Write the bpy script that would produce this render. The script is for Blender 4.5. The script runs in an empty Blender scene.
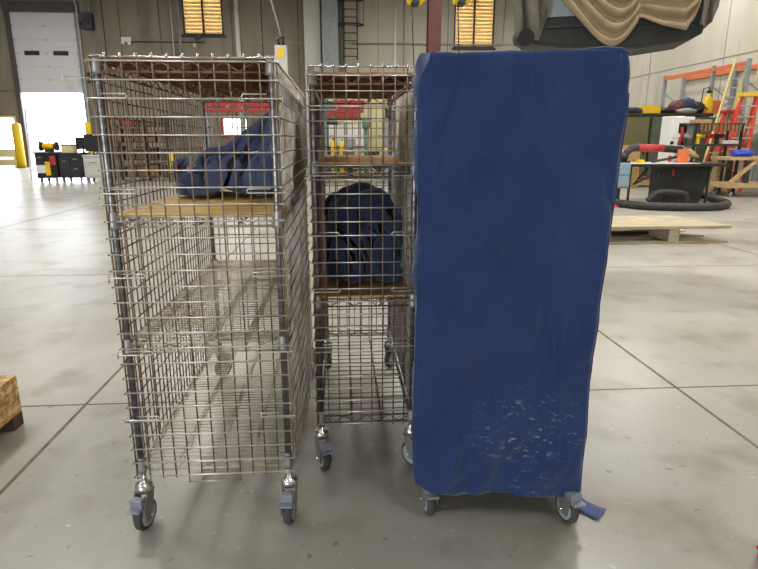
import bpy, math, random
from mathutils import Vector, Matrix, noise
random.seed(7)
PI = math.pi
SC = bpy.context.scene
COL = SC.collection
# ------------------------------------------------------------------ camera
W, H, FPX = 758, 569, 570.0
PITCH, YAW, CH = math.radians(14.1), math.radians(3.8), 1.47
FW = Vector((math.sin(YAW)*math.cos(PITCH), math.cos(YAW)*math.cos(PITCH), -math.sin(PITCH)))
RT = Vector((math.cos(YAW), -math.sin(YAW), 0))
UP = RT.cross(FW)
CAM = Vector((0, 0, CH))
def ray(x, y): return FW + RT*((x-W/2)/FPX) + UP*((H/2-y)/FPX)
def at(x, y, Y):
    d = ray(x, y); return CAM + d*(Y/d.y)
def ground(x, y, z=0.0):
    d = ray(x, y); return CAM + d*((z-CH)/d.z)
def on_x(x, y, X):
    d = ray(x, y); return CAM + d*(X/d.x)
def rect(px0, py0, px1, py1, Y):
    a = at(px0, (py0+py1)/2, Y); b = at(px1, (py0+py1)/2, Y)
    m = (px0+px1)/2
    return a.x, b.x, at(m, py1, Y).z, at(m, py0, Y).z
cd = bpy.data.cameras.new('camera'); cam = bpy.data.objects.new('camera', cd); COL.objects.link(cam)
cd.sensor_fit = 'HORIZONTAL'; cd.sensor_width = 36.0; cd.lens = FPX/W*36.0
cd.clip_start = 0.02; cd.clip_end = 300
cam.matrix_world = Matrix(((RT.x, UP.x, -FW.x, 0), (RT.y, UP.y, -FW.y, 0), (RT.z, UP.z, -FW.z, CH), (0, 0, 0, 1)))
SC.camera = cam
# ------------------------------------------------------------------ materials
def lin(c):
    return tuple((v/255/12.92 if v/255 <= .04045 else ((v/255+.055)/1.055)**2.4) for v in c) + (1,)
MATS = {}
def mat(name, c1, c2=None, rough=.6, metal=0., scale=6., bump=0., bscale=None, lo=.35, hi=.65, stretch=(1, 1, 1),
        detail=4., c3=None, s3=2., l3=.55, h3=.7, spec=.5, sheen=0., transmission=0., alpha=1., emit=None, estr=0., coat=0., r2=None):
    m = bpy.data.materials.new(name); m.use_nodes = True
    nt = m.node_tree; nd = nt.nodes; lk = nt.links
    b = nd['Principled BSDF']
    b.inputs['Base Color'].default_value = lin(c1)
    b.inputs['Roughness'].default_value = rough
    b.inputs['Metallic'].default_value = metal
    b.inputs['Specular IOR Level'].default_value = spec
    if sheen: b.inputs['Sheen Weight'].default_value = sheen; b.inputs['Sheen Roughness'].default_value = .5
    if coat: b.inputs['Coat Weight'].default_value = coat; b.inputs['Coat Roughness'].default_value = .15
    if emit:
        b.inputs['Emission Color'].default_value = lin(emit); b.inputs['Emission Strength'].default_value = estr
    tc = nd.new('ShaderNodeTexCoord'); mp = nd.new('ShaderNodeMapping'); mp.inputs['Scale'].default_value = stretch
    lk.new(tc.outputs['Object'], mp.inputs['Vector'])
    def ns(sc, det=detail):
        n = nd.new('ShaderNodeTexNoise'); n.inputs['Scale'].default_value = sc; n.inputs['Detail'].default_value = det
        lk.new(mp.outputs['Vector'], n.inputs['Vector']); return n
    def ramp(n, a, z):
        r = nd.new('ShaderNodeMapRange'); r.inputs['From Min'].default_value = a; r.inputs['From Max'].default_value = z
        lk.new(n.outputs['Fac'], r.inputs['Value']); return r
    def mix(fac, A, B):
        x = nd.new('ShaderNodeMix'); x.data_type = 'RGBA'; lk.new(fac, x.inputs['Factor'])
        for s, v in (('A', A), ('B', B)):
            i = [k for k in x.inputs if k.name == s and k.type == 'RGBA'][0]
            if isinstance(v, tuple): i.default_value = v
            else: lk.new(v, i)
        return [k for k in x.outputs if k.type == 'RGBA'][0]
    if c2:
        r = ramp(ns(scale), lo, hi)
        out = mix(r.outputs['Result'], lin(c1), lin(c2))
        if c3: out = mix(ramp(ns(s3, 6.), l3, h3).outputs['Result'], out, lin(c3))
        lk.new(out, b.inputs['Base Color'])
        if r2 is not None:
            q = nd.new('ShaderNodeMapRange'); q.inputs['To Min'].default_value = rough; q.inputs['To Max'].default_value = r2
            lk.new(r.outputs['Result'], q.inputs['Value']); lk.new(q.outputs['Result'], b.inputs['Roughness'])
    if bump:
        n = ns(bscale or scale*3); bp = nd.new('ShaderNodeBump'); bp.inputs['Strength'].default_value = bump
        bp.inputs['Distance'].default_value = .01
        lk.new(n.outputs['Fac'], bp.inputs['Height']); lk.new(bp.outputs['Normal'], b.inputs['Normal'])
    MATS[name] = m
    return m
M_floor = mat('polished_concrete', (148, 145, 136), (172, 169, 160), rough=.27, scale=.9, detail=5, spec=.5, c3=(132, 124, 108), s3=.55, l3=.52, h3=.75, bump=.04, bscale=5, r2=.38, lo=.15, hi=.85)
def floor_specks(m_):
    nt = m_.node_tree; nd = nt.nodes; lk = nt.links; b = nd['Principled BSDF']; src = b.inputs['Base Color'].links[0].from_socket
    tc = [n for n in nd if n.type == 'TEX_COORD'][0]
    for sc_, a, z, colr, amt, dt in ((26., .66, .74, (206, 202, 190), .55, 3), (17., .655, .72, (92, 82, 66), .55, 5), (2.4, .52, .70, (112, 102, 82), .55, 7)):
        n = nd.new('ShaderNodeTexNoise'); n.inputs['Scale'].default_value = sc_; n.inputs['Detail'].default_value = dt; lk.new(tc.outputs['Object'], n.inputs['Vector'])
        r = nd.new('ShaderNodeMapRange'); r.inputs['From Min'].default_value = a; r.inputs['From Max'].default_value = z; r.inputs['To Max'].default_value = amt; lk.new(n.outputs['Fac'], r.inputs['Value'])
        x = nd.new('ShaderNodeMix'); x.data_type = 'RGBA'; lk.new(r.outputs['Result'], x.inputs['Factor']); ci = [k_ for k_ in x.inputs if k_.type == 'RGBA']
        lk.new(src, ci[0]); ci[1].default_value = lin(colr); src = [k_ for k_ in x.outputs if k_.type == 'RGBA'][0]
    lk.new(src, b.inputs['Base Color'])
floor_specks(M_floor)
M_joint = mat('joint_sealant', (92, 78, 60), (120, 108, 90), scale=9, rough=.8)
M_conc = mat('bare_concrete_wall', (128, 120, 106), (150, 142, 128), scale=.5, stretch=(1.6, 1, .35), rough=.9, c3=(104, 96, 84), s3=.8, l3=.55, h3=.8)
M_conc2 = mat('pale_concrete_wall', (186, 180, 164), (200, 195, 181), scale=.5, stretch=(1.2, 1.2, .3), rough=.9, c3=(160, 150, 132), s3=.9, l3=.58, h3=.85)
M_ceil = mat('ceiling_deck', (190, 188, 180), (176, 174, 168), rough=.9)
M_asph = mat('yard_concrete', (170, 170, 168), (150, 150, 150), rough=.9)
M_wire = mat('zinc_wire', (186, 182, 172), (150, 134, 108), rough=.38, metal=.85, scale=7, lo=.42, hi=.68, c3=(112, 78, 46), s3=3.2, l3=.56, h3=.68)
M_rusty = mat('tarnished_wire', (140, 128, 113), (106, 86, 66), rough=.45, metal=.55, scale=8, lo=.35, hi=.65, c3=(116, 78, 46), s3=3., l3=.54, h3=.70)
M_rust = mat('rusted_shelf_wire', (142, 104, 78), (112, 74, 52), rough=.6, metal=.2, scale=7)
M_shelf = mat('zinc_shelf_wire', (206, 200, 182), (178, 166, 140), rough=.45, metal=.45, scale=5, c3=(120, 82, 48), s3=2.6, l3=.57, h3=.72)
M_bright = mat('bright_zinc_wire', (214, 210, 200), (188, 182, 170), rough=.36, metal=.7, scale=6, lo=.4, hi=.7, c3=(150, 122, 88), s3=2.6, l3=.60, h3=.72)
M_post = mat('galvanised_tube', (150, 148, 148), (112, 108, 108), rough=.36, metal=.85, scale=14, stretch=(1, 1, 3), bump=.15, bscale=70)
M_chrome = mat('bright_steel', (205, 205, 202), rough=.25, metal=.95)
M_collar = mat('grey_collar', (150, 149, 147), rough=.4, metal=.4)
M_rubber = mat('grey_rubber', (74, 72, 70), (60, 58, 56), scale=20, rough=.7)
M_fork = mat('caster_fork_grey', (122, 124, 118), rough=.45, metal=.3)
M_hub = mat('caster_hub', (164, 170, 172), rough=.45)
M_pedal = mat('brake_pedal_plastic', (128, 130, 142), rough=.45)
M_ply = mat('varnished_plywood', (234, 198, 120), (198, 150, 76), rough=.5, scale=3, stretch=(1.2, 9, 9), detail=6, lo=.38, hi=.66)
M_brown = mat('brown_board', (150, 108, 76), (124, 84, 58), rough=.7, scale=4, stretch=(1, 8, 1))
M_card = mat('tan_board', (192, 150, 98), (168, 124, 76), rough=.7, scale=4, stretch=(1, 6, 1))
M_pine = mat('pine_lumber', (196, 170, 124), (168, 138, 92), rough=.75, scale=3, stretch=(1, 9, 9), detail=6)
M_grey_wood = mat('weathered_pallet_wood', (190, 178, 150), (160, 146, 118), rough=.85, scale=3, stretch=(1, 10, 10), detail=6)
M_shadewood = mat('shade_darkened_wood', (84, 64, 46), (66, 50, 36), rough=.85, scale=6)  # crate feet: the shade under the crate is put into the wood colour
M_osb = mat('strand_board', (198, 162, 104), (160, 118, 66), rough=.75, scale=42, stretch=(1, .55, 1), detail=2, lo=.42, hi=.58, c3=(222, 192, 140), s3=30, l3=.56, h3=.62)
M_dark = mat('black_steel', (40, 40, 42), (52, 50, 50), rough=.5)
M_black = mat('black_plastic', (28, 28, 30), rough=.5)
M_hose = mat('black_hose', (42, 41, 38), (56, 54, 50), rough=.6, scale=12)
M_frame = mat('grey_brown_frame', (88, 82, 84), rough=.7)
M_white = mat('white_paint', (226, 226, 222), rough=.5)
M_door = mat('white_door_panel', (222, 222, 226), rough=.5)
M_ltgrey = mat('light_grey_paint', (196, 196, 190), rough=.5)
M_grey = mat('grey_paint', (150, 152, 150), (138, 140, 140), rough=.6)
M_bluegrey = mat('blue_grey_paint', (150, 158, 160), (136, 146, 150), rough=.55)
M_steelblue = mat('steel_blue_box', (128, 152, 162), rough=.5)
M_yellow = mat('safety_yellow', (238, 196, 30), rough=.5)
M_lime = mat('yellow_green_paint', (214, 210, 60), rough=.5)
M_orange = mat('rack_orange', (220, 118, 70), (206, 104, 60), rough=.5, scale=5)
M_red = mat('signal_red', (180, 50, 46), rough=.5)
M_redorange = mat('orange_red_fibreglass', (222, 78, 44), (206, 62, 40), rough=.45, scale=5)
M_oxide = mat('oxide_red_steel', (96, 46, 42), (82, 40, 38), rough=.6, scale=4)
M_olive = mat('olive_locker', (112, 110, 76), (100, 100, 70), rough=.55, scale=2)
M_olive2 = mat('grey_green_locker', (96, 104, 88), (86, 92, 78), rough=.55, scale=2)
M_navytool = mat('dark_blue_tool_steel', (50, 48, 66), rough=.5)
M_blue = mat('bright_blue_plastic', (44, 72, 190), rough=.45)
M_carton = mat('brown_carton', (128, 94, 70), (110, 80, 60), rough=.8, scale=6)
M_dcarton = mat('dark_carton', (74, 56, 52), (58, 46, 46), rough=.8, scale=6)
M_green = mat('machine_green', (88, 120, 96), rough=.5)
M_teal = mat('teal_plastic', (70, 130, 130), rough=.5)
M_ladder = mat('faded_yellow_ladder', (214, 200, 128), rough=.5)
M_alu = mat('aluminium', (196, 198, 202), rough=.4, metal=.7)
M_tan = mat('tan_canvas', (176, 154, 120), (158, 138, 106), rough=.85, scale=5, bump=.1, bscale=90, sheen=.1)
M_gcan = mat('grey_canvas', (122, 116, 104), (100, 95, 86), rough=.85, scale=5)
M_hull = mat('dark_olive_body', (46, 46, 40), (36, 36, 33), rough=.6, scale=3)
M_seam = mat('wall_seam', (150, 143, 126), rough=.9)
M_cream = mat('cream_panel', (214, 204, 158), rough=.8)
M_blind = mat('blind_slat', (236, 206, 152), rough=.7)
M_lampglass = mat('lamp_diffuser', (255, 250, 240), emit=(255, 246, 230), estr=6.)
# the blinds let daylight through the slats
def translucent(m, c, w=.6):
    nt = m.node_tree; b = nt.nodes['Principled BSDF']; o = nt.nodes['Material Output']
    t = nt.nodes.new('ShaderNodeBsdfTranslucent'); t.inputs['Color'].default_value = lin(c)
    x = nt.nodes.new('ShaderNodeMixShader'); x.inputs[0].default_value = w
    nt.links.new(b.outputs[0], x.inputs[1]); nt.links.new(t.outputs[0], x.inputs[2]); nt.links.new(x.outputs[0], o.inputs['Surface'])
translucent(M_blind, (230, 196, 146), .10)
def glass_mat():
    m = bpy.data.materials.new('window_glass'); m.use_nodes = True
    b = m.node_tree.nodes['Principled BSDF']; b.inputs['Transmission Weight'].default_value = 1.; b.inputs['Roughness'].default_value = .02
    b.inputs['IOR'].default_value = 1.1
    return m
M_glass = glass_mat()
# navy quilted fabric: fine weave bump, slow shade variation, and (on the cart cover) chalky scuffs near the hem
def navy(name, c1, c2, scuff=False):
    m = mat(name, c1, c2, rough=.88, scale=3.5, lo=.3, hi=.7, bump=.12, bscale=160, sheen=.25, spec=.2)
    if scuff:
        nt = m.node_tree; nd = nt.nodes; lk = nt.links; b = nd['Principled BSDF']
        src = b.inputs['Base Color'].links[0].from_socket
        tc = [n for n in nd if n.type == 'TEX_COORD'][0]
        def rngnode(v, a, z):
            r = nd.new('ShaderNodeMapRange'); r.inputs['From Min'].default_value = a; r.inputs['From Max'].default_value = z; lk.new(v, r.inputs['Value']); return r.outputs['Result']
        def mul(a, c):
            k = nd.new('ShaderNodeMath'); k.operation = 'MULTIPLY'; k.use_clamp = True; lk.new(a, k.inputs[0])
            if isinstance(c, float): k.inputs[1].default_value = c
            else: lk.new(c, k.inputs[1])
            return k.outputs[0]
        mp = nd.new('ShaderNodeMapping'); mp.inputs['Rotation'].default_value = (0, .7, 0); mp.inputs['Scale'].default_value = (1.0, 1, 2.2); lk.new(tc.outputs['Object'], mp.inputs['Vector'])
        n1 = nd.new('ShaderNodeTexNoise'); n1.inputs['Scale'].default_value = 27; n1.inputs['Detail'].default_value = 7; n1.inputs['Roughness'].default_value = .68; lk.new(mp.outputs['Vector'], n1.inputs['Vector'])
        n2 = nd.new('ShaderNodeTexNoise'); n2.inputs['Scale'].default_value = 6.; lk.new(tc.outputs['Object'], n2.inputs['Vector'])
        vm = nd.new('ShaderNodeVectorMath'); vm.operation = 'DISTANCE'; vm.inputs[1].default_value = (.10, .0, .36)
        sx = nd.new('ShaderNodeMapping'); sx.inputs['Scale'].default_value = (1, .0, 1.0); lk.new(tc.outputs['Object'], sx.inputs['Vector']); lk.new(sx.outputs['Vector'], vm.inputs[0])
        f = mul(mul(rngnode(n1.outputs['Fac'], 0.57, .69), rngnode(n2.outputs['Fac'], .38, .58)), rngnode(vm.outputs['Value'], .27, .06))
        f = mul(f, .95)
        x = nd.new('ShaderNodeMix'); x.data_type = 'RGBA'; lk.new(f, x.inputs['Factor'])
        ci = [k for k in x.inputs if k.type == 'RGBA']; lk.new(src, ci[0]); ci[1].default_value = lin((176, 178, 190))
        lk.new([k for k in x.outputs if k.type == 'RGBA'][0], b.inputs['Base Color'])
    return m
M_navy = navy('navy_cover_fabric', (38, 57, 98), (30, 47, 87), True)
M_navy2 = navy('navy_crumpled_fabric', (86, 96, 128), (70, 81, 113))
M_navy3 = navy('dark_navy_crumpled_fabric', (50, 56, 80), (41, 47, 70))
M_strap = navy('navy_strap_webbing', (76, 90, 132), (66, 80, 120))
# ------------------------------------------------------------------ mesh builder
class MB:
    def __init__(s): s.v = []; s.f = []; s.sm = []; s.mk = []
    def add(s, vs, fs, smooth=False):
        o = len(s.v); s.v += [tuple(v) for v in vs]
        for f in fs: s.f.append(tuple(i+o for i in f)); s.sm.append(smooth)
        return s
    def box(s, x0, x1, y0, y1, z0, z1, M=None):
        vs = [Vector(p) for p in ((x0, y0, z0), (x1, y0, z0), (x1, y1, z0), (x0, y1, z0), (x0, y0, z1), (x1, y0, z1), (x1, y1, z1), (x0, y1, z1))]
        if M: vs = [M @ v for v in vs]
        return s.add(vs, [(0, 3, 2, 1), (4, 5, 6, 7), (0, 1, 5, 4), (1, 2, 6, 5), (2, 3, 7, 6), (3, 0, 4, 7)])
    def beam(s, p, q, w, h, up=(0, 0, 1)):
        p = Vector(p); q = Vector(q); d = (q-p).normalized(); u = Vector(up)
        a = d.cross(u)
        if a.length < 1e-4: a = d.cross(Vector((1, 0, 0)))
        a.normalize(); b = a.cross(d)
        vs = []
        for c in (p, q):
            for i, j in ((-1, -1), (1, -1), (1, 1), (-1, 1)): vs.append(c + a*(i*w/2) + b*(j*h/2))
        return s.add(vs, [(3, 2, 1, 0), (4, 5, 6, 7), (0, 1, 5, 4), (1, 2, 6, 5), (2, 3, 7, 6), (3, 0, 4, 7)])
    def tube(s, pts, r, n=6, closed=False):
        pts = [Vector(p) for p in pts]; N = len(pts); rs = r if isinstance(r, (list, tuple)) else [r]*N
        vs = []; prev = None
        for i, p in enumerate(pts):
            if closed: d = pts[(i+1) % N]-pts[i-1]
            else: d = pts[min(i+1, N-1)]-pts[max(i-1, 0)]
            d.normalize()
            if prev is None:
                a = d.cross(Vector((0, 0, 1)))
                if a.length < .1: a = d.cross(Vector((1, 0, 0)))
            else: a = prev - d*prev.dot(d)
            a.normalize(); prev = a; b = d.cross(a)
            for k in range(n):
                t = 2*PI*k/n; vs.append(p + (a*math.cos(t)+b*math.sin(t))*rs[i])
        fs = []
        for i in range(N if closed else N-1):
            j = (i+1) % N
            for k in range(n):
                l = (k+1) % n; fs.append((i*n+k, i*n+l, j*n+l, j*n+k))
        s.add(vs, fs, True)
        if not closed:
            o = len(s.v)-N*n
            s.f.append(tuple(o+k for k in range(n))[::-1]); s.sm.append(False)
            s.f.append(tuple(o+(N-1)*n+k for k in range(n))); s.sm.append(False)
        return s
    def cyl(s, p, q, r0, r1=None, n=16): return s.tube([p, q], [r0, r0 if r1 is None else r1], n)
    def lathe(s, prof, n=20, M=None):
        vs = []; N = len(prof)
        for (r, z) in prof:
            for k in range(n):
                v = Vector((r*math.cos(2*PI*k/n), r*math.sin(2*PI*k/n), z)); vs.append(M @ v if M else v)
        fs = [(i*n+k, i*n+(k+1) % n, (i+1)*n+(k+1) % n, (i+1)*n+k) for i in range(N-1) for k in range(n)]
        s.add(vs, fs, True); o = len(s.v)-N*n
        s.f.append(tuple(o+k for k in range(n))[::-1]); s.sm.append(False)
        s.f.append(tuple(o+(N-1)*n+k for k in range(n))); s.sm.append(False)
        return s
    def grid(s, fn, nu, nv, smooth=True, wrap=False):
        vs = [fn(i/(nu), j/nv) for j in range(nv+1) for i in range(nu + (0 if wrap else 1))]
        c = nu if wrap else nu+1
        fs = []
        for j in range(nv):
            for i in range(nu):
                k = (i+1) % c if wrap else i+1
                fs.append((j*c+i, j*c+k, (j+1)*c+k, (j+1)*c+i))
        return s.add(vs, fs, smooth)
    def prism(s, pts, y0, y1):          # outline in x,z extruded along y
        n = len(pts); vs = [Vector((x, y0, z)) for x, z in pts]+[Vector((x, y1, z)) for x, z in pts]
        fs = [tuple(range(n)), tuple(range(2*n-1, n-1, -1))]+[(i, i+n, (i+1) % n+n, (i+1) % n) for i in range(n)]
        return s.add(vs, fs)
    def mesh(s, name):
        me = bpy.data.meshes.new(name); me.from_pydata(s.v, [], s.f); me.polygons.foreach_set('use_smooth', s.sm); me.update()
        return me
    def build(s, name, m, parent=None, label=None, loc=None, rz=None, bevel=0., solid=0., sub=0):
        o = bpy.data.objects.new(name, s.mesh(name)); COL.objects.link(o); o.data.materials.append(m)
        if s.mk:
            for q in s.mk: o.data.materials.append(q[1])
            for i, q in enumerate(s.mk):
                for f in o.data.polygons[q[0]:(s.mk[i+1][0] if i+1 < len(s.mk) else None)]: f.material_index = i+1
        if parent: o.parent = parent
        if label: o['label'] = label
        if loc is not None: o.location = loc
        if rz is not None: o.rotation_euler.z = rz
        if solid: q = o.modifiers.new('solid', 'SOLIDIFY'); q.thickness = solid; q.offset = 0
        if bevel:
            q = o.modifiers.new('bevel', 'BEVEL'); q.width = bevel; q.segments = 2; q.limit_method = 'ANGLE'; q.angle_limit = math.radians(50)
        if sub: q = o.modifiers.new('sub', 'SUBSURF'); q.levels = q.render_levels = sub
        return o
def thing(name, label, cat, loc=(0, 0, 0), rz=0., group=None):
    o = bpy.data.objects.new(name, None); COL.objects.link(o); o.location = loc; o.rotation_euler.z = rz; o.empty_display_size = .1
    o['label'] = label; o['category'] = cat
    if group: o['group'] = group
    return o
def tag(o, label, cat, group=None):
    o['label'] = label; o['category'] = cat
    if group: o['group'] = group
    return o
def struct(name, mb, m, parent=None, label=None, bevel=0.):
    o = mb.build(name, m, parent, label, bevel=bevel)
    if parent is None: o['kind'] = 'structure'
    return o
def dup(root, loc, rz, label):
    def cp(o, par):
        c = o.copy(); COL.objects.link(c); c.parent = par
        for ch in o.children: cp(ch, c)
        return c
    r = cp(root, None); r.location = loc; r.rotation_euler.z = rz; r['label'] = label
    return r
B = lambda: MB()
# ------------------------------------------------------------------ setting
WY, WX, LX, CZ = 36.0, 13.5, -26.0, 10.4
struct('floor', B().box(LX, WX, -9, WY+.3, -.2, 0), M_floor)
k = 0
for X in (-1.485, 2.04, -5.95, 5.55):
    k += 1; struct('trim_%d' % k, B().box(X-.009, X+.009, -9, WY, -.01, .0012), M_joint)
for Y in (3.12, 6.5, 10.1, 13.7, 17.3):
    k += 1; struct('trim_%d' % k, B().box(LX, WX, Y-.007, Y+.007, -.01, .0008), M_joint)
yard = struct('ground', B().box(-60, 40, WY+.3, 110, -.25, -.05), M_asph)
d1x0, d1x1 = at(14, 52, WY).x, at(79, 52, WY).x
d1top, d1gap = at(40, 12, WY).z, at(55, 93, WY).z
d2x0, d2x1, d2top = at(-40, 140, WY).x, at(17, 140, WY).x, at(5, 118, WY).z
w1 = rect(180, -60, 221, 35, WY); w2 = rect(455, -60, 496, 48, WY); w3 = rect(222, 117, 248, 137, WY)
holes = [(d1x0, d1x1, 0, d1top), (d2x0, d2x1, 0, d2top), w1, w2, w3]
holes = [(a, b, c, min(d, CZ-.6)) for a, b, c, d in holes]
def wall(name, x0, x1, m):
    xs = sorted({x0, x1, *[v for h in holes for v in h[:2] if x0 < v < x1]})
    mb = B()
    for a, b in zip(xs, xs[1:]):
        z = 0.
        for h in sorted([h for h in holes if h[0] <= (a+b)/2 <= h[1]], key=lambda h: h[2]):
            if h[2] > z: mb.box(a, b, WY, WY+.3, z, h[2])
            z = h[3]
        mb.box(a, b, WY, WY+.3, z, CZ)
    return struct(name, mb, m)
split = at(345, 40, WY).x
wall('wall_back', LX, split, M_conc)
wall('wall_back_right', split, WX, M_conc2)
struct('wall_right', B().box(WX, WX+.3, -9, WY+.3, 0, CZ), M_conc2)
struct('wall_left', B().box(LX-.3, LX, -9, WY+.3, 0, CZ), M_conc)
fill_opening = (-8.5, -3., 0., 3.4)                       # unseen opening added behind the camera, daylight fill for the cart fronts
struct('wall_front', B().box(LX-.3, fill_opening[0], -9.3, -9, 0, CZ).box(fill_opening[1], WX+.3, -9.3, -9, 0, CZ).box(fill_opening[0], fill_opening[1], -9.3, -9, fill_opening[3], CZ), M_conc2)
struct('ceiling', B().box(LX-.3, WX+.3, -9, WY+.3, CZ, CZ+.2), M_ceil)
# panel joints of the concrete walls
for i, px in enumerate((104, 120, 160, 232, 262, 298, 378, 448, 518)):
    X = at(px, 30, WY).x; k += 1
    struct('trim_%d' % k, B().box(X-.03, X+.03, WY-.012, WY+.01, 0, CZ), M_dark if px in (262, 104) else M_joint if px < 300 else M_seam)
zz = at(330, 43, WY).z; k += 1
struct('trim_%d' % k, B().box(at(160, 40, WY).x, at(545, 40, WY).x, WY-.015, WY+.01, zz-.03, zz+.03), M_seam)
zz = at(10, 91, WY).z; k += 1
struct('trim_%d' % k, B().box(LX, d1x0-.3, WY-.012, WY+.01, zz-.04, zz+.04), M_joint)
for Y in (10.5, 15.5, 20.5, 25.5, 30.5):
    k += 1; struct('trim_%d' % k, B().box(WX-.012, WX+.01, Y-.02, Y+.02, 0, CZ), M_seam)
k += 1; struct('trim_%d' % k, B().box(WX-.012, WX+.01, 8, WY, 4.3, 4.33), M_seam)
# pilaster and steel column in front of the back wall
x0, x1, _, _ = rect(304, 0, 320, 60, 35.2)
struct('trim_%d' % (k+1), B().box(x0, x1, 35.2, WY, 0, CZ), M_ltgrey)
x0, x1, _, _ = rect(322, 0, 338, 60, 34.6); k += 2
struct('trim_%d' % k, B().box(x0, x1, 34.6, 35.1, 0, CZ), M_bluegrey)
# windows with backlit blinds
def blind_window(n, w):
    x0, x1, z0, z1 = w; z1 = min(z1, CZ-.6)
    fr = B()
    for a, b in ((x0, x0+.09), (x1-.09, x1), ((x0+x1)/2-.05, (x0+x1)/2+.05)): fr.box(a, b, WY+.02, WY+.2, z0, z1)
    for a, b in ((z0, z0+.09), (z1-.09, z1)): fr.box(x0, x1, WY+.02, WY+.2, a, b)
    o = struct('window_%d' % n, fr, M_dark)
    g = B().box(x0, x1, WY+.16, WY+.17, z0, z1).build('window_pane', M_glass, o)
    s = B(); z = z0+.16
    while z < z1-.1:
        s.box(x0+.06, x1-.06, -.12, .12, -.006, .006, Matrix.Translation((0, WY+.09, z)) @ Matrix.Rotation(math.radians(66), 4, 'X')); z += .2
    s.build('blind', M_blind, o, 'cream horizontal slat blind')
    B().box(x0-.1, x1+.1, WY-.12, WY+.02, z0-.12, z0).build('sill', M_dark, o)
blind_window(1, w1); blind_window(2, w2)
x0, x1, z0, z1 = w3
fr = B()
for a, b in ((x0, x0+.1), (x1-.1, x1)): fr.box(a, b, WY-.03, WY+.2, z0, z1)
for a, b in ((z0, z0+.1), (z1-.1, z1)): fr.box(x0, x1, WY-.03, WY+.2, a, b)
o = struct('window_3', fr, M_red); B().box(x0, x1, WY+.1, WY+.11, z0, z1).build('window_pane', M_glass, o)
# overhead door 1, half raised
n = 6; zt = d1top; zb = d1gap; hh = (zt-zb)/n
dr = B()
for i in range(n): dr.box(d1x0, d1x1, WY+.05, WY+.11, zb+i*hh+.012, zb+(i+1)*hh-.012)
dr.box(d1x0+.05, d1x1-.05, WY+.07, WY+.10, zb, zt)
o = struct('door_1', dr, M_door, bevel=.01)
for px0, px1 in ((24, 39), (53, 68)):
    a, b = at(px0, 53, WY).x, at(px1, 53, WY).x; zc = at(45, 53, WY).z
    B().box(a, b, WY+.03, WY+.06, zc-.12, zc+.12).build('door_window', M_dark, o, 'dark slot window')
hg = B()
for i in range(1, n):
    for fx in (.03, .5, .97): hg.box(d1x0+fx*(d1x1-d1x0)-.06, d1x0+fx*(d1x1-d1x0)+.06, WY+.02, WY+.06, zb+i*hh-.06, zb+i*hh+.06)
hg.build('hinge', M_ltgrey, o)
for X in (d1x0-.1, d1x1+.1):
    k += 1; struct('trim_%d' % k, B().box(X-.13, X+.13, WY-.08, WY+.04, 0, zt+.3), M_frame if X < d1x1 else M_grey)
k += 1; struct('trim_%d' % k, B().box(d1x0-.3, d1x1+.3, WY-.1, WY+.02, zt, zt+.55), M_frame)
tr = B().tube([(d1x1+.2, WY-.16, 0), (d1x1+.2, WY-.16, zt+.3), (d1x1+.2, WY-.7, zt+.9)], .045, 8)
tag(tr.build('door_track', M_ltgrey), 'pale steel track running up the right edge of the raised white door', 'door track')
# second dock opening at the left with a low barrier
dr = B().box(d2x0, d2x1, WY+.05, WY+.12, d2top-.0, d2top+.02)
for a, b in ((d2x0-.12, d2x0), (d2x1, d2x1+.12)): dr.box(a, b, WY-.05, WY+.1, 0, d2top+.12)
dr.box(d2x0, d2x1, WY-.05, WY+.1, d2top, d2top+.12)
struct('door_2', dr, M_cream)
bz = at(8, 149, WY).z
o = thing('dock_barrier', 'cream barrier boards across the small bright opening at the far left', 'barrier', ((d2x0+d2x1)/2, WY-.4, 0))
hw = (d2x1-d2x0)/2
B().box(-hw, hw, -.03, .03, bz*.55, bz).build('board', M_cream, o)
B().box(-hw, hw, -.03, .03, .08, bz*.45).build('board', M_cream, o)
for x in (-hw+.1, 0, hw-.1): B().box(x-.05, x+.05, .03, .1, 0, bz).build('post', M_yellow, o)
# yellow guard posts
def bollard(px, py0, py1, Y, r, label):
    p = at(px, py1, Y); h = at(px, py0, Y).z
    o = thing('guard_post', label, 'guard post', (p.x, Y, 0))
    B().lathe([(r*.3, h+r*.5), (r*.8, h+r*.3), (r, h), (r, .0)][::-1], 16).build('post', M_yellow, o)
    B().box(-r*1.5, r*1.5, -r*1.5, r*1.5, 0, .03).build('base_plate', M_dark, o)
bollard(22, 125, 167, 34.6, .24, 'tall yellow guard post left of the raised white door')
bollard(173.5, 153, 182, 22, .08, 'slim yellow guard post seen through the left wire cart')
bollard(91, 123, 150, 33, .16, 'yellow guard post at the right jamb of the raised door')
# lamps in the ceiling
def high_bay(name_label, x, y, power):
    o = thing('high_bay_light', name_label, 'ceiling light', (x, y, CZ-1.2))
    B().box(-.62, .62, -.3, .3, 0, .1).build('housing', M_ltgrey, o, bevel=.01)
    B().box(-.58, .58, -.26, .26, -.012, .0).build('diffuser', M_lampglass, o)
    for sx in (-.5, .5): B().tube([(sx, 0, .1), (sx, 0, 1.2)], .008, 5).build('hanging_wire', M_grey, o)
    l = bpy.data.lights.new('lamp', 'AREA'); l.shape = 'RECTANGLE'; l.size = 1.15; l.size_y = .5; l.energy = power; l.color = (1., .975, .935)
    lo = bpy.data.objects.new('lamp', l); COL.objects.link(lo); lo.parent = o; lo.location = (0, 0, -.03)
rows = {-3.5: 'row behind the camera', 5.: 'row above the carts', 9.5: 'row past the carts', 20.: 'row above the saw', 28.5: 'row near the back wall'}
cols = {-15.: 'leftmost', -5.5: 'second from left', 4.: 'third from left', 11.: 'rightmost'}
PW = 235
RS = {-3.5: .6, 5.: .75, 9.5: 1.5, 20.: 1.25, 28.5: 1.}
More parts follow.
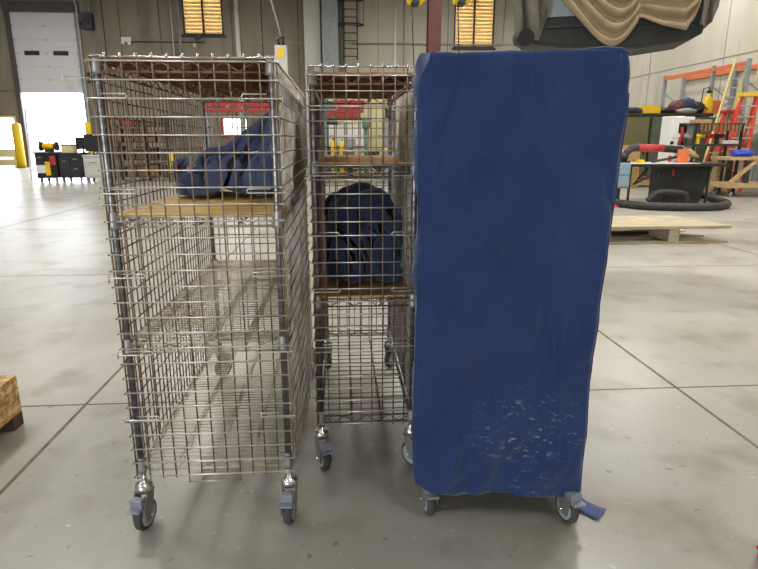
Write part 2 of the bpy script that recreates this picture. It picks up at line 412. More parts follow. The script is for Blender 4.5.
for y, rn in rows.items():
    for x, cn in cols.items():
        high_bay('white ceiling lamp, %s in the %s' % (cn, rn), x, y, PW*RS[y]*(1.5 if (x, y) == (4., 9.5) else 1.))
# ------------------------------------------------------------------ wire security carts
def caster(parent, x, y, ang, brake=True):
    R, Wd = .062, .032
    o = B().lathe([(.013, .235), (.013, .195), (.03, .190), (.034, .178), (.034, .162), (.022, .158)][::-1], 18).build('caster', M_chrome, parent, loc=(x, y, 0), rz=ang)
    ax = -.012                                   # trail, towards local -y
    f = B()
    for s in (-1, 1):
        xx = s*.026
        pts = [(.020, .160), (-.026, .160), (-.058, .105), (-.050, .050), (-.018, .048), (.006, .10)]
        n = len(pts); t = .003
        vs = [Vector((xx-t, p[0], p[1])) for p in pts]+[Vector((xx+t, p[0], p[1])) for p in pts]
        f.add(vs, [tuple(range(n)), tuple(range(2*n-1, n-1, -1))]+[(i, i+n, (i+1) % n+n, (i+1) % n) for i in range(n)])
    f.box(-.029, .029, -.028, .024, .156, .163)
    f.build('fork', M_fork, o)
    MX = Matrix.Translation((0, ax, R)) @ Matrix.Rotation(PI/2, 4, 'Y')
    w = B().lathe([(R-.016, -Wd/2), (R-.006, -Wd/2), (R, -Wd/2+.007), (R, Wd/2-.007), (R-.006, Wd/2), (R-.016, Wd/2)], 32, MX).build('wheel', M_rubber, o)
    B().lathe([(.008, -.021), (.012, -.0195), (.030, -.0165), (.046, -.0175), (.046, .0175), (.030, .0165), (.012, .0195), (.008, .021)], 28, MX).build('hub', M_hub, o)
    B().cyl((-.034, ax, R), (.034, ax, R), .006, n=10).build('axle_bolt', M_chrome, o)
    if brake:
        p = B().box(-.024, .024, -.066, -.036, .118, .152)
        p.box(-.027, .027, -.092, -.06, .112, .119)
        p.build('brake_pedal', M_pedal, o, bevel=.004)
    return o
def zig(mb, p, q, drop, step, r):
    p = Vector(p); q = Vector(q); n = max(4, int((q-p).length/step)); pts = []
    for i in range(n+1):
        v = p.lerp(q, i/n); pts.append(v + Vector((0, 0, -drop if i % 2 else 0)))
    mb.tube(pts, r, 5)
def wire_shelf(root, Wc, L, z, board=None, bm=None, cross=.028, wm=None):
    hw = Wc/2; mb = B(); r = .0042; dz = .034
    x0, x1, y0, y1 = -hw+.016, hw-.016, .012, L-.012
    for zz in (z, z-dz):
        for a, b in (((x0, y0, zz), (x1, y0, zz)), ((x0, y1, zz), (x1, y1, zz)), ((x0, y0, zz), (x0, y1, zz)), ((x1, y0, zz), (x1, y1, zz))): mb.tube([a, b], r, 6)
    for a, b in (((x0, y0), (x1, y0)), ((x0, y1), (x1, y1)), ((x0, y0), (x0, y1)), ((x1, y0), (x1, y1))):
        zig(mb, (a[0], a[1], z-.002), (b[0], b[1], z-.002), dz-.004, .05, .003)
    ny = int((y1-y0)/cross)
    for i in range(1, ny):
        y = y0+(y1-y0)*i/ny; mb.tube([(x0, y, z+.003), (x1, y, z+.003)], .0024, 4)
    for fx in ((.25, .5, .75) if Wc > .5 else (.34, .67)):
        x = x0+(x1-x0)*fx
        mb.tube([(x, y0, z-.003), (x, y1, z-.003)], .0036, 5); mb.tube([(x, y0, z-dz), (x, y1, z-dz)], .0036, 5)
        zig(mb, (x, y0, z-.004), (x, y1, z-.004), dz-.004, .06, .0026)
    o = mb.build('shelf', wm or M_shelf, root)
    for x in (-hw+.012, hw-.012):
        for y in (.018, L-.018):
            B().lathe([(.0205, z-.042), (.0205, z-.028), (.017, z+.014), (.017, z+.018)], 14, Matrix.Translation((x, y, 0))).build('collar', M_collar, o)
    if board:
        B().box(x0+.006, x1-.006, y0+.004, y1-.004, z+.0056, z+.0125).build('shelf_board', bm, o, board)
    return o
def mesh_panel(root, name, horiz, vert, z0, z1, zs, m, bow=None, ext=.014, knobs=False, r=.0029, m2=None):
    """horiz: function t in metres -> (x, y) along the panel; vert: list of t for uprights; zs: heights of level wires"""
    b = bow or (lambda t, z: Vector((0, 0, 0)))
    mb = B(); t0, t1 = vert[0], vert[-1]
    off = horiz(0, 1)                      # outward normal (x, y)
    nrm = Vector((off[0], off[1], 0))
    P = lambda t, z, d=0.: Vector((*horiz(t, 0), z)) + nrm*d + b(t, z)
    N = 7 if bow else 1
    for z in zs: mb.tube([P(t0-ext+(t1-t0+2*ext)*i/N, z, r) for i in range(N+1)], r, 6)
    M_ = 10 if bow else 1
    if m2: mb.mk = [(len(mb.f), m2)]
    for t in vert: mb.tube([P(t, z0+(z1-z0)*i/M_, -r) for i in range(M_+1)], r*.95, 6)
    o = mb.build(name, m, root)
    return o, P
def security_cart(Wc, L, label, loc, rz, shelves, hz, lat_z, bow=0., casters=(), panels=True, top=1.735, missing=()):
    hw = Wc/2
    root = thing('wire_cart', label, 'wire cart', loc, rz)
    for x in (-hw+.012, hw-.012):
        for y in (.018, L-.018):
            mb = B().lathe([(.0127, .165), (.0127, top-.006), (.010, top), (.004, top+.002)], 14, Matrix.Translation((x, y, 0)))
            mb.build('post', M_post, root)
    for (ix, iy), a in zip(((0, 0), (1, 0), (0, 1), (1, 1)), casters):
        caster(root, (-hw+.012, hw-.012)[ix], (.018, L-.018)[iy], a)
    for z, bd, bm in shelves: wire_shelf(root, Wc, L, z, bd, bm, cross=.055 if Wc < .5 and not bd else .028, wm=M_rust if z > 1.6 and bd else M_rusty if Wc < .5 else None)
    if not panels: return root
    zb, zt = hz[0], hz[-1]
    nx = round(Wc/.0505); vx = [-hw+Wc*i/nx for i in range(nx+1)]
    ny = round((L+.0)/.0505); vy = [.0+L*i/ny for i in range(ny+1)]
    fr, P = mesh_panel(root, 'front_panel', lambda t, n: (t, -.004) if not n else (0, -1), vx, zb-.012, top+.006, hz, M_bright, m2=M_rusty)
    # hook tops of the front wires and the bent rod they hang on
    h = B().tube([(-hw, -.006, top-.004), (hw, -.006, top-.004)], .0032, 6)
    for x in vx[1:-1]: h.lathe([(.0035, top-.008), (.0055, top-.002), (.0055, top+.004), (.0035, top+.008)], 8, Matrix.Translation((x, -.008, 0)))
    h.build('hanging_hook', M_chrome, fr)
    for s in (-1, 1):
        for z in lat_z:
            x = s*(hw+.022); i = -s
            pts = [(x, .004, z+.004), (x, -.012, z), (x+i*.02, -.014, z), (x+i*.125, -.016, z), (x+i*.132, -.016, z+.006), (x+i*.125, -.016, z+.014), (x+i*.05, -.014, z+.014)]
            B().tube(pts, .0025, 6).tube([(x-.0, .004, z+.004), (x, .004, z-.02)], .0025, 6).build('latch', M_bright, fr)
    if 'tongue' in missing:
        pass
    else:
        # a few front wires reach lower in the middle
        t = B()
        mid = [x for x in vx if -.12 < x < .14]
        for x in mid: t.tube([(x, -.002, zb), (x, -.002, zb-.03)], .0027, 6)
        t.tube([(mid[0]-.004, -.007, zb-.03), (mid[-1]+.004, -.007, zb-.03)], .0028, 6)
        t.build('lower_wire', M_wire, fr)
    mesh_panel(root, 'rear_panel', lambda t, n: (t, L+.004) if not n else (0, 1), vx, zb, top, hz[::1], M_rusty)
    mesh_panel(root, 'side_panel', lambda t, n: (-hw-.004, t) if not n else (-1, 0), vy, zb, top, hz, M_rusty)
    bw = None
    if bow: bw = lambda t, z: Vector((bow*math.sin(PI*min(1, max(0, t/L)))**.8*max(0, min(1, (1.25-z)/.95))**1.2, 0, 0))
    mesh_panel(root, 'side_panel', lambda t, n: (hw+.004, t) if not n else (1, 0), vy, zb, top, hz, M_wire, bow=bw)
    return root
hz = [.232+.0572*i for i in range(27)]
lz = [1.605, 1.300, 1.010, .725, .470]
C1 = security_cart(.582, 1.5, 'wide rusty wire cart at left, blue cloth on its upper shelf', (-.500, 1.99, 0), 0,
    [(1.722, 'brown board', M_brown), (1.218, 'yellow plywood board', M_ply), (.760, None, None), (.282, None, None)], hz, lz, bow=.035,
    casters=(math.radians(-13), math.radians(-6), math.radians(140), math.radians(160)))
C2 = security_cart(.435, 1.22, 'narrow grey wire cart in the middle, between the wide wire cart and the covered cart', (.100, 2.36, 0), 0,
    [(1.722, 'brown board', M_card), (1.375, 'tan board', M_card), (.812, 'brown board', M_card), (.262, None, None)], hz, [1.59, 1.335, 1.09, .85, .60],
    casters=(math.radians(22), math.radians(40), math.radians(200), math.radians(150)), missing=('tongue',), top=1.755)
A3 = math.radians(-9.3)
C3 = security_cart(.57, 1.2, 'wire cart standing under the blue fabric cover, only its casters showing', (.600, 1.965, 0), A3,
    [(1.70, None, None), (1.2, None, None), (.75, None, None), (.27, None, None)], hz, [], casters=(math.radians(14), math.radians(24), math.radians(150), math.radians(170)), panels=False)
# the blue cover over the right-hand cart
def cover():
    root = thing('cart_cover', 'dark blue fabric cover draped over the right-hand cart down to its casters', 'cart cover', (.607, 1.965, 0), A3)
    hw0, L, y0 = .335, 1.26, -.03
    ztop = 1.752
    def per(u):      # rounded rectangle perimeter starting at front-left, going right; unit box coords
        segs = [(-1, 0, 1, 0, .50), (1, 0, 1, 1, .17), (1, 1, -1, 1, .16), (-1, 1, -1, 0, .17)]
        a = 0
        for x0, y0_, x1, y1_, w in segs:
            if u <= a+w+1e-9:
                t = (u-a)/w; return x0+(x1-x0)*t, y0_+(y1_-y0_)*t
            a += w
        return -1, 0
    creases = [(-.50, .9, .034), (-.13, .7, .034), (.19, .8, .030), (-.80, .5, .022), (.60, .5, .018)]
    def pt(u, v):
        if u > .99999: u = 0.
        x, y = per(u)
        z = .128+(ztop-.128)*v
        front = y < .001
        hem = .035*max(0, -x)**6 + .012*math.sin(3.1*x+.6) - .012*x - (.030 if x > .999 and y > .03 else 0)
        z += hem*(1-v)**2
        hw = hw0 + .006*math.exp(-((v-.97)/.08)**2)
        if x > 0: hw -= .026*x*(1-min(1, max(0, (z-.92)/.55))**1.2) + .004*math.sin(v*7)
        if x < -.5: hw += .004*math.sin(v*9)
        X = x*hw; Y = y0+y*L
        # rounded corners
        c = max(0, (abs(x)-.955)/.045) if front else 0
        Y += .012*c*c if front else 0
        q = Vector((X*2.2, Y*1.2, z*.9))
        d = .016*noise.noise(q*1.1+Vector((3, 1, 7))) + .010*noise.noise(q*3.1)
        q5 = Vector((X*7, Y*4, z*3.2)); q6 = q5+Vector((2.5*noise.noise(q*2), 0, 0)); d += .026*(abs(noise.noise(q6))-.25) + .012*abs(noise.noise(q6*2.2))
        # diagonal drag lines
        dg = math.sin((X*.92 - z*.5)*21 + 3*noise.noise(q*.9))
        d += .016*dg*max(-.2, noise.noise(q*1.6+Vector((9, 0, 0))))*2
        if front:
            for cx, cv, amp in creases:
                w = X/hw - cx - .05*noise.noise(Vector((cx*9, z*1.3, 0)))
                d += amp*math.exp(-abs(w)/.045)*(.25+.75*abs(noise.noise(Vector((cx*5, z*1.1, 4)))))*.7
            # wrinkles in the lower part
            low = max(0, min(1, (.75-z)/.5))
            d += low*.022*(abs(noise.noise(Vector((X*8, 2, z*6))))+.5*abs(noise.noise(Vector((X*17, 5, z*13)))))+low*.010*math.sin(X*16+2*noise.noise(Vector((X*3, 0, z*2))))*.5
        nx, ny = (0, -1) if front else ((1, 0) if x > .99 else ((-1, 0) if x < -.99 else (0, 1)))
        X += nx*d; Y += ny*d
        if v > .96:
            t = (v-.96)/.04; s = t*t*.010
            X -= (1 if x > 0 else -1)*s if abs(x) > .9 else 0
            Y += s if front else (-s if y > .99 else 0)
        if front and x < -.9 and v > .93: z -= .07*((v-.93)/.07)*((-x-.9)/.1)      # slumped corner
        if x > .9 and v > .93: z -= .006*((v-.93)/.07)*min(1, (x-.9)*10)
        return Vector((X, Y, z))
    nu, nv = 340, 150
    mb = B().grid(lambda u, v: pt(u, v), nu, nv, wrap=True)
    o = len(mb.v)-nu
    # top: fan of rings towards the middle, following the rim
    rim = [Vector(mb.v[o+i]) for i in range(nu)]
    c = sum(rim, Vector())/nu
    base = o; K = 12
    for kx in range(1, K+1):
        ring = []
        for i, p in enumerate(rim):
            t = kx/K; q = p.lerp(c, t*.97); q.z = p.z+(c.z-p.z)*t + .012*min(1, t*5) + .010*noise.noise(Vector((q.x*5, q.y*4, 1)))
            ring.append(q)
        s0 = len(mb.v); mb.v += [tuple(q) for q in ring]
        for i in range(nu):
            j = (i+1) % nu; mb.f.append((base+i, base+j, s0+j, s0+i)); mb.sm.append(True)
        base = s0
    mb.f.append(tuple(base+i for i in range(nu))); mb.sm.append(True)
    mb.build('fabric', M_navy, root, solid=.004)
    # rolled seam at the top right corner
    s = B().tube([(.16, -.022, ztop-.004), (.20, -.03, ztop+.000), (.25, -.03, ztop+.003), (.30, -.027, ztop+.000), (.338, -.016, ztop-.010)], [.003, .008, .009, .009, .004], 8)
    s.build('seam', M_navy, root)
    # corner piping down the front edges
    for x in (-1, 1):
        pts = []
        for i in range(30):
            v = .02+.9*i/29; p = pt(.50 if x > 0 else 0., v); pts.append(p+Vector((x*.0015, -.0015, 0)))
        B().tube(pts, .0035, 6).build('piping', M_navy, root)
    # loose strap hanging at the right front and lying on the floor
    st = [(.318, .13, .20), (.334, .128, .15), (.344, .125, .10), (.338, .12, .055), (.345, .11, .022), (.362, .095, .009), (.392, .07, .006), (.422, .045, .012)]
    def sp(u, v):
        f = u*(len(st)-1); i = min(int(f), len(st)-2); p = Vector(st[i]).lerp(Vector(st[i+1]), f-i)
        wv = Vector((.25, 1, 0)).normalized() if u < .55 else Vector((.25, 1, 0)).normalized().lerp(Vector((.62, .78, 0)), (u-.55)/.45)
        return p + wv*((v-.5)*.085)
    B().grid(sp, 28, 4).build('strap', M_strap, root, 'loose blue strap trailing on the floor', solid=.004)
cover()
# ------------------------------------------------------------------ crumpled cloths
# folded sheet shapes: 63 x 63 grid points in millimetres, all x, then all y, then all z, each as the step from the point before
CLOTH_LEFT = (
-311,14,14,14,11,-6,-8,-7,-10,-13,-2,9,20,19,11,16,22,18,21,20,20,12,9,9,6,4,-6,15,13,11,6,7,0,18,-6,-7,-12,12,5,2,7,4,4,14,16,-2,1,-18,18,16,-4,22,20,22,8,27,6,4,10,9,-3,4,-18,
-460,17,19,10,0,7,4,-18,-6,-1,7,1,2,20,10,20,21,21,20,19,11,8,8,6,9,3,8,4,10,7,14,2,14,4,15,-18,-18,6,5,8,15,-4,15,12,15,-16,2,11,17,12,-1,18,20,17,19,-1,3,7,9,8,3,13,0,-478,16,19,
0,12,-10,18,-7,13,-1,-4,10,-7,2,14,18,21,19,17,17,7,7,8,4,12,4,3,4,10,10,14,20,2,22,3,-16,-18,-10,15,16,-3,13,6,16,11,-2,-8,19,14,3,20,7,22,18,21,-7,-8,5,13,7,15,-5,21,-482,20,5,
-8,17,-6,13,15,10,11,-6,5,3,-5,8,6,19,15,18,17,1,6,7,7,10,9,3,20,-3,14,17,15,12,9,5,-8,-11,-17,4,14,15,-8,10,18,8,-6,3,18,12,21,2,20,17,16,21,15,-10,-7,-1,2,16,20,8,-481,20,-11,-1,
11,18,14,12,11,15,2,4,-8,3,10,-5,4,13,19,15,-6,4,7,7,10,17,12,5,19,9,12,9,16,1,12,-11,-10,0,-11,20,8,-4,7,11,6,8,18,-2,18,21,16,10,19,18,18,18,7,-7,-5,-5,-4,19,17,-475,17,0,-14,11,
19,20,15,15,13,9,2,-7,-1,-12,12,7,3,6,19,-10,-2,6,9,10,16,18,18,1,12,16,14,1,6,14,-7,-4,-16,1,19,1,11,13,20,-10,5,18,15,14,7,18,16,18,11,21,18,19,-4,-1,-5,-11,-2,20,-474,19,-12,17,
13,5,20,17,11,19,15,-8,5,-12,2,8,10,6,-1,5,4,7,1,3,8,20,-4,19,20,10,-8,12,1,16,6,13,-13,-20,11,9,18,13,4,19,1,-7,14,16,16,11,20,8,15,15,18,19,8,15,8,-3,-8,-18,19,-475,2,17,18,10,
-2,14,20,12,18,16,9,4,-10,-1,9,11,7,-3,5,6,7,0,4,4,19,-5,-3,20,10,-11,9,1,15,13,10,-8,-20,4,17,18,7,18,14,-9,21,-3,20,9,16,17,17,18,13,17,16,-3,14,3,12,-6,-19,3,-462,14,9,11,16,12,
2,18,15,8,15,14,15,-1,-9,14,12,9,-2,-9,11,14,2,-2,-16,16,15,-12,9,1,-4,9,19,18,3,-12,8,-17,17,-1,21,17,18,-7,7,21,0,20,16,7,18,11,18,20,12,17,-11,8,10,4,11,-1,-21,-436,-14,18,12,9,
19,11,8,-1,20,12,17,4,6,17,-2,14,19,-3,-16,13,0,-11,8,-9,5,6,1,4,21,-14,8,16,20,-7,16,-20,5,13,11,3,16,3,14,10,1,19,11,16,17,6,15,16,22,13,4,-6,5,5,8,11,2,-16,-423,-12,-6,18,16,12,
-1,10,19,16,11,8,10,20,0,15,15,14,6,-14,-18,-6,0,1,1,-2,14,-6,15,2,4,17,7,6,11,19,-9,5,9,4,7,10,13,8,12,5,13,15,18,-8,19,21,8,12,5,8,6,-6,4,7,6,14,0,-442,-14,1,16,18,8,20,17,4,18,
12,10,7,21,15,-14,14,19,13,-8,-19,-21,-13,4,11,-3,9,-3,16,3,20,8,19,4,18,2,13,5,1,7,11,-2,14,14,13,-12,15,20,6,1,19,20,-9,18,10,-2,8,-4,0,9,20,12,19,-470,7,-8,11,18,16,21,16,12,9,
-4,15,17,7,16,12,-12,15,12,4,-8,-17,-18,-18,12,1,5,7,14,19,1,21,15,13,22,4,2,15,4,2,12,1,13,14,12,-18,10,21,-13,22,10,17,-3,7,10,-7,7,-2,12,13,21,18,18,-479,7,-4,15,17,19,12,4,11,
9,14,15,18,11,-7,17,9,-10,17,3,-2,-19,-14,-15,0,23,-1,11,14,3,9,19,18,16,13,16,1,18,-11,3,18,12,3,19,16,-16,0,5,11,16,2,18,16,-12,-9,-3,5,19,18,5,19,19,20,-480,3,11,14,5,12,11,13,
-4,18,16,18,15,9,8,-4,12,-13,14,4,3,-8,-18,-10,5,16,14,10,13,9,4,12,19,19,12,-3,17,17,-14,18,-3,12,17,11,20,-12,6,-3,9,2,18,10,13,4,-17,-1,5,14,18,8,17,12,20,-474,8,16,-8,5,16,13,
8,-2,15,19,17,12,7,10,3,-3,-8,10,3,2,7,-14,-2,4,14,17,7,12,12,12,12,15,16,15,-8,13,20,-12,3,16,10,11,14,18,-1,-10,15,10,1,-7,19,18,-14,6,3,9,-2,15,12,10,12,20,-468,16,5,-13,-4,16,
14,9,16,10,18,16,-2,16,10,-8,0,-8,10,2,-1,5,16,6,-2,15,16,9,11,12,12,12,11,15,17,-6,7,19,-6,4,10,9,14,16,-7,14,2,9,-6,-4,7,16,6,12,11,0,3,5,2,19,-2,16,20,-454,14,-15,-6,-1,18,6,13,
18,15,-3,10,13,17,3,-4,-11,-1,7,6,1,3,13,20,13,14,16,12,12,11,13,9,11,8,19,-4,3,20,0,3,10,7,13,-11,17,4,15,3,-4,6,5,7,13,15,12,2,4,7,0,-20,13,18,19,-437,-9,-16,-6,14,13,17,8,18,-1,
20,0,2,16,-9,-2,-2,4,3,12,-5,20,14,12,19,18,15,16,13,12,11,9,8,3,20,10,-2,11,15,-2,11,8,-9,3,15,11,7,-5,12,1,11,6,10,16,12,4,8,-2,-19,3,10,10,7,-445,-10,-5,14,5,17,11,11,2,17,16,
12,-15,0,15,-17,-4,-2,1,16,18,8,16,20,19,20,19,17,14,1,21,8,4,0,19,0,22,8,-2,14,12,9,-6,-4,12,14,-7,14,-2,13,7,5,0,19,-6,-3,6,0,6,13,11,12,-2,-467,15,4,5,-14,17,3,17,19,3,17,25,0,
1,-7,4,-7,-9,-8,10,16,22,17,18,19,19,20,17,17,-1,16,16,-3,2,18,9,16,7,-1,17,10,14,-5,-6,13,12,-8,12,2,15,-8,5,11,15,-11,-7,8,7,16,9,-1,10,12,-483,21,8,-11,-15,8,13,17,15,14,18,7,3,
15,16,-10,-14,-7,-2,15,8,20,20,18,19,18,20,9,20,16,-1,20,-1,1,17,21,10,8,-5,20,15,12,-13,2,14,8,-7,6,12,-4,6,8,8,15,-12,-4,9,2,13,4,8,12,0,-473,-4,2,-7,-1,16,7,22,-1,19,13,24,9,18,
-4,-6,-5,-2,4,-2,21,13,18,19,19,18,20,6,12,21,2,20,10,-3,18,20,5,14,-2,20,14,9,-14,7,14,-4,-1,14,-5,3,9,9,12,12,-4,-13,-9,16,15,0,16,1,-11,-466,15,-3,-15,-1,4,15,10,19,13,18,16,21,
18,5,-6,-7,-7,-1,4,15,17,15,17,19,18,14,20,1,12,21,8,20,0,12,19,3,16,4,17,16,5,-14,13,13,-5,8,2,2,9,-3,9,13,11,0,-14,-16,17,14,10,-7,-4,12,-467,-1,14,-7,-5,0,14,6,0,24,23,18,20,18,
17,-5,-4,-7,-11,6,16,16,17,16,10,7,19,19,21,3,21,5,20,12,5,17,0,19,7,15,18,-1,-10,17,3,12,1,10,4,-4,7,-7,3,19,0,-18,-5,18,14,2,-2,2,-18,-467,20,15,-4,4,-4,12,15,-18,17,25,21,16,20,
13,11,-14,8,-14,8,18,17,15,15,15,-6,15,16,16,20,9,19,10,19,10,10,-1,20,10,13,16,-8,4,16,1,11,10,7,2,3,-2,-1,1,-16,14,-2,-11,19,11,1,-4,-7,2,-472,13,20,6,5,-7,12,-5,-2,13,18,18,20,
10,18,20,-14,16,-10,13,13,6,15,17,11,10,8,13,13,12,18,16,20,12,12,-1,8,17,20,12,11,-7,15,3,13,11,2,1,-18,-1,0,2,1,12,-18,12,-1,20,3,2,0,0,1,-484,16,19,15,7,2,11,-4,-6,12,16,17,-2,
18,15,18,-4,6,18,2,10,13,15,17,14,11,10,10,10,10,10,17,19,8,19,2,8,16,12,19,9,1,14,4,13,-10,-1,1,15,-3,-4,4,0,-15,1,-8,15,20,-8,3,5,0,3,-485,19,17,5,12,16,5,9,-2,4,12,-4,20,-1,19,
12,19,6,3,17,16,8,15,16,15,14,11,11,10,10,8,6,7,20,13,13,7,16,10,18,1,16,4,16,-9,9,-4,10,-4,10,0,-9,-1,-3,0,-7,2,15,-2,8,0,3,0,-487,21,9,19,16,-4,18,9,10,2,2,8,4,3,10,13,13,14,16,
8,19,16,9,-3,14,16,19,16,18,13,11,9,-5,6,18,20,10,17,7,12,14,1,17,1,13,1,1,0,2,-6,7,-9,0,-3,0,-4,-4,15,5,1,1,2,1,-489,18,21,-6,13,16,16,15,12,8,3,12,5,5,8,10,11,13,16,12,7,12,16,7,
-3,9,13,17,17,16,20,19,4,5,0,18,21,17,8,15,10,-3,16,12,-9,5,5,-1,2,0,1,-6,-2,-2,0,0,-5,14,2,1,2,0,1,-487,16,7,19,15,13,17,15,4,12,8,17,9,5,4,-7,19,16,18,12,14,8,1,6,6,5,12,9,12,18,
19,17,16,16,4,2,22,19,19,14,-8,6,16,7,-3,5,-1,2,0,-1,0,-2,-4,-2,0,-8,-1,15,-2,0,6,2,3,-480,20,3,17,18,16,16,-7,20,16,13,-3,21,-10,5,14,14,17,14,2,20,18,10,9,5,-1,13,6,7,8,11,13,18,
16,17,15,8,20,15,19,-8,11,11,-3,7,0,0,3,-2,-1,0,1,-7,4,-9,-10,-2,14,-1,13,-11,4,10,-463,-2,19,11,19,21,-3,18,3,21,10,14,-8,21,1,4,11,18,11,19,-1,21,14,4,16,6,13,10,6,4,14,11,6,3,
18,20,20,13,13,18,10,-10,7,13,-7,8,0,-4,-1,0,4,0,-7,2,-13,-8,-8,10,4,16,-7,14,-1,-473,23,19,7,17,-1,17,19,11,-1,13,3,20,-5,19,14,4,20,21,10,-11,13,18,15,16,15,14,13,6,6,8,0,-6,11,
20,17,18,12,19,12,14,9,-13,2,12,-12,9,4,1,0,-1,0,-4,-14,-14,-7,1,-7,20,12,17,-1,-1,-464,16,3,20,15,-4,13,20,9,-1,17,19,-3,19,5,20,12,14,18,-2,17,12,15,15,16,18,11,7,6,-5,12,-7,10,
15,5,21,17,16,8,20,6,14,3,-14,-5,6,-9,2,-2,-3,1,1,-1,7,-17,-15,-4,5,15,21,8,7,-8,-465,6,23,6,18,13,9,5,5,17,19,3,19,11,11,13,11,16,10,16,16,15,12,13,5,3,18,13,11,8,-8,10,15,8,-5,
19,20,12,20,-1,15,12,8,0,-11,-16,-10,-2,2,-3,-1,-4,5,7,-1,-18,-6,8,14,16,10,-5,3,-469,14,6,14,15,12,8,14,18,13,12,19,7,10,14,16,13,16,15,16,15,13,9,-9,5,11,17,17,4,11,17,12,-5,18,
-8,15,20,9,20,-5,15,15,9,5,0,-13,-11,-14,-17,-7,-1,16,8,-8,-6,-7,6,8,8,16,-3,3,8,-468,6,21,17,9,-4,11,10,18,16,17,18,16,18,16,9,19,4,13,7,10,13,13,2,20,-8,14,13,16,20,15,8,3,-9,19,
17,7,14,11,8,-6,17,14,6,0,4,-10,-15,-15,-14,-11,-1,8,7,-10,-12,1,20,17,-3,15,-10,6,-457,22,-1,20,14,11,8,7,16,6,17,20,15,20,11,16,19,21,9,11,-9,5,8,13,19,3,24,11,7,16,15,-2,-6,16,
16,13,-5,18,15,18,-13,4,18,9,-1,0,6,-8,-15,-13,-13,-4,-17,4,2,0,-3,17,19,13,8,1,-5,-452,-9,13,21,16,18,-5,18,3,16,21,19,7,13,13,17,17,19,15,18,8,2,0,4,21,16,15,-1,19,19,5,-17,12,
18,11,16,-6,20,10,20,0,-15,13,12,2,3,6,-2,-4,-11,-12,-19,-10,-18,2,-1,13,19,18,21,11,-1,-18,-464,1,13,22,19,8,14,11,-5,16,20,17,1,13,15,17,17,18,15,15,15,8,-5,18,9,21,2,17,16,8,-8,
2,21,8,14,17,5,4,18,7,15,-5,-15,14,7,5,2,6,-13,-9,-6,-9,-18,-14,-10,1,12,19,23,14,12,10,-1,-475,-9,12,20,18,17,15,-2,12,8,18,5,6,10,15,17,17,17,19,12,13,5,12,14,5,22,14,12,8,-8,3,
13,21,14,6,17,-5,10,19,9,19,-4,-20,1,12,6,4,-3,5,-6,-8,-16,-21,4,-9,-14,22,11,11,13,12,11,13,-479,13,-2,11,15,16,13,14,9,15,-5,6,3,14,16,18,17,16,20,6,17,12,15,19,11,5,6,10,6,-3,
15,20,15,5,11,18,-11,15,21,10,21,-4,-11,-16,7,7,3,-6,3,-4,0,-3,-12,-24,-5,5,18,16,16,17,8,5,6,-461,9,0,-6,17,18,8,15,14,17,-14,-8,16,14,16,18,20,15,10,20,14,17,13,10,6,-1,13,10,-1,
10,20,16,12,3,18,5,-7,17,18,17,19,-12,6,-11,-18,5,5,-2,-3,-1,-1,4,-17,8,-13,11,16,14,5,20,-12,9,-1,-454,18,13,3,0,15,14,11,19,1,-12,12,16,15,11,17,11,16,16,14,14,14,6,1,6,3,13,9,7,
15,20,16,5,7,18,-5,1,20,16,19,15,8,-11,-13,-19,-2,5,-3,-3,-1,12,-5,15,7,-10,-11,17,16,19,5,-20,7,20,-471,10,11,9,16,14,3,17,14,-5,16,13,10,8,17,13,13,16,11,14,14,-4,4,9,-4,11,15,
12,14,10,20,10,1,13,16,-8,4,23,14,22,6,18,-17,-16,-12,-12,3,10,2,-12,6,10,14,6,-16,9,14,10,7,-4,-1,18,9,-461,-4,11,18,13,0,15,19,1,23,14,12,4,14,16,16,13,2,12,18,3,-11,11,1,10,12,
13,9,13,13,17,-1,5,17,12,-8,11,21,16,18,19,3,-17,-16,-16,-10,-2,11,2,5,-9,19,2,7,13,15,0,13,19,-3,-2,-13,20,-468,6,19,-4,10,12,18,14,21,2,22,14,14,13,14,18,6,-13,18,10,-4,0,2,6,13,
19,3,8,19,13,14,5,-4,19,10,-5,17,18,22,20,2,5,-15,-14,-8,-19,-6,8,9,7,8,-3,12,-1,12,16,22,18,-8,8,-16,-4,8,-442,7,-5,16,9,5,22,24,3,23,12,14,18,15,11,12,-1,-17,17,2,-5,0,4,16,12,
21,16,-2,19,2,13,1,6,18,1,6,20,18,22,17,14,-13,-15,-1,-20,-4,-21,3,13,10,14,-8,12,4,14,17,18,13,12,-16,6,9,7,-467,19,-8,16,17,10,11,11,23,9,16,13,17,10,6,5,-2,9,1,-6,5,-15,11,13,
19,19,14,15,15,9,-11,7,11,8,2,20,15,18,20,18,9,-14,10,-11,-17,-21,8,-17,2,11,13,8,-1,14,14,8,13,14,14,11,10,9,6,-480,2,18,13,6,15,15,12,9,11,17,15,18,-8,7,8,14,-12,3,9,-13,-9,9,22,
15,20,17,11,12,4,9,-10,11,5,17,21,7,20,22,17,8,-5,-7,-5,-4,-18,13,-13,-15,16,-6,10,5,10,11,7,12,15,12,11,14,13,11,-467,5,3,16,18,16,1,22,1,20,2,17,5,16,-14,20,-2,-5,4,6,-4,-7,15,
15,20,16,10,7,10,3,11,-2,11,17,17,8,11,17,20,11,6,-7,0,-6,-1,1,11,-9,-17,1,-16,9,7,8,13,9,11,12,11,14,13,12,11,-432,-15,15,10,18,5,16,8,20,2,17,17,5,-14,11,1,-1,-9,2,4,-2,12,18,15,
17,9,0,5,8,12,6,12,10,16,13,6,14,17,13,6,7,-2,-2,-9,-2,3,8,3,1,-20,-15,9,3,9,10,9,13,13,8,13,15,12,10,-420,9,6,9,1,17,4,19,20,9,11,6,11,-12,-8,1,-3,-1,-5,8,11,2,18,18,16,2,6,7,17,
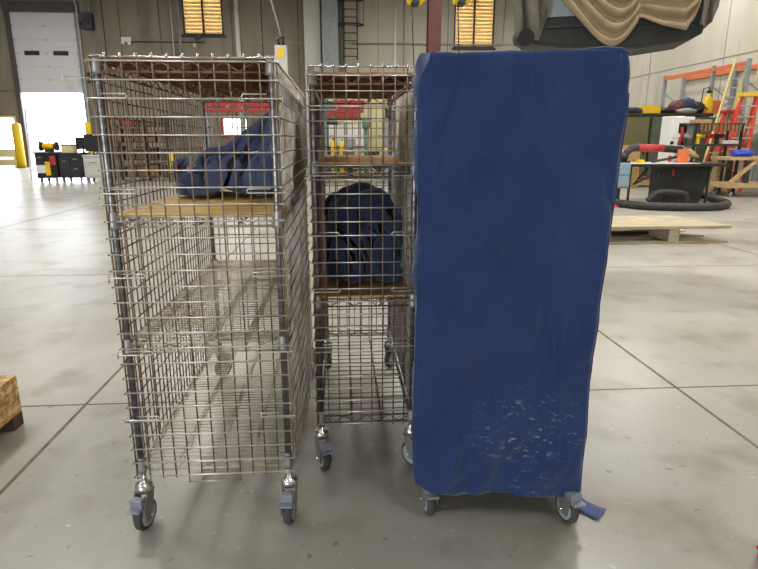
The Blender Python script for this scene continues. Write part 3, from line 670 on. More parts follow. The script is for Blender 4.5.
-8,9,12,17,13,11,9,14,15,9,6,7,-3,0,-10,-4,14,-4,6,-1,-7,-17,8,0,13,1,12,15,11,9,12,13,11,11,-385,-15,19,7,8,0,16,14,11,0,19,8,-1,-6,-12,6,-8,-3,7,15,0,18,5,17,14,8,7,4,13,-9,14,6,
14,14,10,10,15,12,6,7,6,-3,0,-8,0,14,-1,0,-5,-6,6,-13,8,11,0,20,2,10,11,14,12,9,11,-388,8,-1,12,14,18,5,8,2,6,16,3,-1,-7,-9,3,-9,7,18,2,5,12,16,10,7,4,11,13,-1,3,1,18,15,11,6,10,
13,9,6,7,5,-4,3,-5,0,13,-3,0,-5,-6,3,6,5,2,10,10,2,7,11,16,9,10,10,-373,-11,1,16,18,11,6,9,2,14,6,4,-1,-7,-6,-2,11,-2,17,10,6,3,15,4,5,7,12,13,10,-9,2,18,15,9,5,12,15,5,4,10,3,2,
-3,4,1,4,3,-5,-6,-5,1,5,8,7,3,9,6,6,13,11,11,10,10,-361,-11,17,13,-10,17,3,14,3,8,5,2,2,-7,-2,-4,13,1,14,10,2,8,14,-1,11,14,17,11,-5,6,6,21,-2,3,11,13,12,1,6,11,8,4,-8,1,6,-2,-1,
-5,-5,-5,3,10,7,4,5,9,10,6,10,10,10,12,6,-351,9,3,-4,17,-11,16,3,16,-5,4,4,2,-5,1,-5,17,-3,16,10,7,0,11,7,17,20,11,-2,-3,5,20,21,17,-19,6,8,7,4,10,16,8,-6,7,-11,1,-2,-1,-4,-6,-5,4,
10,11,3,5,15,7,8,8,8,11,8,4,-331,-2,1,16,-10,15,0,1,10,-1,-1,4,-3,-3,0,3,18,-2,15,6,5,6,16,15,17,14,-1,6,2,18,13,15,19,-14,-14,12,9,5,15,17,-3,-9,8,-2,-7,-3,-1,-4,-6,-6,3,18,10,9,
-1,10,8,8,8,8,10,9,5,-311,7,-9,13,-5,-9,0,5,12,2,-5,9,14,-8,-12,-2,18,15,-5,11,9,1,17,16,16,12,19,-8,17,17,-2,18,12,-4,-18,10,6,10,11,14,-4,-9,6,-3,-6,-8,2,-5,-3,19,-15,10,11,10,
-1,10,7,7,7,7,18,13,-3,-299,19,-1,-15,-4,0,1,18,-18,2,2,13,15,-3,-6,-8,23,-4,14,-1,0,7,17,16,16,19,13,21,6,-2,14,12,-2,0,-6,-5,11,14,6,9,-7,-3,0,-2,-7,-8,0,0,21,1,-13,22,-3,14,-4,
0,8,6,7,13,19,5,11,-127,-1,-2,-12,-11,-17,-18,-18,-3,1,11,-12,1,0,13,-14,6,-6,0,1,0,3,2,1,2,4,7,-8,-2,14,13,19,1,3,-16,-17,-14,10,-20,-2,11,18,20,15,-14,-15,-16,-17,14,0,24,-9,-11,
-6,5,0,-17,-2,16,-16,0,20,-1,49,-6,2,12,-20,-9,-17,-6,-4,-3,-12,11,-9,4,-11,-3,1,3,2,7,5,0,0,-7,11,-14,-6,2,18,11,13,19,13,-14,-12,-10,-13,-7,-20,14,8,13,12,16,-14,-12,-16,-19,-1,
17,23,3,-3,-6,-9,-16,-10,12,1,-13,15,-5,18,21,10,1,20,-15,-17,2,-17,-17,-2,12,-8,6,0,-8,-4,1,5,3,5,-7,-13,1,6,-4,6,-14,8,16,18,11,-1,20,3,-17,-13,-14,-16,-8,-8,19,16,19,7,-18,-18,
-15,12,-14,19,5,-7,-1,11,6,-10,-17,-11,-3,8,-10,13,9,15,6,13,20,1,-17,-11,-12,0,-11,14,-2,-10,12,-1,-20,-5,9,6,-3,-19,-4,-1,1,6,-8,18,1,16,14,-11,9,16,21,-19,-19,-17,-9,-19,12,9,
20,18,-3,-19,-7,-21,-4,16,-1,-6,2,16,14,3,-17,-6,-4,-10,-13,0,1,18,5,8,18,20,16,-9,-13,-11,0,-13,3,-14,14,-8,5,-11,-3,-7,-2,5,-18,-5,2,0,-1,3,10,17,2,16,-16,16,10,23,-10,-17,-18,
-16,-18,4,18,20,18,-17,-13,-19,9,-20,-1,1,7,18,6,-1,12,6,-15,-7,-5,-8,-12,4,4,5,9,23,16,15,8,-5,-13,-13,0,-13,-3,-3,11,8,-8,-19,7,-5,5,-13,-11,1,0,1,-1,15,12,4,-8,-9,13,19,20,-4,
-20,-19,-12,-14,-6,21,16,3,4,-17,-19,10,-7,-14,17,-10,13,-6,16,7,15,-1,-11,-12,-3,-8,-14,-3,26,-3,13,16,15,9,3,2,-6,-5,-12,1,-9,13,-1,-17,-16,6,10,4,-15,-21,10,2,4,-7,21,10,6,-5,
-16,3,19,-2,5,-11,-15,-4,-12,-13,10,15,17,-3,-19,-19,-7,12,-12,17,-5,-14,16,12,11,-1,16,3,-14,-7,-9,-3,-3,25,-20,12,-2,14,6,5,1,12,9,-6,-7,-8,1,-15,7,-14,-5,11,5,-16,-19,-2,0,1,14,
19,20,4,-6,-15,-6,19,-15,-2,15,-15,-7,-17,-4,7,18,10,-14,-18,-2,-20,0,17,-15,-1,8,-10,13,13,10,18,-13,6,9,-10,-2,-13,24,-11,-19,17,-11,13,19,-9,12,-2,14,11,-11,-16,0,-12,2,-12,15,
-16,-9,-2,-2,5,0,9,14,16,18,-16,-7,-4,2,8,-2,-9,2,-10,-11,-7,3,3,9,-14,-17,2,-19,-1,4,19,-6,-18,7,-1,15,12,5,11,13,1,5,-10,-6,8,-12,-4,-16,16,-8,14,21,13,-1,-7,0,12,-13,-13,7,-9,
-5,-9,11,-8,0,-11,12,1,2,5,11,18,2,-4,-4,-3,7,-10,2,1,-4,-15,-17,15,1,-5,-16,0,-15,-8,5,5,-8,-15,10,-11,1,15,18,8,14,1,-8,11,19,-7,-8,-13,-18,7,-12,14,20,19,8,-11,18,-16,3,0,2,-12,
8,-9,-14,12,-8,-10,3,-8,20,-3,9,9,9,10,6,-13,5,-15,12,-7,6,-7,-16,-20,14,12,-13,-5,-17,-10,0,-14,6,-21,-4,1,17,-10,6,14,2,17,3,-4,17,5,16,-13,-10,-16,-8,-5,18,3,13,22,-8,15,5,4,0,
-14,0,-10,7,-9,-12,0,1,-14,-7,5,20,9,15,15,7,-6,4,-2,-15,1,9,-15,4,-17,-18,11,18,-8,-9,-17,-4,-16,-3,0,-21,-5,6,-1,13,3,-11,3,13,10,12,9,15,1,2,-10,-13,-12,5,1,-5,17,16,17,3,15,-3,
-16,6,-9,-6,-14,16,-2,-9,-9,-8,-6,-4,21,18,22,15,-7,7,-3,4,-15,-6,-11,14,-5,-18,-15,9,17,-6,-7,-14,-3,-19,-4,-6,-8,-8,5,-1,-1,11,-18,3,13,11,11,9,9,-2,24,-11,-12,-9,0,8,-6,11,16,
10,14,-5,4,-5,-10,5,-12,-20,7,21,-7,-8,-5,-7,-9,4,21,20,14,12,7,-2,-4,-8,-8,-10,12,-7,-18,-12,8,-8,-11,9,-11,-6,-21,11,-3,-6,-8,2,-13,9,-8,-3,-2,11,3,18,6,1,3,46,-12,-13,-9,-12,16,
-8,14,15,8,14,4,2,-8,-8,-12,-7,-12,-7,18,19,-7,-5,-9,-10,-10,4,16,16,16,21,9,-3,-8,-5,-16,4,-10,-13,-5,-23,-8,-4,18,-4,-16,-8,-12,14,9,-11,-7,0,-3,5,-2,-1,-11,7,16,-7,15,-2,64,-12,
-13,-12,-10,10,3,7,13,11,8,3,-13,12,-5,-9,-18,-16,-13,21,21,11,-7,-10,-9,-11,-11,19,13,17,16,11,11,-4,-13,-16,-13,0,-15,-19,-13,8,-19,15,-8,-17,-17,-2,16,21,0,-8,2,-5,4,-14,4,4,-6,
12,-14,16,-5,84,-12,-12,-12,-10,5,6,10,0,-15,5,4,8,3,-18,6,-5,-19,-14,20,21,19,3,-15,-6,-10,-12,-11,13,16,14,12,18,9,-10,-17,-19,4,-19,-20,10,-19,4,-12,-13,-10,-18,13,22,14,11,-7,
-2,-4,-15,7,5,4,-4,-3,-17,9,-5,106,-13,-10,-11,-10,-5,13,14,-4,-10,-7,-15,-3,1,-8,1,4,-5,-19,20,19,19,13,-2,-15,-4,-13,-15,-11,11,15,18,17,18,-2,-20,-20,3,-20,-19,13,-10,-15,-16,
-6,-18,4,18,20,-4,19,5,-16,-5,-8,3,3,-1,8,-2,-12,-5,-8,123,-12,-10,-12,-6,-5,-3,18,4,-16,2,-11,-11,-3,-15,-6,-12,-5,-1,17,20,8,13,14,1,-8,-13,-11,-14,-14,18,18,18,19,2,-16,-19,-15,
-4,-20,9,-6,-11,-18,-9,-15,13,20,0,13,12,-5,8,-13,-6,1,0,4,4,5,-8,-6,-9,120,-13,-5,-12,-18,9,-3,-16,21,-6,8,-12,-6,-12,-10,-2,-14,-10,-5,-4,11,17,14,7,6,6,-1,-7,-14,-21,-2,18,19,
19,7,-19,-9,-6,-19,-14,0,2,-17,-17,-13,-3,16,7,16,1,-2,16,14,-9,-13,-8,3,7,15,-2,-8,-13,-17,137,-11,-14,-11,-14,4,-21,-5,11,21,5,-7,-19,-15,6,-17,-6,-6,0,-7,-11,1,13,9,6,6,6,10,-8,
-21,-17,15,19,19,8,-14,12,-18,-20,-7,6,-11,-21,-16,-12,4,16,8,10,-4,14,12,12,-4,-12,-11,7,9,1,-14,-16,-13,3,142,-7,-17,-9,-13,-13,-15,10,10,-7,3,-4,-9,-1,-10,-3,0,-5,-2,-10,-10,
-12,-7,5,7,6,7,15,4,-15,-22,8,18,19,-1,1,21,-19,-18,4,1,-18,-21,-18,-11,10,16,10,-4,11,12,8,13,0,-14,-12,-14,18,-7,-17,-12,1,12,142,-17,-17,-6,-11,-9,-17,-2,16,2,5,-1,-10,-6,-4,-3,
-2,-7,-10,-4,-8,-11,-8,-8,-4,0,6,15,15,0,-21,-9,18,17,3,8,21,-16,-18,-5,9,-18,-19,-21,-7,14,16,-3,11,10,11,6,-9,6,-18,-5,-13,3,0,-16,-1,13,6,129,-4,-18,3,-11,-15,-9,-5,-4,-13,14,
10,4,-7,-14,-3,3,-1,-5,-4,-11,-11,-8,-5,-8,1,-14,3,16,16,-11,-17,7,19,14,5,21,-12,-20,-3,6,-19,-16,-21,0,16,-2,16,9,3,18,-12,-7,-5,-7,-6,-9,-5,-2,0,7,10,7,104,17,-11,-16,-17,10,-7,
-17,-18,-1,-1,7,8,10,-10,-4,-5,5,6,-7,-12,-7,-10,-11,2,-17,-10,-3,4,17,10,-18,-5,16,19,7,22,-8,-21,3,-2,-20,-18,-15,12,0,8,0,10,18,0,8,-7,-1,-9,-8,-10,-9,1,4,6,7,4,100,4,5,-17,-15,
-13,-5,-2,-1,-8,-3,-2,13,-2,12,-4,-1,-1,6,-7,-11,-2,-13,-14,-13,4,-10,-8,-6,0,20,-3,-12,3,17,18,22,-7,-19,9,-12,-19,-20,-2,12,2,-6,5,17,15,3,0,-3,-4,2,-13,-6,-7,2,4,4,3,3,104,6,-4,
-17,-18,-7,-18,11,6,-7,-10,-7,8,12,2,10,-3,-2,4,-15,-9,-10,-11,-12,2,-15,6,-7,-5,-4,-7,13,-1,-13,16,21,19,-16,-3,6,-15,-20,-13,9,-2,0,9,10,9,8,1,0,-1,2,-9,3,-6,-7,3,5,3,3,4,102,
-13,2,-13,-11,-18,-17,-4,19,0,-14,-1,12,11,4,9,-1,-6,-3,-11,-5,-10,-13,-13,-11,-9,0,3,-2,0,-4,-4,7,-14,7,21,19,-17,12,-5,-17,-20,0,9,-3,5,11,8,-5,9,7,-3,0,1,-2,1,-3,-3,2,4,5,2,3,
71,4,-10,-17,-12,5,-12,-16,16,-17,16,1,6,20,3,2,2,-3,-4,-12,-12,-5,-11,-12,-13,-13,-5,-7,-2,1,8,7,-9,1,-7,16,19,-11,13,-8,-20,-7,7,-1,5,1,13,-2,7,4,3,4,2,-6,1,3,1,-1,1,1,5,5,5,38,
1,-14,-7,-9,-10,4,3,4,-21,-4,15,21,19,16,2,-1,-3,-9,-16,-4,-12,-17,-20,-12,-5,7,-6,-4,-4,-1,4,9,-3,-4,-1,18,-4,16,-17,-11,5,-1,10,-1,2,4,7,5,6,4,5,1,-7,2,3,1,0,-1,5,6,4,3,1,-2,-2,
-15,-8,-13,2,4,18,0,-18,7,18,20,16,18,2,0,-12,-16,-12,-17,-12,-8,-8,-10,-10,-7,-2,11,5,1,-5,4,5,-3,0,3,16,-13,-2,6,-1,4,6,4,2,5,6,4,8,8,-1,-3,-1,1,3,1,0,5,1,1,5,-5,-14,-17,-9,4,
-15,-3,-3,8,16,1,-9,12,16,15,9,2,4,12,-17,-15,-11,-3,-8,-10,-9,-10,-12,-9,2,5,9,10,-1,1,6,0,0,0,1,4,3,1,5,4,3,5,5,4,6,6,7,5,-8,-1,5,4,4,-5,4,1,-10,14,-15,-10,-17,-10,-7,-3,-3,2,-6,
-3,8,17,8,15,17,-1,-12,4,15,-22,6,-4,-16,-15,-11,-15,4,-16,6,7,3,-1,1,12,9,-6,13,-1,0,1,5,2,2,3,6,4,4,4,6,6,6,5,5,-2,-12,9,3,4,-5,1,-1,3,-14,2,-12,-10,-13,-4,-5,-3,-7,4,-4,8,6,17,
1,18,-15,16,4,-20,1,-19,-1,-16,-17,-5,-10,9,-13,8,16,-5,6,11,5,5,4,3,10,0,0,-2,10,-1,6,5,8,7,4,5,6,4,3,1,-2,-6,3,0,0,1,-3,5,-12,6,-20,4,-12,-11,-2,-16,11,-10,1,-9,14,-2,12,11,-3,
-6,-5,9,4,-17,-20,-12,-16,-13,-4,7,0,-1,7,9,10,13,8,8,3,8,0,10,3,-2,0,-2,12,-1,8,2,15,10,1,2,6,3,2,-12,-2,2,4,-11,7,2,-10,4,7,-21,-3,-22,7,-10,-18,-14,0,18,-10,12,4,9,3,10,-1,-18,
-14,15,-20,-8,-18,-15,-8,2,6,2,5,5,10,10,11,6,2,15,2,6,-8,18,3,-3,0,-2,13,1,11,-7,5,1,6,19,3,-8,9,-4,-5,-3,0,4,-11,5,7,-17,-2,-19,-5,-17,6,-11,-17,-17,18,14,1,9,7,9,-12,10,-19,0,
-5,-11,-13,-12,-8,-5,5,-5,8,7,5,5,15,6,-7,13,17,7,2,-11,5,19,1,0,-1,-2,15,5,-6,-1,9,7,-10,17,3,9,2,-6,-1,-3,-14,5,3,-13,-6,-14,1,-20,-12,-12,-4,-13,-10,11,16,16,11,6,3,-11,-8,11,
-2,-6,-11,-12,-11,-7,-13,2,2,9,9,3,8,9,-13,14,8,16,12,1,-13,-2,18,14,2,-1,-2,-3,11,-4,9,3,-6,-9,-4,3,14,15,13,2,-19,2,-9,-17,-12,-8,10,-23,7,-7,-15,-9,-12,-10,13,14,12,13,14,-1,
-12,-6,-4,13,-8,-21,-16,-2,2,-13,0,7,12,7,5,0,-11,10,10,10,15,-5,18,-10,-11,16,19,8,1,-1,-3,-1,-4,4,8,2,-8,-16,-1,-2,15,14,13,0,-7,-18,-3,-7,-11,-15,-1,-21,-2,13,-14,-13,-15,8,18,
12,11,12,-5,9,-4,-3,-2,-14,-11,-6,-5,-8,-3,4,8,-6,8,16,-11,4,8,6,11,-14,13,20,-4,-7,8,15,19,6,-1,-3,-4,-2,-4,9,-3,-1,-14,-6,-8,-4,16,12,5,4,-6,-2,-16,-3,-21,-18,-14,0,12,-5,-12,-7,
-7,10,9,11,19,12,8,-2,-6,-5,-9,-6,-19,-2,-2,0,5,-16,17,7,-1,5,6,0,15,0,-19,13,20,10,-9,-3,20,14,15,5,-4,-3,-2,-4,-3,-6,-4,3,-15,-3,-3,-5,1,5,8,3,-3,1,1,-29,-18,-15,-3,5,11,-9,-7,
-7,2,7,16,15,10,0,-6,-12,-6,-3,-11,10,-1,-3,-5,-16,7,17,4,9,3,-8,16,11,-17,-12,10,21,19,-4,-17,14,19,16,16,-2,-2,-3,-2,-5,-5,-5,-5,-7,-2,-2,-5,0,6,8,-3,-1,3,-16,-20,-15,-13,-3,10,
10,-11,-10,-5,-10,9,21,-6,10,2,-13,-12,-6,-5,17,-11,10,15,-14,-13,8,14,10,12,-9,7,14,-3,-11,-16,11,18,18,-3,-16,9,20,13,20,10,-2,-2,-10,4,-5,-5,-10,-4,-5,2,-5,-2,10,-10,2,-8,-2,-2,
-18,-17,-10,-14,10,10,-12,11,-17,-4,3,20,-13,-1,-4,-3,-1,-6,8,-10,8,18,-5,6,-12,-9,22,14,-4,11,13,-3,-14,-19,13,7,11,18,-2,-15,6,19,20,12,20,2,-5,-16,-9,9,3,-12,-12,-2,3,1,-1,-10,
5,-6,-1,4,1,-28,-17,-14,-14,-8,7,16,-5,-9,7,4,10,-4,0,-5,-1,0,-13,2,2,8,-2,16,6,-14,-17,2,15,17,17,3,-10,-17,-20,6,22,14,16,-15,0,5,15,19,18,7,12,-1,-14,-19,-3,19,-21,3,-1,8,-15,
-2,5,-8,2,-9,13,-18,-24,-5,-11,-17,-12,15,-4,-16,-2,20,14,7,2,-11,7,1,-18,8,-13,13,-12,14,19,-11,-4,-17,4,17,17,9,1,-12,-19,-20,11,20,20,10,-13,12,-6,19,16,-3,12,18,11,-22,-14,-9,
17,-8,6,1,-6,-1,-2,-6,3,0,-8,-9,8,-37,-17,-14,-8,11,-7,-20,-8,12,16,13,3,-5,15,-6,7,-10,-16,15,-8,6,-2,23,-1,-12,-8,11,10,-13,19,5,-16,-20,-12,16,15,22,-9,3,-5,18,12,1,1,17,17,13,
-2,-12,-15,0,18,4,-2,-9,0,-10,-2,2,-4,3,-6,0,-48,-20,-13,8,-7,-18,-12,8,19,-5,1,4,18,9,0,-3,-12,9,-8,13,5,-7,0,22,-7,-4,3,-10,14,-9,12,-20,-20,-5,17,16,18,-10,-14,12,7,19,7,-8,14,
17,18,-10,16,-12,-13,-3,17,9,-2,-8,-6,-2,-6,1,5,-3,3,-70,-19,8,-15,-16,-1,-3,16,-1,15,3,-15,8,14,-5,4,5,2,3,8,-12,13,-9,4,13,5,-8,-11,2,13,-9,-20,-19,2,17,18,9,-11,-5,-8,21,18,4,
-11,24,6,19,9,-10,13,-13,-19,9,12,7,2,0,-7,1,3,-8,8,0,-85,0,-15,0,-4,-2,-2,-1,13,-2,15,-16,-2,7,9,9,6,-3,8,1,-14,0,6,11,13,2,-3,-10,3,-18,-11,-8,-6,-4,15,20,0,-10,0,-11,15,10,5,20,
1,20,2,16,0,-3,2,-17,-13,11,6,1,4,17,3,-4,3,-9,2,-68,-10,-15,7,-4,-4,-14,12,5,8,7,-4,-7,9,8,-11,6,18,-1,-18,12,-8,13,10,-1,-6,8,7,-11,-17,-17,-18,-16,12,22,1,8,-8,4,-6,16,7,12,14,
9,-2,16,-2,12,9,-4,-18,-20,-3,7,17,17,7,11,0,-7,-7,-9,-46,-11,-14,-5,7,-9,-11,11,11,7,-6,9,-5,-13,3,5,17,-13,14,-2,-14,14,13,-3,-14,-3,3,14,-15,-17,-16,-17,-17,19,15,-5,14,0,3,3,
18,12,-2,-3,15,5,13,4,-1,6,12,-14,-17,-15,18,16,16,13,2,-2,3,-3,-5,-80,16,-5,-7,-2,-8,0,3,15,5,-2,4,-19,8,0,0,2,5,-21,-1,20,10,3,-8,-1,9,-2,-7,-18,-18,-7,-21,-16,11,14,18,-8,9,2,
16,2,14,-14,0,20,-4,14,8,-4,10,13,-13,-18,9,16,16,16,2,-5,-2,5,-5,3,-87,2,12,13,-2,-10,-6,11,9,12,-5,-9,-5,-2,13,-15,-19,10,-14,2,19,16,-1,7,5,-10,-19,3,-18,-14,-19,-8,-18,10,15,
22,0,-3,16,-1,0,13,4,-5,14,2,10,-11,0,8,13,-10,2,18,11,16,6,-10,2,10,-8,-3,7,-108,9,22,-1,20,3,-10,9,14,8,-6,-4,-2,0,-6,-17,-20,-6,6,12,13,17,3,11,-3,-19,-15,-16,-6,-19,-15,-14,-3,
16,18,14,-11,13,8,-5,6,7,13,-6,10,14,-6,1,-15,-2,11,19,2,7,15,16,-12,12,0,-8,-2,9,0,-108,10,2,18,14,20,-3,2,19,-7,10,-3,-15,-18,-3,-17,0,-9,18,8,15,12,0,12,-7,-15,-17,-16,-11,-20,
-10,-19,13,11,17,-7,8,13,1,-8,3,12,18,-4,13,16,-4,-3,-19,-15,7,17,18,8,9,-3,19,0,-5,5,-1,-5,5,-104,18,4,12,14,-2,19,13,-13,19,10,-8,-16,-18,-20,-16,2,12,10,13,15,14,6,-1,-16,-20,
-3,-10,-19,-19,-22,1,12,16,11,-10,14,4,-5,-9,3,14,13,12,12,17,-7,-4,-17,-15,2,16,19,11,7,9,-9,10,0,-9,6,4,-2,-90,8,12,-2,9,19,14,8,-7,16,7,-7,-14,-19,-21,-19,17,12,8,13,15,15,-1,
-15,-20,-15,-9,-9,-8,-16,-17,11,4,20,-12,14,11,-8,-16,-7,16,21,10,16,11,15,-2,-11,-17,-16,1,15,21,-11,22,10,-2,-1,-11,6,7,-2,-3,-71,8,1,8,-1,8,18,-5,22,13,-1,-12,-5,-20,-17,-22,15,
21,7,-1,20,17,-4,-22,-11,-5,-6,-8,-19,-12,-15,2,11,1,11,13,4,-19,-9,-6,13,17,14,18,-1,20,4,-14,-11,-16,-1,16,24,-18,23,6,-16,0,1,3,11,-11,5,-53,7,6,-4,10,-8,-1,19,4,19,9,-13,-17,
-5,-17,-20,12,20,1,16,4,20,-17,-7,-1,2,-9,-23,-16,-15,2,4,3,0,9,13,-10,-13,0,1,9,0,18,4,12,19,-1,-1,-15,-14,1,15,7,3,15,-15,16,3,0,-1,-16,-3,17,-38,4,4,-2,-3,6,0,-4,18,2,16,-18,
-14,-14,-10,-9,7,20,10,17,-9,17,-10,12,0,-5,-21,-16,-16,-8,-2,9,3,-2,1,12,-9,-11,8,1,2,-5,14,14,7,11,7,-4,-13,-12,-2,12,19,5,-19,11,12,0,1,-13,-14,3,15,-12,-1,5,-4,-3,-15,4,9,19,6,
-17,-2,-1,-12,-9,-15,11,12,9,3,17,-9,11,-3,3,-13,-1,-14,-11,-7,-7,3,10,1,-2,9,-12,-7,-3,15,1,-8,4,16,9,5,14,-11,-5,-4,-6,2,21,2,-17,15,2,0,-1,-17,10,5,-15,9,8,0,-1,-20,5,3,-3,5,13,
-4,2,-1,-12,-12,-14,-1,22,15,3,0,1,-3,4,1,-3,-11,-4,-10,-6,-2,-12,21,4,-2,-6,-2,-3,-9,15,-2,-5,0,11,6,-1,18,2,-3,0,-5,-16,23,-17,16,2,1,-2,-5,-5,-12,22,-20,154,18,15,-10,-12,-8,-7,
-10,-16,-16,-20,-14,-5,-6,-14,-1,-5,1,-1,-1,-3,17,19,19,19,22,18,12,15,11,15,1,-20,-7,11,-6,-11,-14,-5,-19,14,9,5,-4,-3,-12,17,6,9,13,-6,3,-2,0,-15,-5,-10,-20,-7,-12,-21,6,11,54,
13,-6,-12,-4,-16,-8,7,-20,-20,-14,-17,-18,-4,-13,-6,-4,-1,0,3,17,19,19,19,14,16,22,23,5,16,-7,7,-8,-15,-1,0,-1,-18,1,-12,-8,13,-3,-4,-4,10,17,-12,15,2,-5,9,10,11,-5,-21,-17,-14,
-17,-10,-12,-14,17,67,-8,-5,-5,-11,-5,-9,-6,3,-20,-16,-15,-18,-20,-12,-6,-3,7,9,11,18,13,19,19,15,18,17,19,10,3,-11,-2,-7,-8,-8,0,-2,-4,-10,-11,2,0,1,-8,0,9,16,-3,-1,7,0,18,4,2,3,
-20,-15,-16,-15,-16,-6,-14,3,75,0,-14,2,-13,-9,-9,-10,17,-11,-14,-19,-18,-17,-17,10,2,3,9,12,2,19,18,20,17,14,6,7,13,-1,-3,-10,-6,-8,-8,-3,0,-6,-4,-6,-8,6,-1,-7,-1,19,2,8,-7,4,19,
-2,3,4,1,-6,-18,-18,-17,-16,-11,-9,-6,78,-1,-6,-5,-6,-5,-6,-11,16,1,-19,-15,-14,-15,-21,-15,24,13,7,16,-7,19,21,20,18,18,12,-14,-6,-3,0,-8,-7,-5,-12,1,0,-12,-3,-6,-6,4,-2,10,10,0,
0,1,10,0,7,-3,3,8,-2,-2,-12,-18,-17,-20,-15,-7,-11,78,1,-3,-10,-7,-1,3,4,-5,15,-14,-20,-18,-18,-14,-16,9,20,19,1,14,16,23,20,18,19,5,1,-22,-15,-7,-8,4,-11,-15,1,-4,0,-13,-8,0,-2,
13,3,2,0,-1,13,-1,3,2,1,10,-2,-2,-1,-3,-17,-15,-20,-18,-16,-6,77,-3,9,-9,-1,-18,1,10,15,-3,-8,-19,-13,-8,-21,-8,-10,21,17,21,14,3,18,21,20,12,8,-1,-11,-18,-12,-12,9,-11,-19,-9,-3,
4,-13,-12,0,2,10,3,4,-4,13,-2,0,4,3,14,-3,-3,-3,5,-3,-15,-12,-19,-17,-10,-3,66,-7,7,10,-11,-19,16,0,-2,2,9,-17,-17,-18,-8,-18,-5,20,14,20,14,4,20,19,20,4,7,4,-13,-17,-9,-18,8,-9,
-15,-12,-10,3,-9,-12,-1,8,1,3,9,0,1,3,3,3,4,9,7,-4,-6,-1,-2,-6,-18,-11,-18,-6,-11,58,9,-6,8,-7,3,-10,2,-5,17,-6,-7,-11,-7,-20,-2,-17,17,13,10,16,15,20,18,12,6,-1,2,-2,-11,-17,-18,
-1,12,-20,-14,-15,-4,1,-20,-4,8,1,11,-1,0,1,3,10,8,-2,7,3,-4,-7,-3,15,-11,2,-17,-16,-21,-1,59,-9,2,3,-9,4,-6,0,16,-2,-14,-6,-10,-6,3,-19,10,1,19,7,11,21,14,13,19,18,-19,-14,1,3,
-18,-17,-5,8,-14,-11,-5,-18,-5,8,-16,12,-19,1,17,-13,3,18,10,-10,6,2,0,-4,-6,1,15,14,-19,-15,-16,-4,-10,42,-8,11,-6,-5,-2,9,-3,2,-3,0,-13,-18,-5,18,9,-10,12,15,6,8,15,19,18,6,21,
-7,-18,15,-21,-20,1,-18,16,-19,0,-17,-19,7,9,-12,-16,7,-20,3,21,-13,2,10,-5,-5,4,13,-16,19,6,17,-1,-20,-19,-10,11,-7,39,-12,-13,-7,-8,5,5,-2,-6,-3,0,14,-20,-2,10,15,7,5,14,15,6,5,
9,20,14,-5,15,-15,6,-21,0,-19,-3,13,-12,-18,-10,-20,16,9,-17,-11,-12,-10,-2,17,10,-6,-15,-9,-6,3,21,-3,14,18,16,-14,-19,-7,1,1,-4,18,-15,-14,-11,8,-14,2,0,-3,7,19,0,2,-7,8,14,12,
-4,7,19,18,8,7,11,17,-5,1,-1,-5,-4,-19,0,-9,10,-10,-16,-19,-10,12,14,-18,-12,-13,-13,-1,15,-10,-4,-13,-7,13,-12,21,15,10,12,21,-15,-7,-6,-2,2,-4,-14,-15,-15,10,-15,3,13,-14,0,14,1,
-11,3,16,18,11,12,-1,10,6,22,3,11,14,17,0,6,-2,-5,-16,-18,-9,10,-18,-13,5,-17,-6,6,16,-13,-11,-17,-5,-2,10,-4,-17,-18,-8,17,-1,-6,17,17,23,20,-7,-6,-5,1,-2,-2,-43,-16,-7,4,17,-7,
13,-11,-16,-2,2,6,12,17,17,15,13,-9,14,7,4,16,9,16,18,10,-16,-8,-6,-6,-3,-13,-10,-3,-16,13,-10,-5,9,-2,-2,-13,-13,-2,-5,11,-17,-11,-11,-17,3,-14,16,20,13,21,20,12,-6,-6,-4,1,1,-73,
-13,0,13,17,2,-15,15,-19,-6,9,8,11,12,18,18,6,-3,12,1,3,16,10,17,18,11,-6,-6,-7,-9,-7,-12,-13,-12,-3,13,-6,-5,7,-4,-2,-16,-6,-2,-4,-13,-8,-13,-12,-9,-19,10,3,13,23,12,20,19,14,-8,
-3,2,2,-108,0,13,7,18,-13,-10,14,5,-9,2,10,16,13,2,18,17,3,6,2,4,6,15,12,18,6,2,-14,-12,-9,-8,-10,7,-9,-5,13,-1,-7,5,-5,-13,-3,-13,5,-16,-2,-11,-13,-12,-13,-18,-13,19,15,2,19,22,
20,19,9,-1,2,3,-129,8,8,15,18,-6,-16,-8,0,9,15,-1,11,-2,18,20,16,21,2,3,6,8,9,0,4,13,1,-4,-11,-14,-5,0,0,4,-7,11,2,-7,-1,-3,-14,-16,3,0,-9,-5,-13,-12,-15,-18,-12,-18,-5,17,11,20,
24,18,22,15,10,8,0,-147,14,5,17,14,-13,6,-8,-6,10,-7,17,15,6,2,16,16,18,24,4,4,3,8,8,-7,-7,1,6,-6,-10,-3,3,3,6,-6,-5,12,-7,-14,9,-17,-17,14,-2,-8,-9,-13,-11,-21,-14,-16,-17,-16,7,
15,22,22,21,11,24,14,18,-17,-138,10,19,2,-1,6,15,-3,0,6,-12,10,11,16,9,10,16,17,22,13,0,12,5,0,-1,-4,-8,-10,-2,9,-6,2,6,8,-4,-6,0,-17,10,1,-17,-18,10,9,-8,-14,-11,-18,-15,-16,-20,
-15,-13,-8,21,21,20,16,17,16,14,10,13,-148,7,13,16,4,7,2,9,0,-7,-1,3,8,11,20,6,18,18,21,17,8,-6,4,4,-3,-3,3,-8,-6,11,-2,-2,9,7,-3,-12,-16,4,8,-6,-18,-10,7,11,-9,-16,-10,-19,-17,
-14,-15,-21,-11,-11,19,14,17,17,10,9,12,11,16,-115,0,11,15,-4,13,13,-8,-4,13,5,-17,16,11,6,18,14,19,22,9,17,4,-3,-6,-4,-5,-2,14,-1,-2,10,-3,8,6,-10,-11,-11,1,11,-15,-14,-4,8,8,-11,
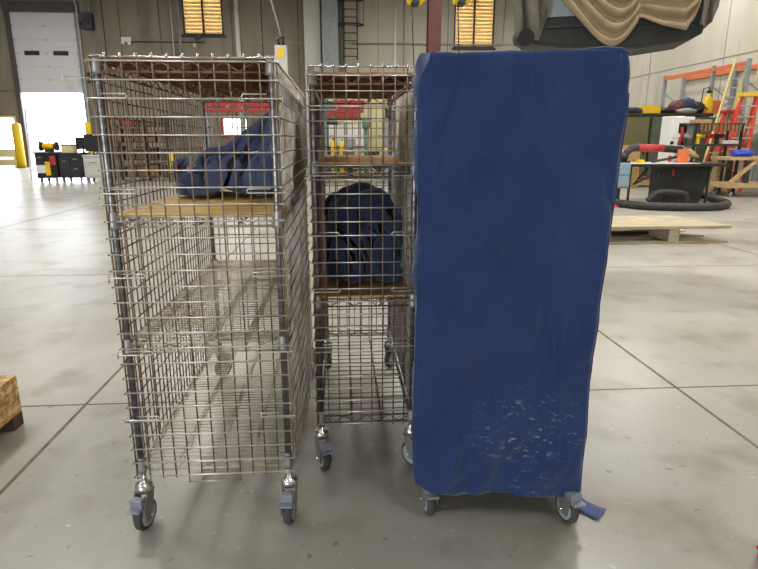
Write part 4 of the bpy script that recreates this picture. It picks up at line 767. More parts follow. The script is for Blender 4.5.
-16,-12,-16,-16,-16,-13,-17,-14,-14,12,10,12,1,9,12,13,13,16,-95,9,-12,18,18,9,15,-3,-12,10,-12,4,10,-8,20,19,19,19,17,20,3,12,1,1,-6,-9,-4,16,5,-4,10,0,1,10,-10,-12,-8,-1,8,-14,
-14,-1,9,2,-12,-14,-13,-14,-17,-16,-16,-16,-12,-13,4,-12,5,7,9,11,14,16,16,-62,-15,6,13,20,13,11,-17,12,-7,3,2,-3,-1,14,19,19,18,20,20,5,6,-11,10,5,-10,6,1,14,1,0,11,-3,8,-7,-10,
-7,-4,6,-12,-14,1,8,-3,-14,-13,-19,-12,-18,-17,-8,-11,-14,-15,-18,-14,-6,7,12,16,17,17,13,-39,-10,-8,10,11,17,16,0,8,-1,0,-1,2,1,1,19,19,19,16,18,-3,12,-7,-7,17,11,5,3,1,10,0,11,0,
-3,2,-9,-5,-7,4,-15,-8,2,6,-7,-19,-16,-18,-19,-18,-8,-19,-18,-17,-9,-20,-6,-15,1,16,20,20,19,6,-18,-3,-12,13,-15,13,16,15,12,10,0,3,0,2,-11,19,14,19,15,17,-9,16,-2,-5,0,19,14,10,9,
5,5,-6,13,-4,-4,-1,-6,-7,1,-16,-3,5,0,-16,-18,-17,-16,-18,-14,-14,-20,-23,-19,-14,-13,-16,-14,4,16,20,20,19,19,-38,14,-2,-8,-5,14,-5,17,21,15,14,7,2,-14,4,3,17,12,17,5,12,-19,0,-3,
16,12,19,15,15,15,8,-4,0,10,-4,-3,-5,-9,-2,-14,-1,5,-8,-19,-16,-17,-19,-20,-10,-18,-22,-22,-21,-19,-10,-16,-19,3,19,20,20,20,20,-43,-2,0,-5,18,11,-8,18,9,17,8,11,16,-2,-13,5,21,17,
12,17,-17,-11,-5,-5,10,15,22,18,17,18,18,10,-4,11,-2,-3,-5,-9,-11,-4,-1,2,-18,-19,-16,-19,-20,-20,-13,-17,-21,-20,-22,-13,-20,-18,-12,-3,18,20,19,20,18,-57,-3,-1,6,9,13,17,3,14,11,
5,19,5,10,-6,15,9,18,20,0,-4,-17,-6,-4,6,10,20,17,18,18,17,17,17,-2,13,-5,-4,-8,-12,-4,1,-11,-22,-13,-19,-20,-20,-19,-18,-17,-19,-16,-22,-20,-21,-17,-19,1,16,17,21,23,18,-74,1,8,
-4,11,19,4,17,16,3,19,8,-3,9,13,16,15,15,7,-9,7,1,1,-5,8,10,11,10,10,14,17,19,18,19,9,3,-5,-9,-11,-2,-7,-21,-13,-21,-18,-20,-19,-20,-20,-19,-17,-14,-27,-14,-23,-19,-18,-1,15,17,22,
20,20,-84,7,-2,12,13,10,10,12,2,20,8,15,7,4,8,10,17,15,7,3,-15,-1,2,17,19,15,12,9,11,8,8,10,19,20,20,8,1,-11,-9,-7,-17,-19,-12,-20,-21,-20,-19,-19,-19,-19,-20,-17,-24,-18,-18,-20,
-18,-5,14,18,19,21,19,-91,-1,11,3,10,9,13,13,20,-1,17,12,13,11,12,13,8,7,3,3,4,-14,17,18,16,17,13,14,13,10,8,9,7,11,19,20,1,-5,-8,-14,-18,-19,-14,-21,-19,-20,-19,-19,-19,-20,-20,
-18,-19,-20,-19,-25,-19,-5,15,16,14,18,22,-71,-4,-11,0,8,11,14,24,4,9,17,16,5,11,10,14,7,7,-2,6,2,3,13,14,15,15,16,8,18,17,18,17,11,0,6,13,15,-4,-14,-6,-18,-19,-17,-20,-18,-19,-19,
-19,-20,-20,-20,-20,-19,-14,-15,-27,-24,-8,20,5,14,15,8,-46,-17,0,12,-6,4,18,11,24,-3,15,16,15,2,9,8,12,6,0,6,5,-2,11,14,12,21,14,12,19,16,17,17,16,19,8,2,-4,12,-15,-10,-19,-15,
-19,-14,-19,-16,-20,-19,-20,-20,-20,-20,-19,-19,-10,-25,-19,-19,19,-5,17,9,18,-58,0,5,16,-12,12,10,-1,24,21,-2,19,-4,19,-11,13,23,-3,5,-3,5,9,8,9,14,19,16,15,19,18,17,17,17,16,4,
10,-9,15,-7,-17,-14,-19,-9,-23,-15,-16,-15,-20,-20,-20,-20,-20,-20,-13,-14,-23,-21,-15,-5,14,1,20,20,-59,14,4,-2,10,10,6,6,12,21,8,-11,20,-8,18,7,0,0,0,0,10,3,8,11,18,21,16,18,18,
17,14,17,17,15,14,-2,9,-10,3,-5,-20,-15,-20,-9,-20,-16,-15,-20,-21,-21,-8,-20,-23,-18,-12,-17,-22,-18,-14,1,21,16,7,-35,14,6,2,9,9,8,9,9,-1,-4,21,-7,15,-9,11,-4,14,-16,8,8,11,13,
18,23,20,6,15,16,18,14,16,12,14,13,6,1,-12,0,6,-16,-15,-19,-21,-6,-14,-16,-20,-21,-21,-16,-10,-23,-19,-20,-11,-20,-14,0,-16,17,20,20,-39,17,-1,9,-4,14,14,18,9,-2,-11,-3,20,-18,-10,
10,14,15,-14,6,11,12,17,17,23,17,10,5,20,15,8,11,14,8,13,10,-1,-14,-4,8,-4,-14,-18,-19,-21,-11,-18,-11,-17,-18,-18,-14,-19,-15,-15,-12,-17,-5,-19,1,-4,18,15,-9,8,1,-4,8,17,14,18,6,
0,-4,-5,-6,-3,-3,-16,11,17,15,6,9,15,15,17,1,21,12,15,11,3,3,16,16,19,-1,8,0,-11,-12,9,2,-8,-15,-20,-20,-20,-18,-16,-14,-14,-16,-13,-20,-19,-14,-8,-20,-7,8,-1,0,10,14,-2,6,-3,4,-3,
6,11,6,8,-3,-2,-6,-5,-6,14,-13,9,10,11,18,18,19,18,17,-13,20,0,15,11,-6,14,20,23,6,-2,0,6,-9,-12,6,0,2,-9,-19,-20,-20,-21,-23,-12,-15,-15,-14,-12,-19,-22,-9,-20,-8,2,14,13,9,16,3,
1,8,2,0,-2,17,-7,-19,-1,-1,-3,-10,8,13,8,9,13,10,9,7,20,22,20,-9,-3,9,18,-7,6,21,19,20,-5,-8,3,5,3,-15,-3,4,-1,6,-16,-21,-22,-21,-21,-20,-17,-14,-11,-15,-11,-22,-20,-20,-6,4,8,17,
20,9,21,9,10,3,1,-14,12,-15,-20,-13,-1,2,14,9,15,8,5,12,13,3,8,15,23,1,-12,1,16,8,7,18,16,18,5,-11,-10,3,9,6,-11,-12,-2,5,8,-4,-22,-22,-21,-21,-16,-18,-19,-19,4,-19,-21,-21,-19,-3,
1,15,16,18,12,32,10,8,3,-8,-8,-8,-19,-14,16,-3,-5,15,12,15,2,7,11,11,4,9,17,-1,-6,-12,5,13,13,15,19,18,8,-4,-7,-13,3,13,0,-11,-15,-3,6,10,3,-12,-21,-21,-19,-20,-19,-19,0,-7,-24,
-25,-17,-3,-15,12,16,15,17,17,33,3,-18,-2,-5,-7,-6,-6,3,-9,19,-4,13,12,11,9,10,11,-11,18,10,-1,-14,-3,15,17,-2,9,20,20,8,-9,-6,2,-10,-4,14,-4,-13,-16,-3,7,15,1,3,-20,-21,-18,-18,
-16,-19,-18,-10,-4,-20,-21,-13,11,-14,8,20,21,23,30,-4,-15,-14,-5,-4,-5,-12,6,1,14,16,11,15,10,9,7,-10,21,-8,12,-16,-1,15,16,14,14,10,11,0,-7,-8,-5,2,-8,-1,14,-8,-11,-17,-5,13,6,6,
12,-15,-23,-22,-9,-20,-11,-4,-16,-23,-10,-8,-11,-17,18,3,14,17,13,19,-7,-13,-5,-17,2,-12,6,-9,6,11,14,16,9,15,11,-3,17,-6,2,2,-8,8,16,21,18,15,7,-11,-5,-6,-6,-1,-2,-7,10,4,-9,-10,
-9,-11,11,6,17,6,-8,-18,-16,-16,-18,6,-21,-15,-24,-15,-21,-7,15,0,19,9,23,0,-5,2,-8,-17,-4,-14,4,-7,-8,11,8,15,16,10,10,11,16,-4,12,-17,9,21,-2,19,15,21,6,-14,-11,-4,-4,-3,4,-7,-5,
13,1,-6,-15,-3,-5,-2,15,15,0,2,-15,-22,-17,8,-21,-9,-19,-18,-12,-18,1,-18,22,18,20,7,20,-44,3,-8,-6,-14,-1,-10,-4,9,-6,17,15,5,11,11,12,14,20,-15,-1,19,17,15,6,15,19,-16,-13,-2,
-16,-4,6,2,-10,-4,13,-2,-6,-5,-11,-2,-4,15,17,6,-2,-10,-16,-13,-15,-11,-9,-12,-16,-16,-8,-18,9,3,22,22,13,3,-51,2,1,-11,-6,-18,-3,11,-6,20,9,-5,12,7,11,11,18,20,-7,12,16,15,17,19,
11,-5,-21,-13,-5,-9,-11,5,4,-9,-4,12,-6,-4,-6,-5,0,-6,15,15,2,2,-6,-16,-15,-15,-11,-7,-13,-15,-17,-6,-4,-8,20,14,11,19,19,-76,19,-13,-15,14,-17,-3,-5,19,-6,14,-8,7,10,15,12,20,15,
1,20,13,20,20,2,10,-8,-12,-18,0,-10,-11,19,-19,-11,8,-1,-6,-4,-7,-5,0,8,15,7,2,-3,-1,-13,-17,-17,-14,-5,-9,-17,-14,-8,-11,1,18,15,19,13,20,-65,1,-16,13,8,-17,12,-18,0,16,-15,17,-8,
14,18,16,19,9,20,10,15,15,9,14,-10,-7,-12,-12,-9,-7,9,4,-3,-20,5,-7,-9,-5,-8,-5,0,12,10,10,5,1,-5,-14,-16,-14,-16,-10,-5,-14,-12,-7,-1,10,-3,20,14,17,16,-40,-22,-3,-10,21,5,8,-18,
-15,15,9,-10,9,14,17,18,3,13,14,18,11,12,13,-4,-6,-8,-10,-12,-6,5,-10,10,-1,-12,-10,-3,-12,-9,-9,-4,3,15,18,17,-11,-3,-2,-13,-14,-10,-17,-12,-8,-13,-4,9,2,-7,16,16,15,16,16,-43,
-14,-22,6,-10,10,21,-2,-18,-11,21,8,1,10,16,-1,19,19,8,15,-1,11,7,-1,-5,9,-19,-17,-1,8,-16,1,0,-8,-8,-3,-14,-10,-9,4,22,5,12,19,10,-22,-11,-17,-9,-15,-3,-13,-2,-19,6,-7,0,17,16,16,
15,15,16,-49,-14,-7,-10,-13,18,-5,19,-14,-18,13,-4,20,15,11,11,8,16,15,19,-11,-10,7,10,10,-15,-3,-21,5,-8,-4,-15,-1,-6,-6,0,-13,-14,0,20,22,-14,19,17,15,-21,-14,-15,-20,2,1,-18,
-21,-5,13,-10,12,12,19,12,17,16,16,-54,-15,4,-16,0,-14,18,-13,14,-14,-16,18,14,17,17,10,0,19,19,14,9,-18,8,1,-12,-9,-10,-12,-9,3,-9,-9,-9,2,2,-14,-12,-8,17,19,20,-19,12,18,18,-5,
-19,-19,-15,-20,2,-5,-21,11,-9,7,9,12,18,14,18,16,17,-55,-3,-8,-4,-7,-11,-12,16,-9,-23,2,18,13,2,17,8,17,18,8,8,18,3,-21,0,-13,-10,-12,-10,-10,2,-13,-6,6,-8,7,-17,-12,10,19,18,20,
-17,-1,17,16,1,-20,-20,-12,-13,-21,5,4,-16,17,-1,7,17,16,15,17,17,17,-57,3,-18,6,-3,-13,-9,-11,-17,5,-4,18,14,2,-4,14,19,14,-2,16,14,9,-11,-19,-9,-3,-17,-11,-5,-9,-5,-8,5,9,-15,
-17,5,18,19,18,19,-17,-15,16,17,8,-19,-22,-12,-12,-22,-11,3,20,-20,20,19,16,17,12,17,17,19,-54,-14,-17,-10,-7,10,-10,-16,-20,-3,16,19,15,2,4,7,2,18,-6,12,14,14,-16,-14,-1,-13,-12,
-14,-15,-2,-10,4,12,2,-18,-6,9,20,15,18,11,-4,-20,0,17,16,-21,-19,-13,-11,-20,-12,1,17,-5,16,21,19,9,18,19,19,17,-52,-15,-9,-16,-17,-10,-4,-13,-1,-13,20,17,20,2,8,4,7,-4,12,17,5,
-7,-16,-2,-12,-14,-9,-15,-4,-14,-14,0,14,24,-14,-5,15,12,20,18,-17,-4,14,-9,21,8,-22,-17,-18,-11,-21,1,-2,13,1,17,10,21,17,18,18,14,19,-44,-17,-19,-19,-9,-17,-13,-5,-13,7,20,17,9,
19,10,4,9,-5,12,5,-18,-1,-5,-18,-11,-5,-15,-6,-13,-12,-3,-2,10,14,18,-12,14,17,20,12,-16,-20,2,17,16,10,-22,-22,-14,-14,-20,10,-19,21,14,8,13,18,20,19,11,20,11,-36,-20,-20,-9,-16,
-14,-20,-20,0,21,13,2,19,16,16,17,9,-8,9,-10,-18,-11,-9,-4,-12,-13,-5,-16,-14,0,14,-14,4,18,20,-1,14,19,10,13,-21,-17,-10,15,20,19,-23,-21,-18,-16,-19,-5,-2,18,14,16,14,20,19,13,
14,24,12,-42,-20,-19,-16,-20,-8,-20,-19,-2,21,11,22,18,16,13,15,-4,14,-19,-16,-10,-17,-6,-11,-13,-11,-4,-14,2,-7,19,0,-12,22,12,14,16,18,15,-3,-22,-14,-19,16,19,18,-18,-18,-21,-9,
-11,-21,4,21,12,13,20,20,20,8,11,22,16,-63,4,-22,-16,-6,-20,-20,-9,-10,16,21,19,18,20,15,13,3,-9,-8,-20,-21,-18,-12,-11,-13,-9,-8,0,19,-20,15,-13,4,21,20,18,17,14,17,-10,-21,-19,
-23,14,18,19,-12,-21,-4,-20,-14,-3,3,-4,17,23,21,20,19,15,6,12,-2,
)
CLOTH_MIDDLE = (
-174,12,-8,7,22,2,-15,7,8,18,21,19,10,3,15,8,2,5,17,-20,10,5,-11,-20,14,-21,-20,6,13,20,18,-18,11,17,-4,13,11,21,17,18,19,-8,-18,-7,-1,14,19,22,-5,-4,-7,5,15,20,15,18,16,2,-15,-19,
-2,-19,-13,-264,-7,-15,13,13,1,5,6,14,18,17,2,17,6,18,-4,6,13,6,-1,12,-6,-19,-15,8,-18,-5,12,4,16,20,-6,0,15,9,-9,18,22,1,20,13,12,0,-7,0,4,14,20,9,-5,-7,-3,13,16,20,2,8,1,10,-18,
-21,6,-14,-286,-16,2,1,14,15,1,12,18,0,21,14,-4,18,13,6,3,14,19,-12,-9,15,-15,-17,-8,-13,15,12,7,3,19,1,-2,10,-1,3,14,1,23,12,2,12,-4,13,-3,17,16,13,17,1,-7,-2,1,17,16,16,5,2,-6,
-18,-7,-10,5,-317,2,12,-18,13,19,11,10,-4,19,14,12,8,3,8,16,15,9,14,-10,-12,-2,15,-12,-8,-12,11,15,-4,11,10,9,-5,12,-1,4,13,-12,7,15,13,-3,-4,19,19,11,10,19,17,15,-5,-1,-6,16,17,0,
6,5,-21,-1,8,-10,-10,-322,14,3,-16,13,11,17,9,10,-7,24,16,16,6,0,-4,19,19,16,4,-7,-11,-13,-11,15,-3,11,13,-9,10,5,16,-6,12,2,3,13,-3,-22,3,17,-9,10,20,13,19,17,21,15,16,12,-2,-5,9,
11,2,2,-13,3,-16,20,0,-10,-325,9,-21,3,16,10,7,14,9,9,-6,21,22,-1,11,8,6,18,18,16,-3,-13,-11,-22,-7,22,14,10,0,-5,5,19,-2,11,-1,6,3,4,-20,-9,-4,10,20,17,20,19,10,17,18,6,8,15,3,9,
5,-2,-8,-16,17,-2,-10,18,3,-359,24,-2,-1,6,21,8,15,-8,13,5,-1,15,14,0,10,14,20,21,7,3,-7,-17,-6,-22,19,3,21,12,-3,2,10,5,11,-3,7,9,-18,4,-13,-15,18,20,11,16,21,20,17,-9,10,4,12,8,
14,11,-3,-11,2,-19,1,2,18,10,-352,25,-5,13,8,12,9,0,11,-6,9,13,-4,0,7,21,16,18,14,1,6,13,-13,-14,-22,0,20,12,16,14,-2,1,12,3,8,12,-15,5,-18,-16,9,17,11,13,18,13,15,7,-8,14,7,8,15,
1,13,-6,-6,-6,-3,20,-14,15,10,-339,20,10,10,12,9,5,8,-2,-16,16,13,8,-8,-5,12,15,21,7,12,14,7,-4,-16,-8,-3,6,15,2,17,10,-9,18,9,14,-6,4,-15,-17,-5,15,16,15,1,18,17,-4,4,13,-2,12,5,
14,15,-11,-4,-9,-3,19,20,-14,9,20,-333,10,22,14,11,-5,15,13,-11,-10,-16,14,5,11,10,-8,12,11,11,7,16,12,3,-5,-12,6,-6,18,8,7,3,-5,18,18,9,4,-16,-16,-14,17,12,14,-3,15,19,0,-10,12,9,
-5,14,4,14,12,-9,-8,-6,19,18,8,-7,21,6,-309,-6,8,19,19,11,-13,16,2,-7,-22,-8,7,14,10,19,-14,16,14,19,-9,11,6,4,5,-7,-12,22,3,11,-3,2,19,21,2,-7,-13,-15,11,15,13,-13,18,16,15,-18,3,
3,3,10,1,8,8,10,-7,-7,14,17,20,11,-10,15,-8,-272,-5,-13,21,12,16,-4,-3,-1,-4,-1,0,-18,11,9,14,14,6,19,17,-12,-8,12,13,-9,11,-14,2,23,4,-10,13,21,21,-9,-7,-10,3,14,17,-13,10,18,16,
-14,1,-17,4,12,-1,5,15,-1,10,-3,19,13,5,19,15,-7,12,9,-314,4,6,6,8,7,-1,-6,0,-5,1,-3,-5,18,9,3,17,18,7,16,4,-16,1,11,-3,4,-4,-4,15,5,1,24,21,21,-2,-20,-10,16,15,4,3,9,16,5,-6,-18,
-14,3,3,7,3,13,-1,12,17,6,22,3,13,19,3,13,0,-335,5,8,5,11,10,-5,-4,0,-6,3,-7,9,12,2,19,19,4,7,16,8,-16,-3,3,-2,15,-4,-6,7,6,22,22,21,20,-11,-17,15,2,15,16,-1,3,-1,-5,8,-17,8,2,-12,
-13,9,13,21,-9,16,22,10,17,16,-3,26,5,-1,-355,11,12,10,3,5,-4,-2,-1,1,-8,5,5,14,15,13,7,3,11,8,13,-11,-6,-3,21,-2,-6,0,2,21,25,20,15,22,-19,-13,9,14,19,18,11,0,-8,1,-11,-2,-8,12,
-18,-14,0,17,14,22,-8,16,26,6,16,2,17,8,7,-344,-12,7,12,10,17,0,-18,-12,0,-1,1,8,14,15,12,8,1,10,9,14,-4,-1,-7,17,-2,10,10,-9,19,27,16,11,25,-18,-15,21,18,9,17,16,12,-17,7,-8,-2,
-13,-2,-8,-11,-15,17,9,21,17,6,18,1,16,19,19,3,-11,-319,-9,-16,6,7,16,11,-1,-16,-21,8,-10,21,21,-7,16,8,17,14,-3,7,13,-2,-9,10,17,11,-3,-13,22,23,18,12,24,-15,-15,19,13,14,17,14,
13,-6,16,-11,-11,-7,-1,-9,-13,-16,-2,17,14,22,12,11,16,0,18,8,13,-15,-329,19,1,3,7,-1,-16,6,-16,-8,0,2,17,9,21,-1,19,2,17,-7,13,14,-1,-1,14,3,11,10,-20,20,20,20,17,22,-18,-18,20,
16,15,17,2,12,16,6,-3,-7,-2,-7,-14,-15,-1,-17,0,21,9,17,24,11,14,10,16,-14,9,-327,-10,15,4,7,-1,5,-17,-12,15,0,-4,7,4,9,12,5,15,5,16,0,8,18,-6,3,4,19,15,-21,13,17,22,17,23,-17,-20,
21,16,15,13,3,13,8,18,11,-9,0,-11,-14,-8,-12,-1,-17,5,20,13,15,10,16,19,14,-4,16,-354,15,-14,4,12,1,1,7,-5,-20,12,15,11,-3,2,-4,14,8,12,13,10,4,13,15,-10,0,19,23,-20,6,18,21,19,21,
-15,-18,21,15,18,2,15,13,9,8,20,-13,14,-11,-9,-17,-5,-8,-16,-6,11,21,17,11,12,13,18,13,7,-360,-1,19,-2,-3,-13,-1,10,11,-13,-7,16,17,18,4,-13,-5,0,18,10,12,13,19,16,-3,-9,19,22,-14,
1,19,21,17,22,-14,-19,23,17,6,17,15,7,23,5,-6,18,11,-5,-19,-5,-9,-13,-18,-18,18,4,22,17,12,17,16,16,2,-340,-16,-1,-3,0,11,-4,4,-11,0,4,14,20,20,12,-11,-5,-6,2,9,19,16,7,13,15,-4,7,
21,-4,-4,18,20,15,20,-11,-15,23,15,6,15,20,17,-9,11,22,11,-2,2,-9,-13,-16,-18,-16,-9,7,18,17,11,17,3,16,20,-7,-331,12,0,-8,-11,-1,-5,0,1,-1,12,21,13,17,19,-5,-6,-7,-3,-2,19,5,21,
11,13,9,-9,15,1,14,-2,19,19,18,-16,-1,21,9,13,17,20,-1,21,7,13,0,2,-7,-6,-15,-16,-18,-19,16,12,-1,16,15,10,14,8,12,17,-342,5,-9,6,11,-4,-4,3,-2,-5,1,21,18,16,14,5,-5,-2,-6,-3,0,21,
2,18,-5,12,11,3,19,6,-8,17,17,18,-14,11,20,11,18,17,12,12,8,15,-7,15,-15,-6,-7,-10,-11,-15,-19,0,22,15,2,7,21,-10,12,18,16,-327,-13,21,8,0,-3,-12,-5,8,-10,14,8,12,17,11,5,8,5,2,0,
0,-17,16,6,-1,15,2,16,22,11,-10,17,11,17,2,19,8,16,18,10,11,13,19,5,2,-13,-11,-10,-6,-7,-11,-9,-14,4,20,0,19,17,-5,-3,16,10,16,-308,-15,0,13,-1,5,7,-17,4,3,12,-10,7,14,10,8,9,-4,6,
5,2,0,-12,5,7,12,11,19,21,13,-8,14,10,13,20,18,19,11,16,6,18,0,18,-17,1,0,-17,-8,-7,-3,-9,-4,-8,3,14,18,16,19,-1,2,5,3,11,-299,-15,-17,2,0,12,-2,11,14,-1,-4,6,5,10,-5,0,6,10,2,-6,
5,-4,3,3,2,15,17,18,11,14,20,3,20,7,22,19,18,14,17,11,2,16,2,-19,2,-15,6,-6,-3,-3,-6,-10,-11,6,15,19,15,15,12,-3,1,1,4,-305,-3,-24,11,-12,-1,-1,8,11,5,22,1,-16,3,-3,0,11,7,5,-3,-2,
-5,1,3,11,14,18,19,14,19,21,2,20,20,16,20,19,14,19,14,3,7,-5,-8,-5,-2,1,-2,-3,-2,-7,-9,-10,3,18,17,15,17,12,3,1,-2,-19,-321,14,-21,0,13,-12,-8,7,8,7,21,13,1,-18,0,0,1,16,-3,-15,-5,
2,4,5,16,14,21,14,15,20,20,21,10,18,19,20,19,20,11,20,13,0,-2,-4,-5,-3,-6,-6,-6,-6,-8,-11,-11,10,16,15,9,20,22,0,-14,17,-5,-327,-15,-4,-7,1,13,-8,-8,3,20,21,18,-11,4,0,-1,-1,1,-18,
12,2,2,2,2,-5,18,22,20,19,14,18,20,22,13,18,21,20,18,17,12,20,-3,5,-1,-10,-11,-15,-13,-7,-7,-7,-6,-9,17,18,13,11,19,20,-10,13,-10,11,-340,11,-6,-6,-6,-11,0,2,8,10,15,17,12,-1,-8,
-9,-3,-2,5,-14,3,2,-6,4,18,16,16,20,21,21,18,16,21,19,17,19,20,19,17,15,15,14,0,-10,-10,-10,-9,-14,-8,-7,-7,-10,-13,21,22,4,8,17,9,17,-13,11,-13,-337,20,5,5,-8,-11,0,0,8,12,15,14,
8,-7,-1,-2,-4,2,-4,-13,-16,-6,-2,16,6,20,20,21,22,21,20,20,19,20,15,21,14,22,13,8,19,14,6,0,-4,-8,-9,-12,-9,-9,-10,-10,-13,16,19,13,3,0,12,0,-7,8,21,-356,9,6,18,-9,10,0,0,4,11,15,
13,0,-2,-6,-7,-4,-5,-2,-5,-7,-5,-4,-9,21,16,22,19,21,21,20,21,22,19,20,19,21,5,11,10,13,11,14,1,0,-17,-11,-10,-11,-4,-2,-11,-10,17,8,11,11,1,15,-6,15,8,-2,-353,3,15,10,12,10,0,5,2,
3,19,-8,-5,-2,-5,-13,-6,-4,0,-5,-8,-4,1,2,20,21,22,20,19,15,23,21,21,22,20,21,17,24,12,10,11,-12,1,1,0,10,-18,-5,-6,-7,-10,-11,-9,14,10,12,-1,9,17,13,-7,16,-15,-345,16,-1,16,7,15,
2,-10,16,11,16,-6,-12,-9,-12,4,-2,-2,-1,-8,-13,-8,13,6,2,20,22,20,20,18,23,21,23,18,19,20,21,14,17,13,6,8,-4,-4,-10,15,-20,-8,-6,-1,-7,-9,-9,15,11,10,6,7,11,14,8,-12,1,-351,8,17,
16,1,8,16,-2,-18,20,15,-1,-12,-3,-7,-7,-6,-1,3,0,-3,-6,-12,8,10,13,22,19,22,22,21,20,23,21,17,23,11,18,9,14,16,-9,-3,-3,-2,5,11,-20,3,-15,-6,-7,-6,16,7,8,5,8,19,15,0,1,-10,-351,6,
21,1,7,10,3,10,-15,24,5,13,-12,-9,-10,-8,-1,0,-5,-9,-6,7,9,11,10,9,5,19,22,24,21,20,21,21,21,15,18,5,17,10,18,4,-13,3,6,11,-11,2,-9,-18,-8,-9,0,13,4,8,15,13,-2,15,9,-6,1,-347,13,
-7,-5,20,-3,9,13,-3,24,16,-15,-11,-10,-7,-5,-4,-4,-2,-3,15,10,8,11,2,-8,17,21,16,23,20,21,21,22,20,10,14,21,3,19,-1,19,8,5,7,2,-9,-21,-7,-7,-7,-8,-3,12,14,-2,21,5,-9,17,-4,1,16,
-350,10,-17,12,-3,20,5,3,21,13,11,3,-11,-11,-7,-2,-5,-4,-5,-9,15,10,5,0,-8,13,20,17,11,24,23,16,20,21,20,15,8,20,16,1,15,-8,12,18,18,-14,-12,9,-8,-7,-12,-11,-16,15,7,19,-3,12,-4,1,
11,0,14,-357,19,-17,1,20,15,14,-12,12,14,3,0,8,6,-8,-7,-4,-14,12,-6,-1,-18,4,4,9,19,21,9,19,25,18,14,20,19,12,21,7,22,21,5,-11,13,10,22,-6,6,3,-14,-1,-17,-8,-10,1,7,14,2,16,-15,5,
-2,10,12,15,-354,19,0,-2,-6,9,18,9,-4,13,-1,2,-1,9,10,-4,-3,-12,-16,7,-3,-19,20,-4,16,19,20,8,24,18,16,15,16,20,8,22,8,21,22,-11,4,7,22,5,-10,10,5,5,-16,0,0,-8,-1,10,-6,-6,5,9,-5,
4,-3,12,20,-345,8,-3,17,1,8,-9,15,-1,10,5,-1,-9,17,-2,0,-5,-13,-12,0,-5,-3,16,21,15,4,21,18,13,20,18,13,13,22,6,19,22,8,10,13,11,-7,2,2,19,-14,11,-2,9,5,-2,-9,6,8,-3,-11,1,-15,5,
-1,1,10,18,-332,-7,20,14,10,-12,-7,2,6,12,10,-11,9,-6,4,-1,-5,-11,-9,-9,-1,18,8,19,20,9,10,27,5,10,17,21,15,27,-3,21,23,-9,22,20,13,9,0,-18,1,20,-17,3,4,1,18,9,-4,-11,6,11,-14,-15,
-8,0,18,7,-4,-309,-9,13,13,9,3,-14,-12,12,14,0,10,-16,-5,-2,-1,-2,-9,-6,2,5,17,11,23,12,23,-4,24,-6,18,20,18,20,25,-11,22,17,0,23,17,13,-3,13,3,-21,16,-14,1,5,10,-3,9,16,9,5,-11,
-5,2,-15,3,-10,17,7,-318,-15,19,3,7,7,-4,-13,14,3,19,-20,-15,2,-9,-1,16,-5,4,3,2,14,13,7,21,17,-2,20,-4,21,13,21,19,11,7,13,12,22,-2,16,11,3,5,18,-22,0,18,-10,-7,11,-9,12,16,16,12,
2,-2,-10,-4,-15,10,1,11,-340,15,-13,20,-8,5,4,1,3,14,-2,2,-15,-14,1,12,11,4,5,4,-8,6,11,20,13,15,2,19,-6,23,8,19,14,20,15,3,21,15,-17,18,7,1,10,21,5,-20,9,-16,9,-6,9,1,16,17,10,10,
7,1,-4,-13,7,5,5,-348,10,-14,8,6,-12,3,6,9,8,10,-15,-1,-11,8,16,-7,19,6,-7,14,7,9,-7,19,6,16,19,-4,23,3,22,11,22,3,12,22,5,-15,14,1,19,5,20,11,-12,-18,9,-14,12,-7,6,17,10,12,6,9,
17,-9,-7,11,14,-2,-334,-22,1,12,-8,-3,-5,18,2,-3,5,9,-17,3,8,6,11,-3,17,6,12,14,-6,-15,20,16,15,17,-3,19,2,20,14,19,-1,15,23,-5,-13,12,18,-5,12,23,9,-13,-4,-11,6,-10,11,6,2,7,9,17,
18,16,-6,11,8,-3,-6,-346,15,-2,1,-14,7,-10,9,22,-1,0,-8,-4,-3,13,5,8,9,11,11,12,11,-16,-15,21,19,12,13,9,14,-2,15,20,10,-2,20,23,-13,-5,20,19,-17,8,16,17,-5,-19,1,-7,16,-15,4,10,
13,18,18,21,18,4,3,1,-18,-10,-318,-17,2,3,-3,11,-14,10,19,21,1,-10,-7,-4,15,6,7,7,9,15,3,0,-19,-8,18,21,20,5,14,12,-2,15,19,-8,13,19,18,-14,7,21,22,-14,-16,21,17,8,-20,-10,13,6,3,
3,3,12,19,18,19,3,9,5,1,-18,-15,-313,-18,3,-4,0,10,-8,5,17,22,13,-18,-9,15,16,11,8,9,3,6,9,-14,-19,-12,17,19,13,15,17,-5,11,17,2,13,14,3,19,-7,18,7,19,-12,-14,17,14,21,-14,0,10,8,
3,7,-7,17,15,18,5,16,3,-1,-5,-4,-16,-319,-6,-12,5,-5,2,-2,4,17,15,20,-15,7,2,12,18,20,8,4,-10,15,-14,-17,-18,15,14,4,18,14,-2,19,8,20,8,16,-7,9,14,4,7,21,-8,-8,5,23,22,7,-1,-12,3,
15,-7,15,17,14,2,21,-4,7,-1,-13,6,-18,-334,1,10,-12,9,-7,-1,3,13,11,20,4,9,7,-6,13,26,21,4,0,-19,6,-19,-18,-4,17,12,12,1,18,18,16,2,19,20,-4,-7,20,1,7,18,-8,-5,7,25,24,-10,18,1,-5,
13,-7,16,22,10,8,-5,15,-8,2,-13,18,-18,-328,-12,-1,13,-13,9,-8,1,15,19,21,7,1,9,4,13,13,21,-5,-9,-8,-1,-2,-13,-19,9,22,7,9,18,20,8,8,25,9,-18,16,9,9,0,18,7,-1,8,8,9,23,13,1,-3,-8,
11,21,10,9,14,1,-13,11,-13,11,-11,9,-341,-11,-1,2,13,-14,5,0,19,18,2,23,12,-5,13,17,10,-14,-2,-8,-4,-5,3,-11,10,-11,10,17,19,16,1,18,15,18,15,-20,-1,18,7,8,18,-4,0,19,11,13,19,20,
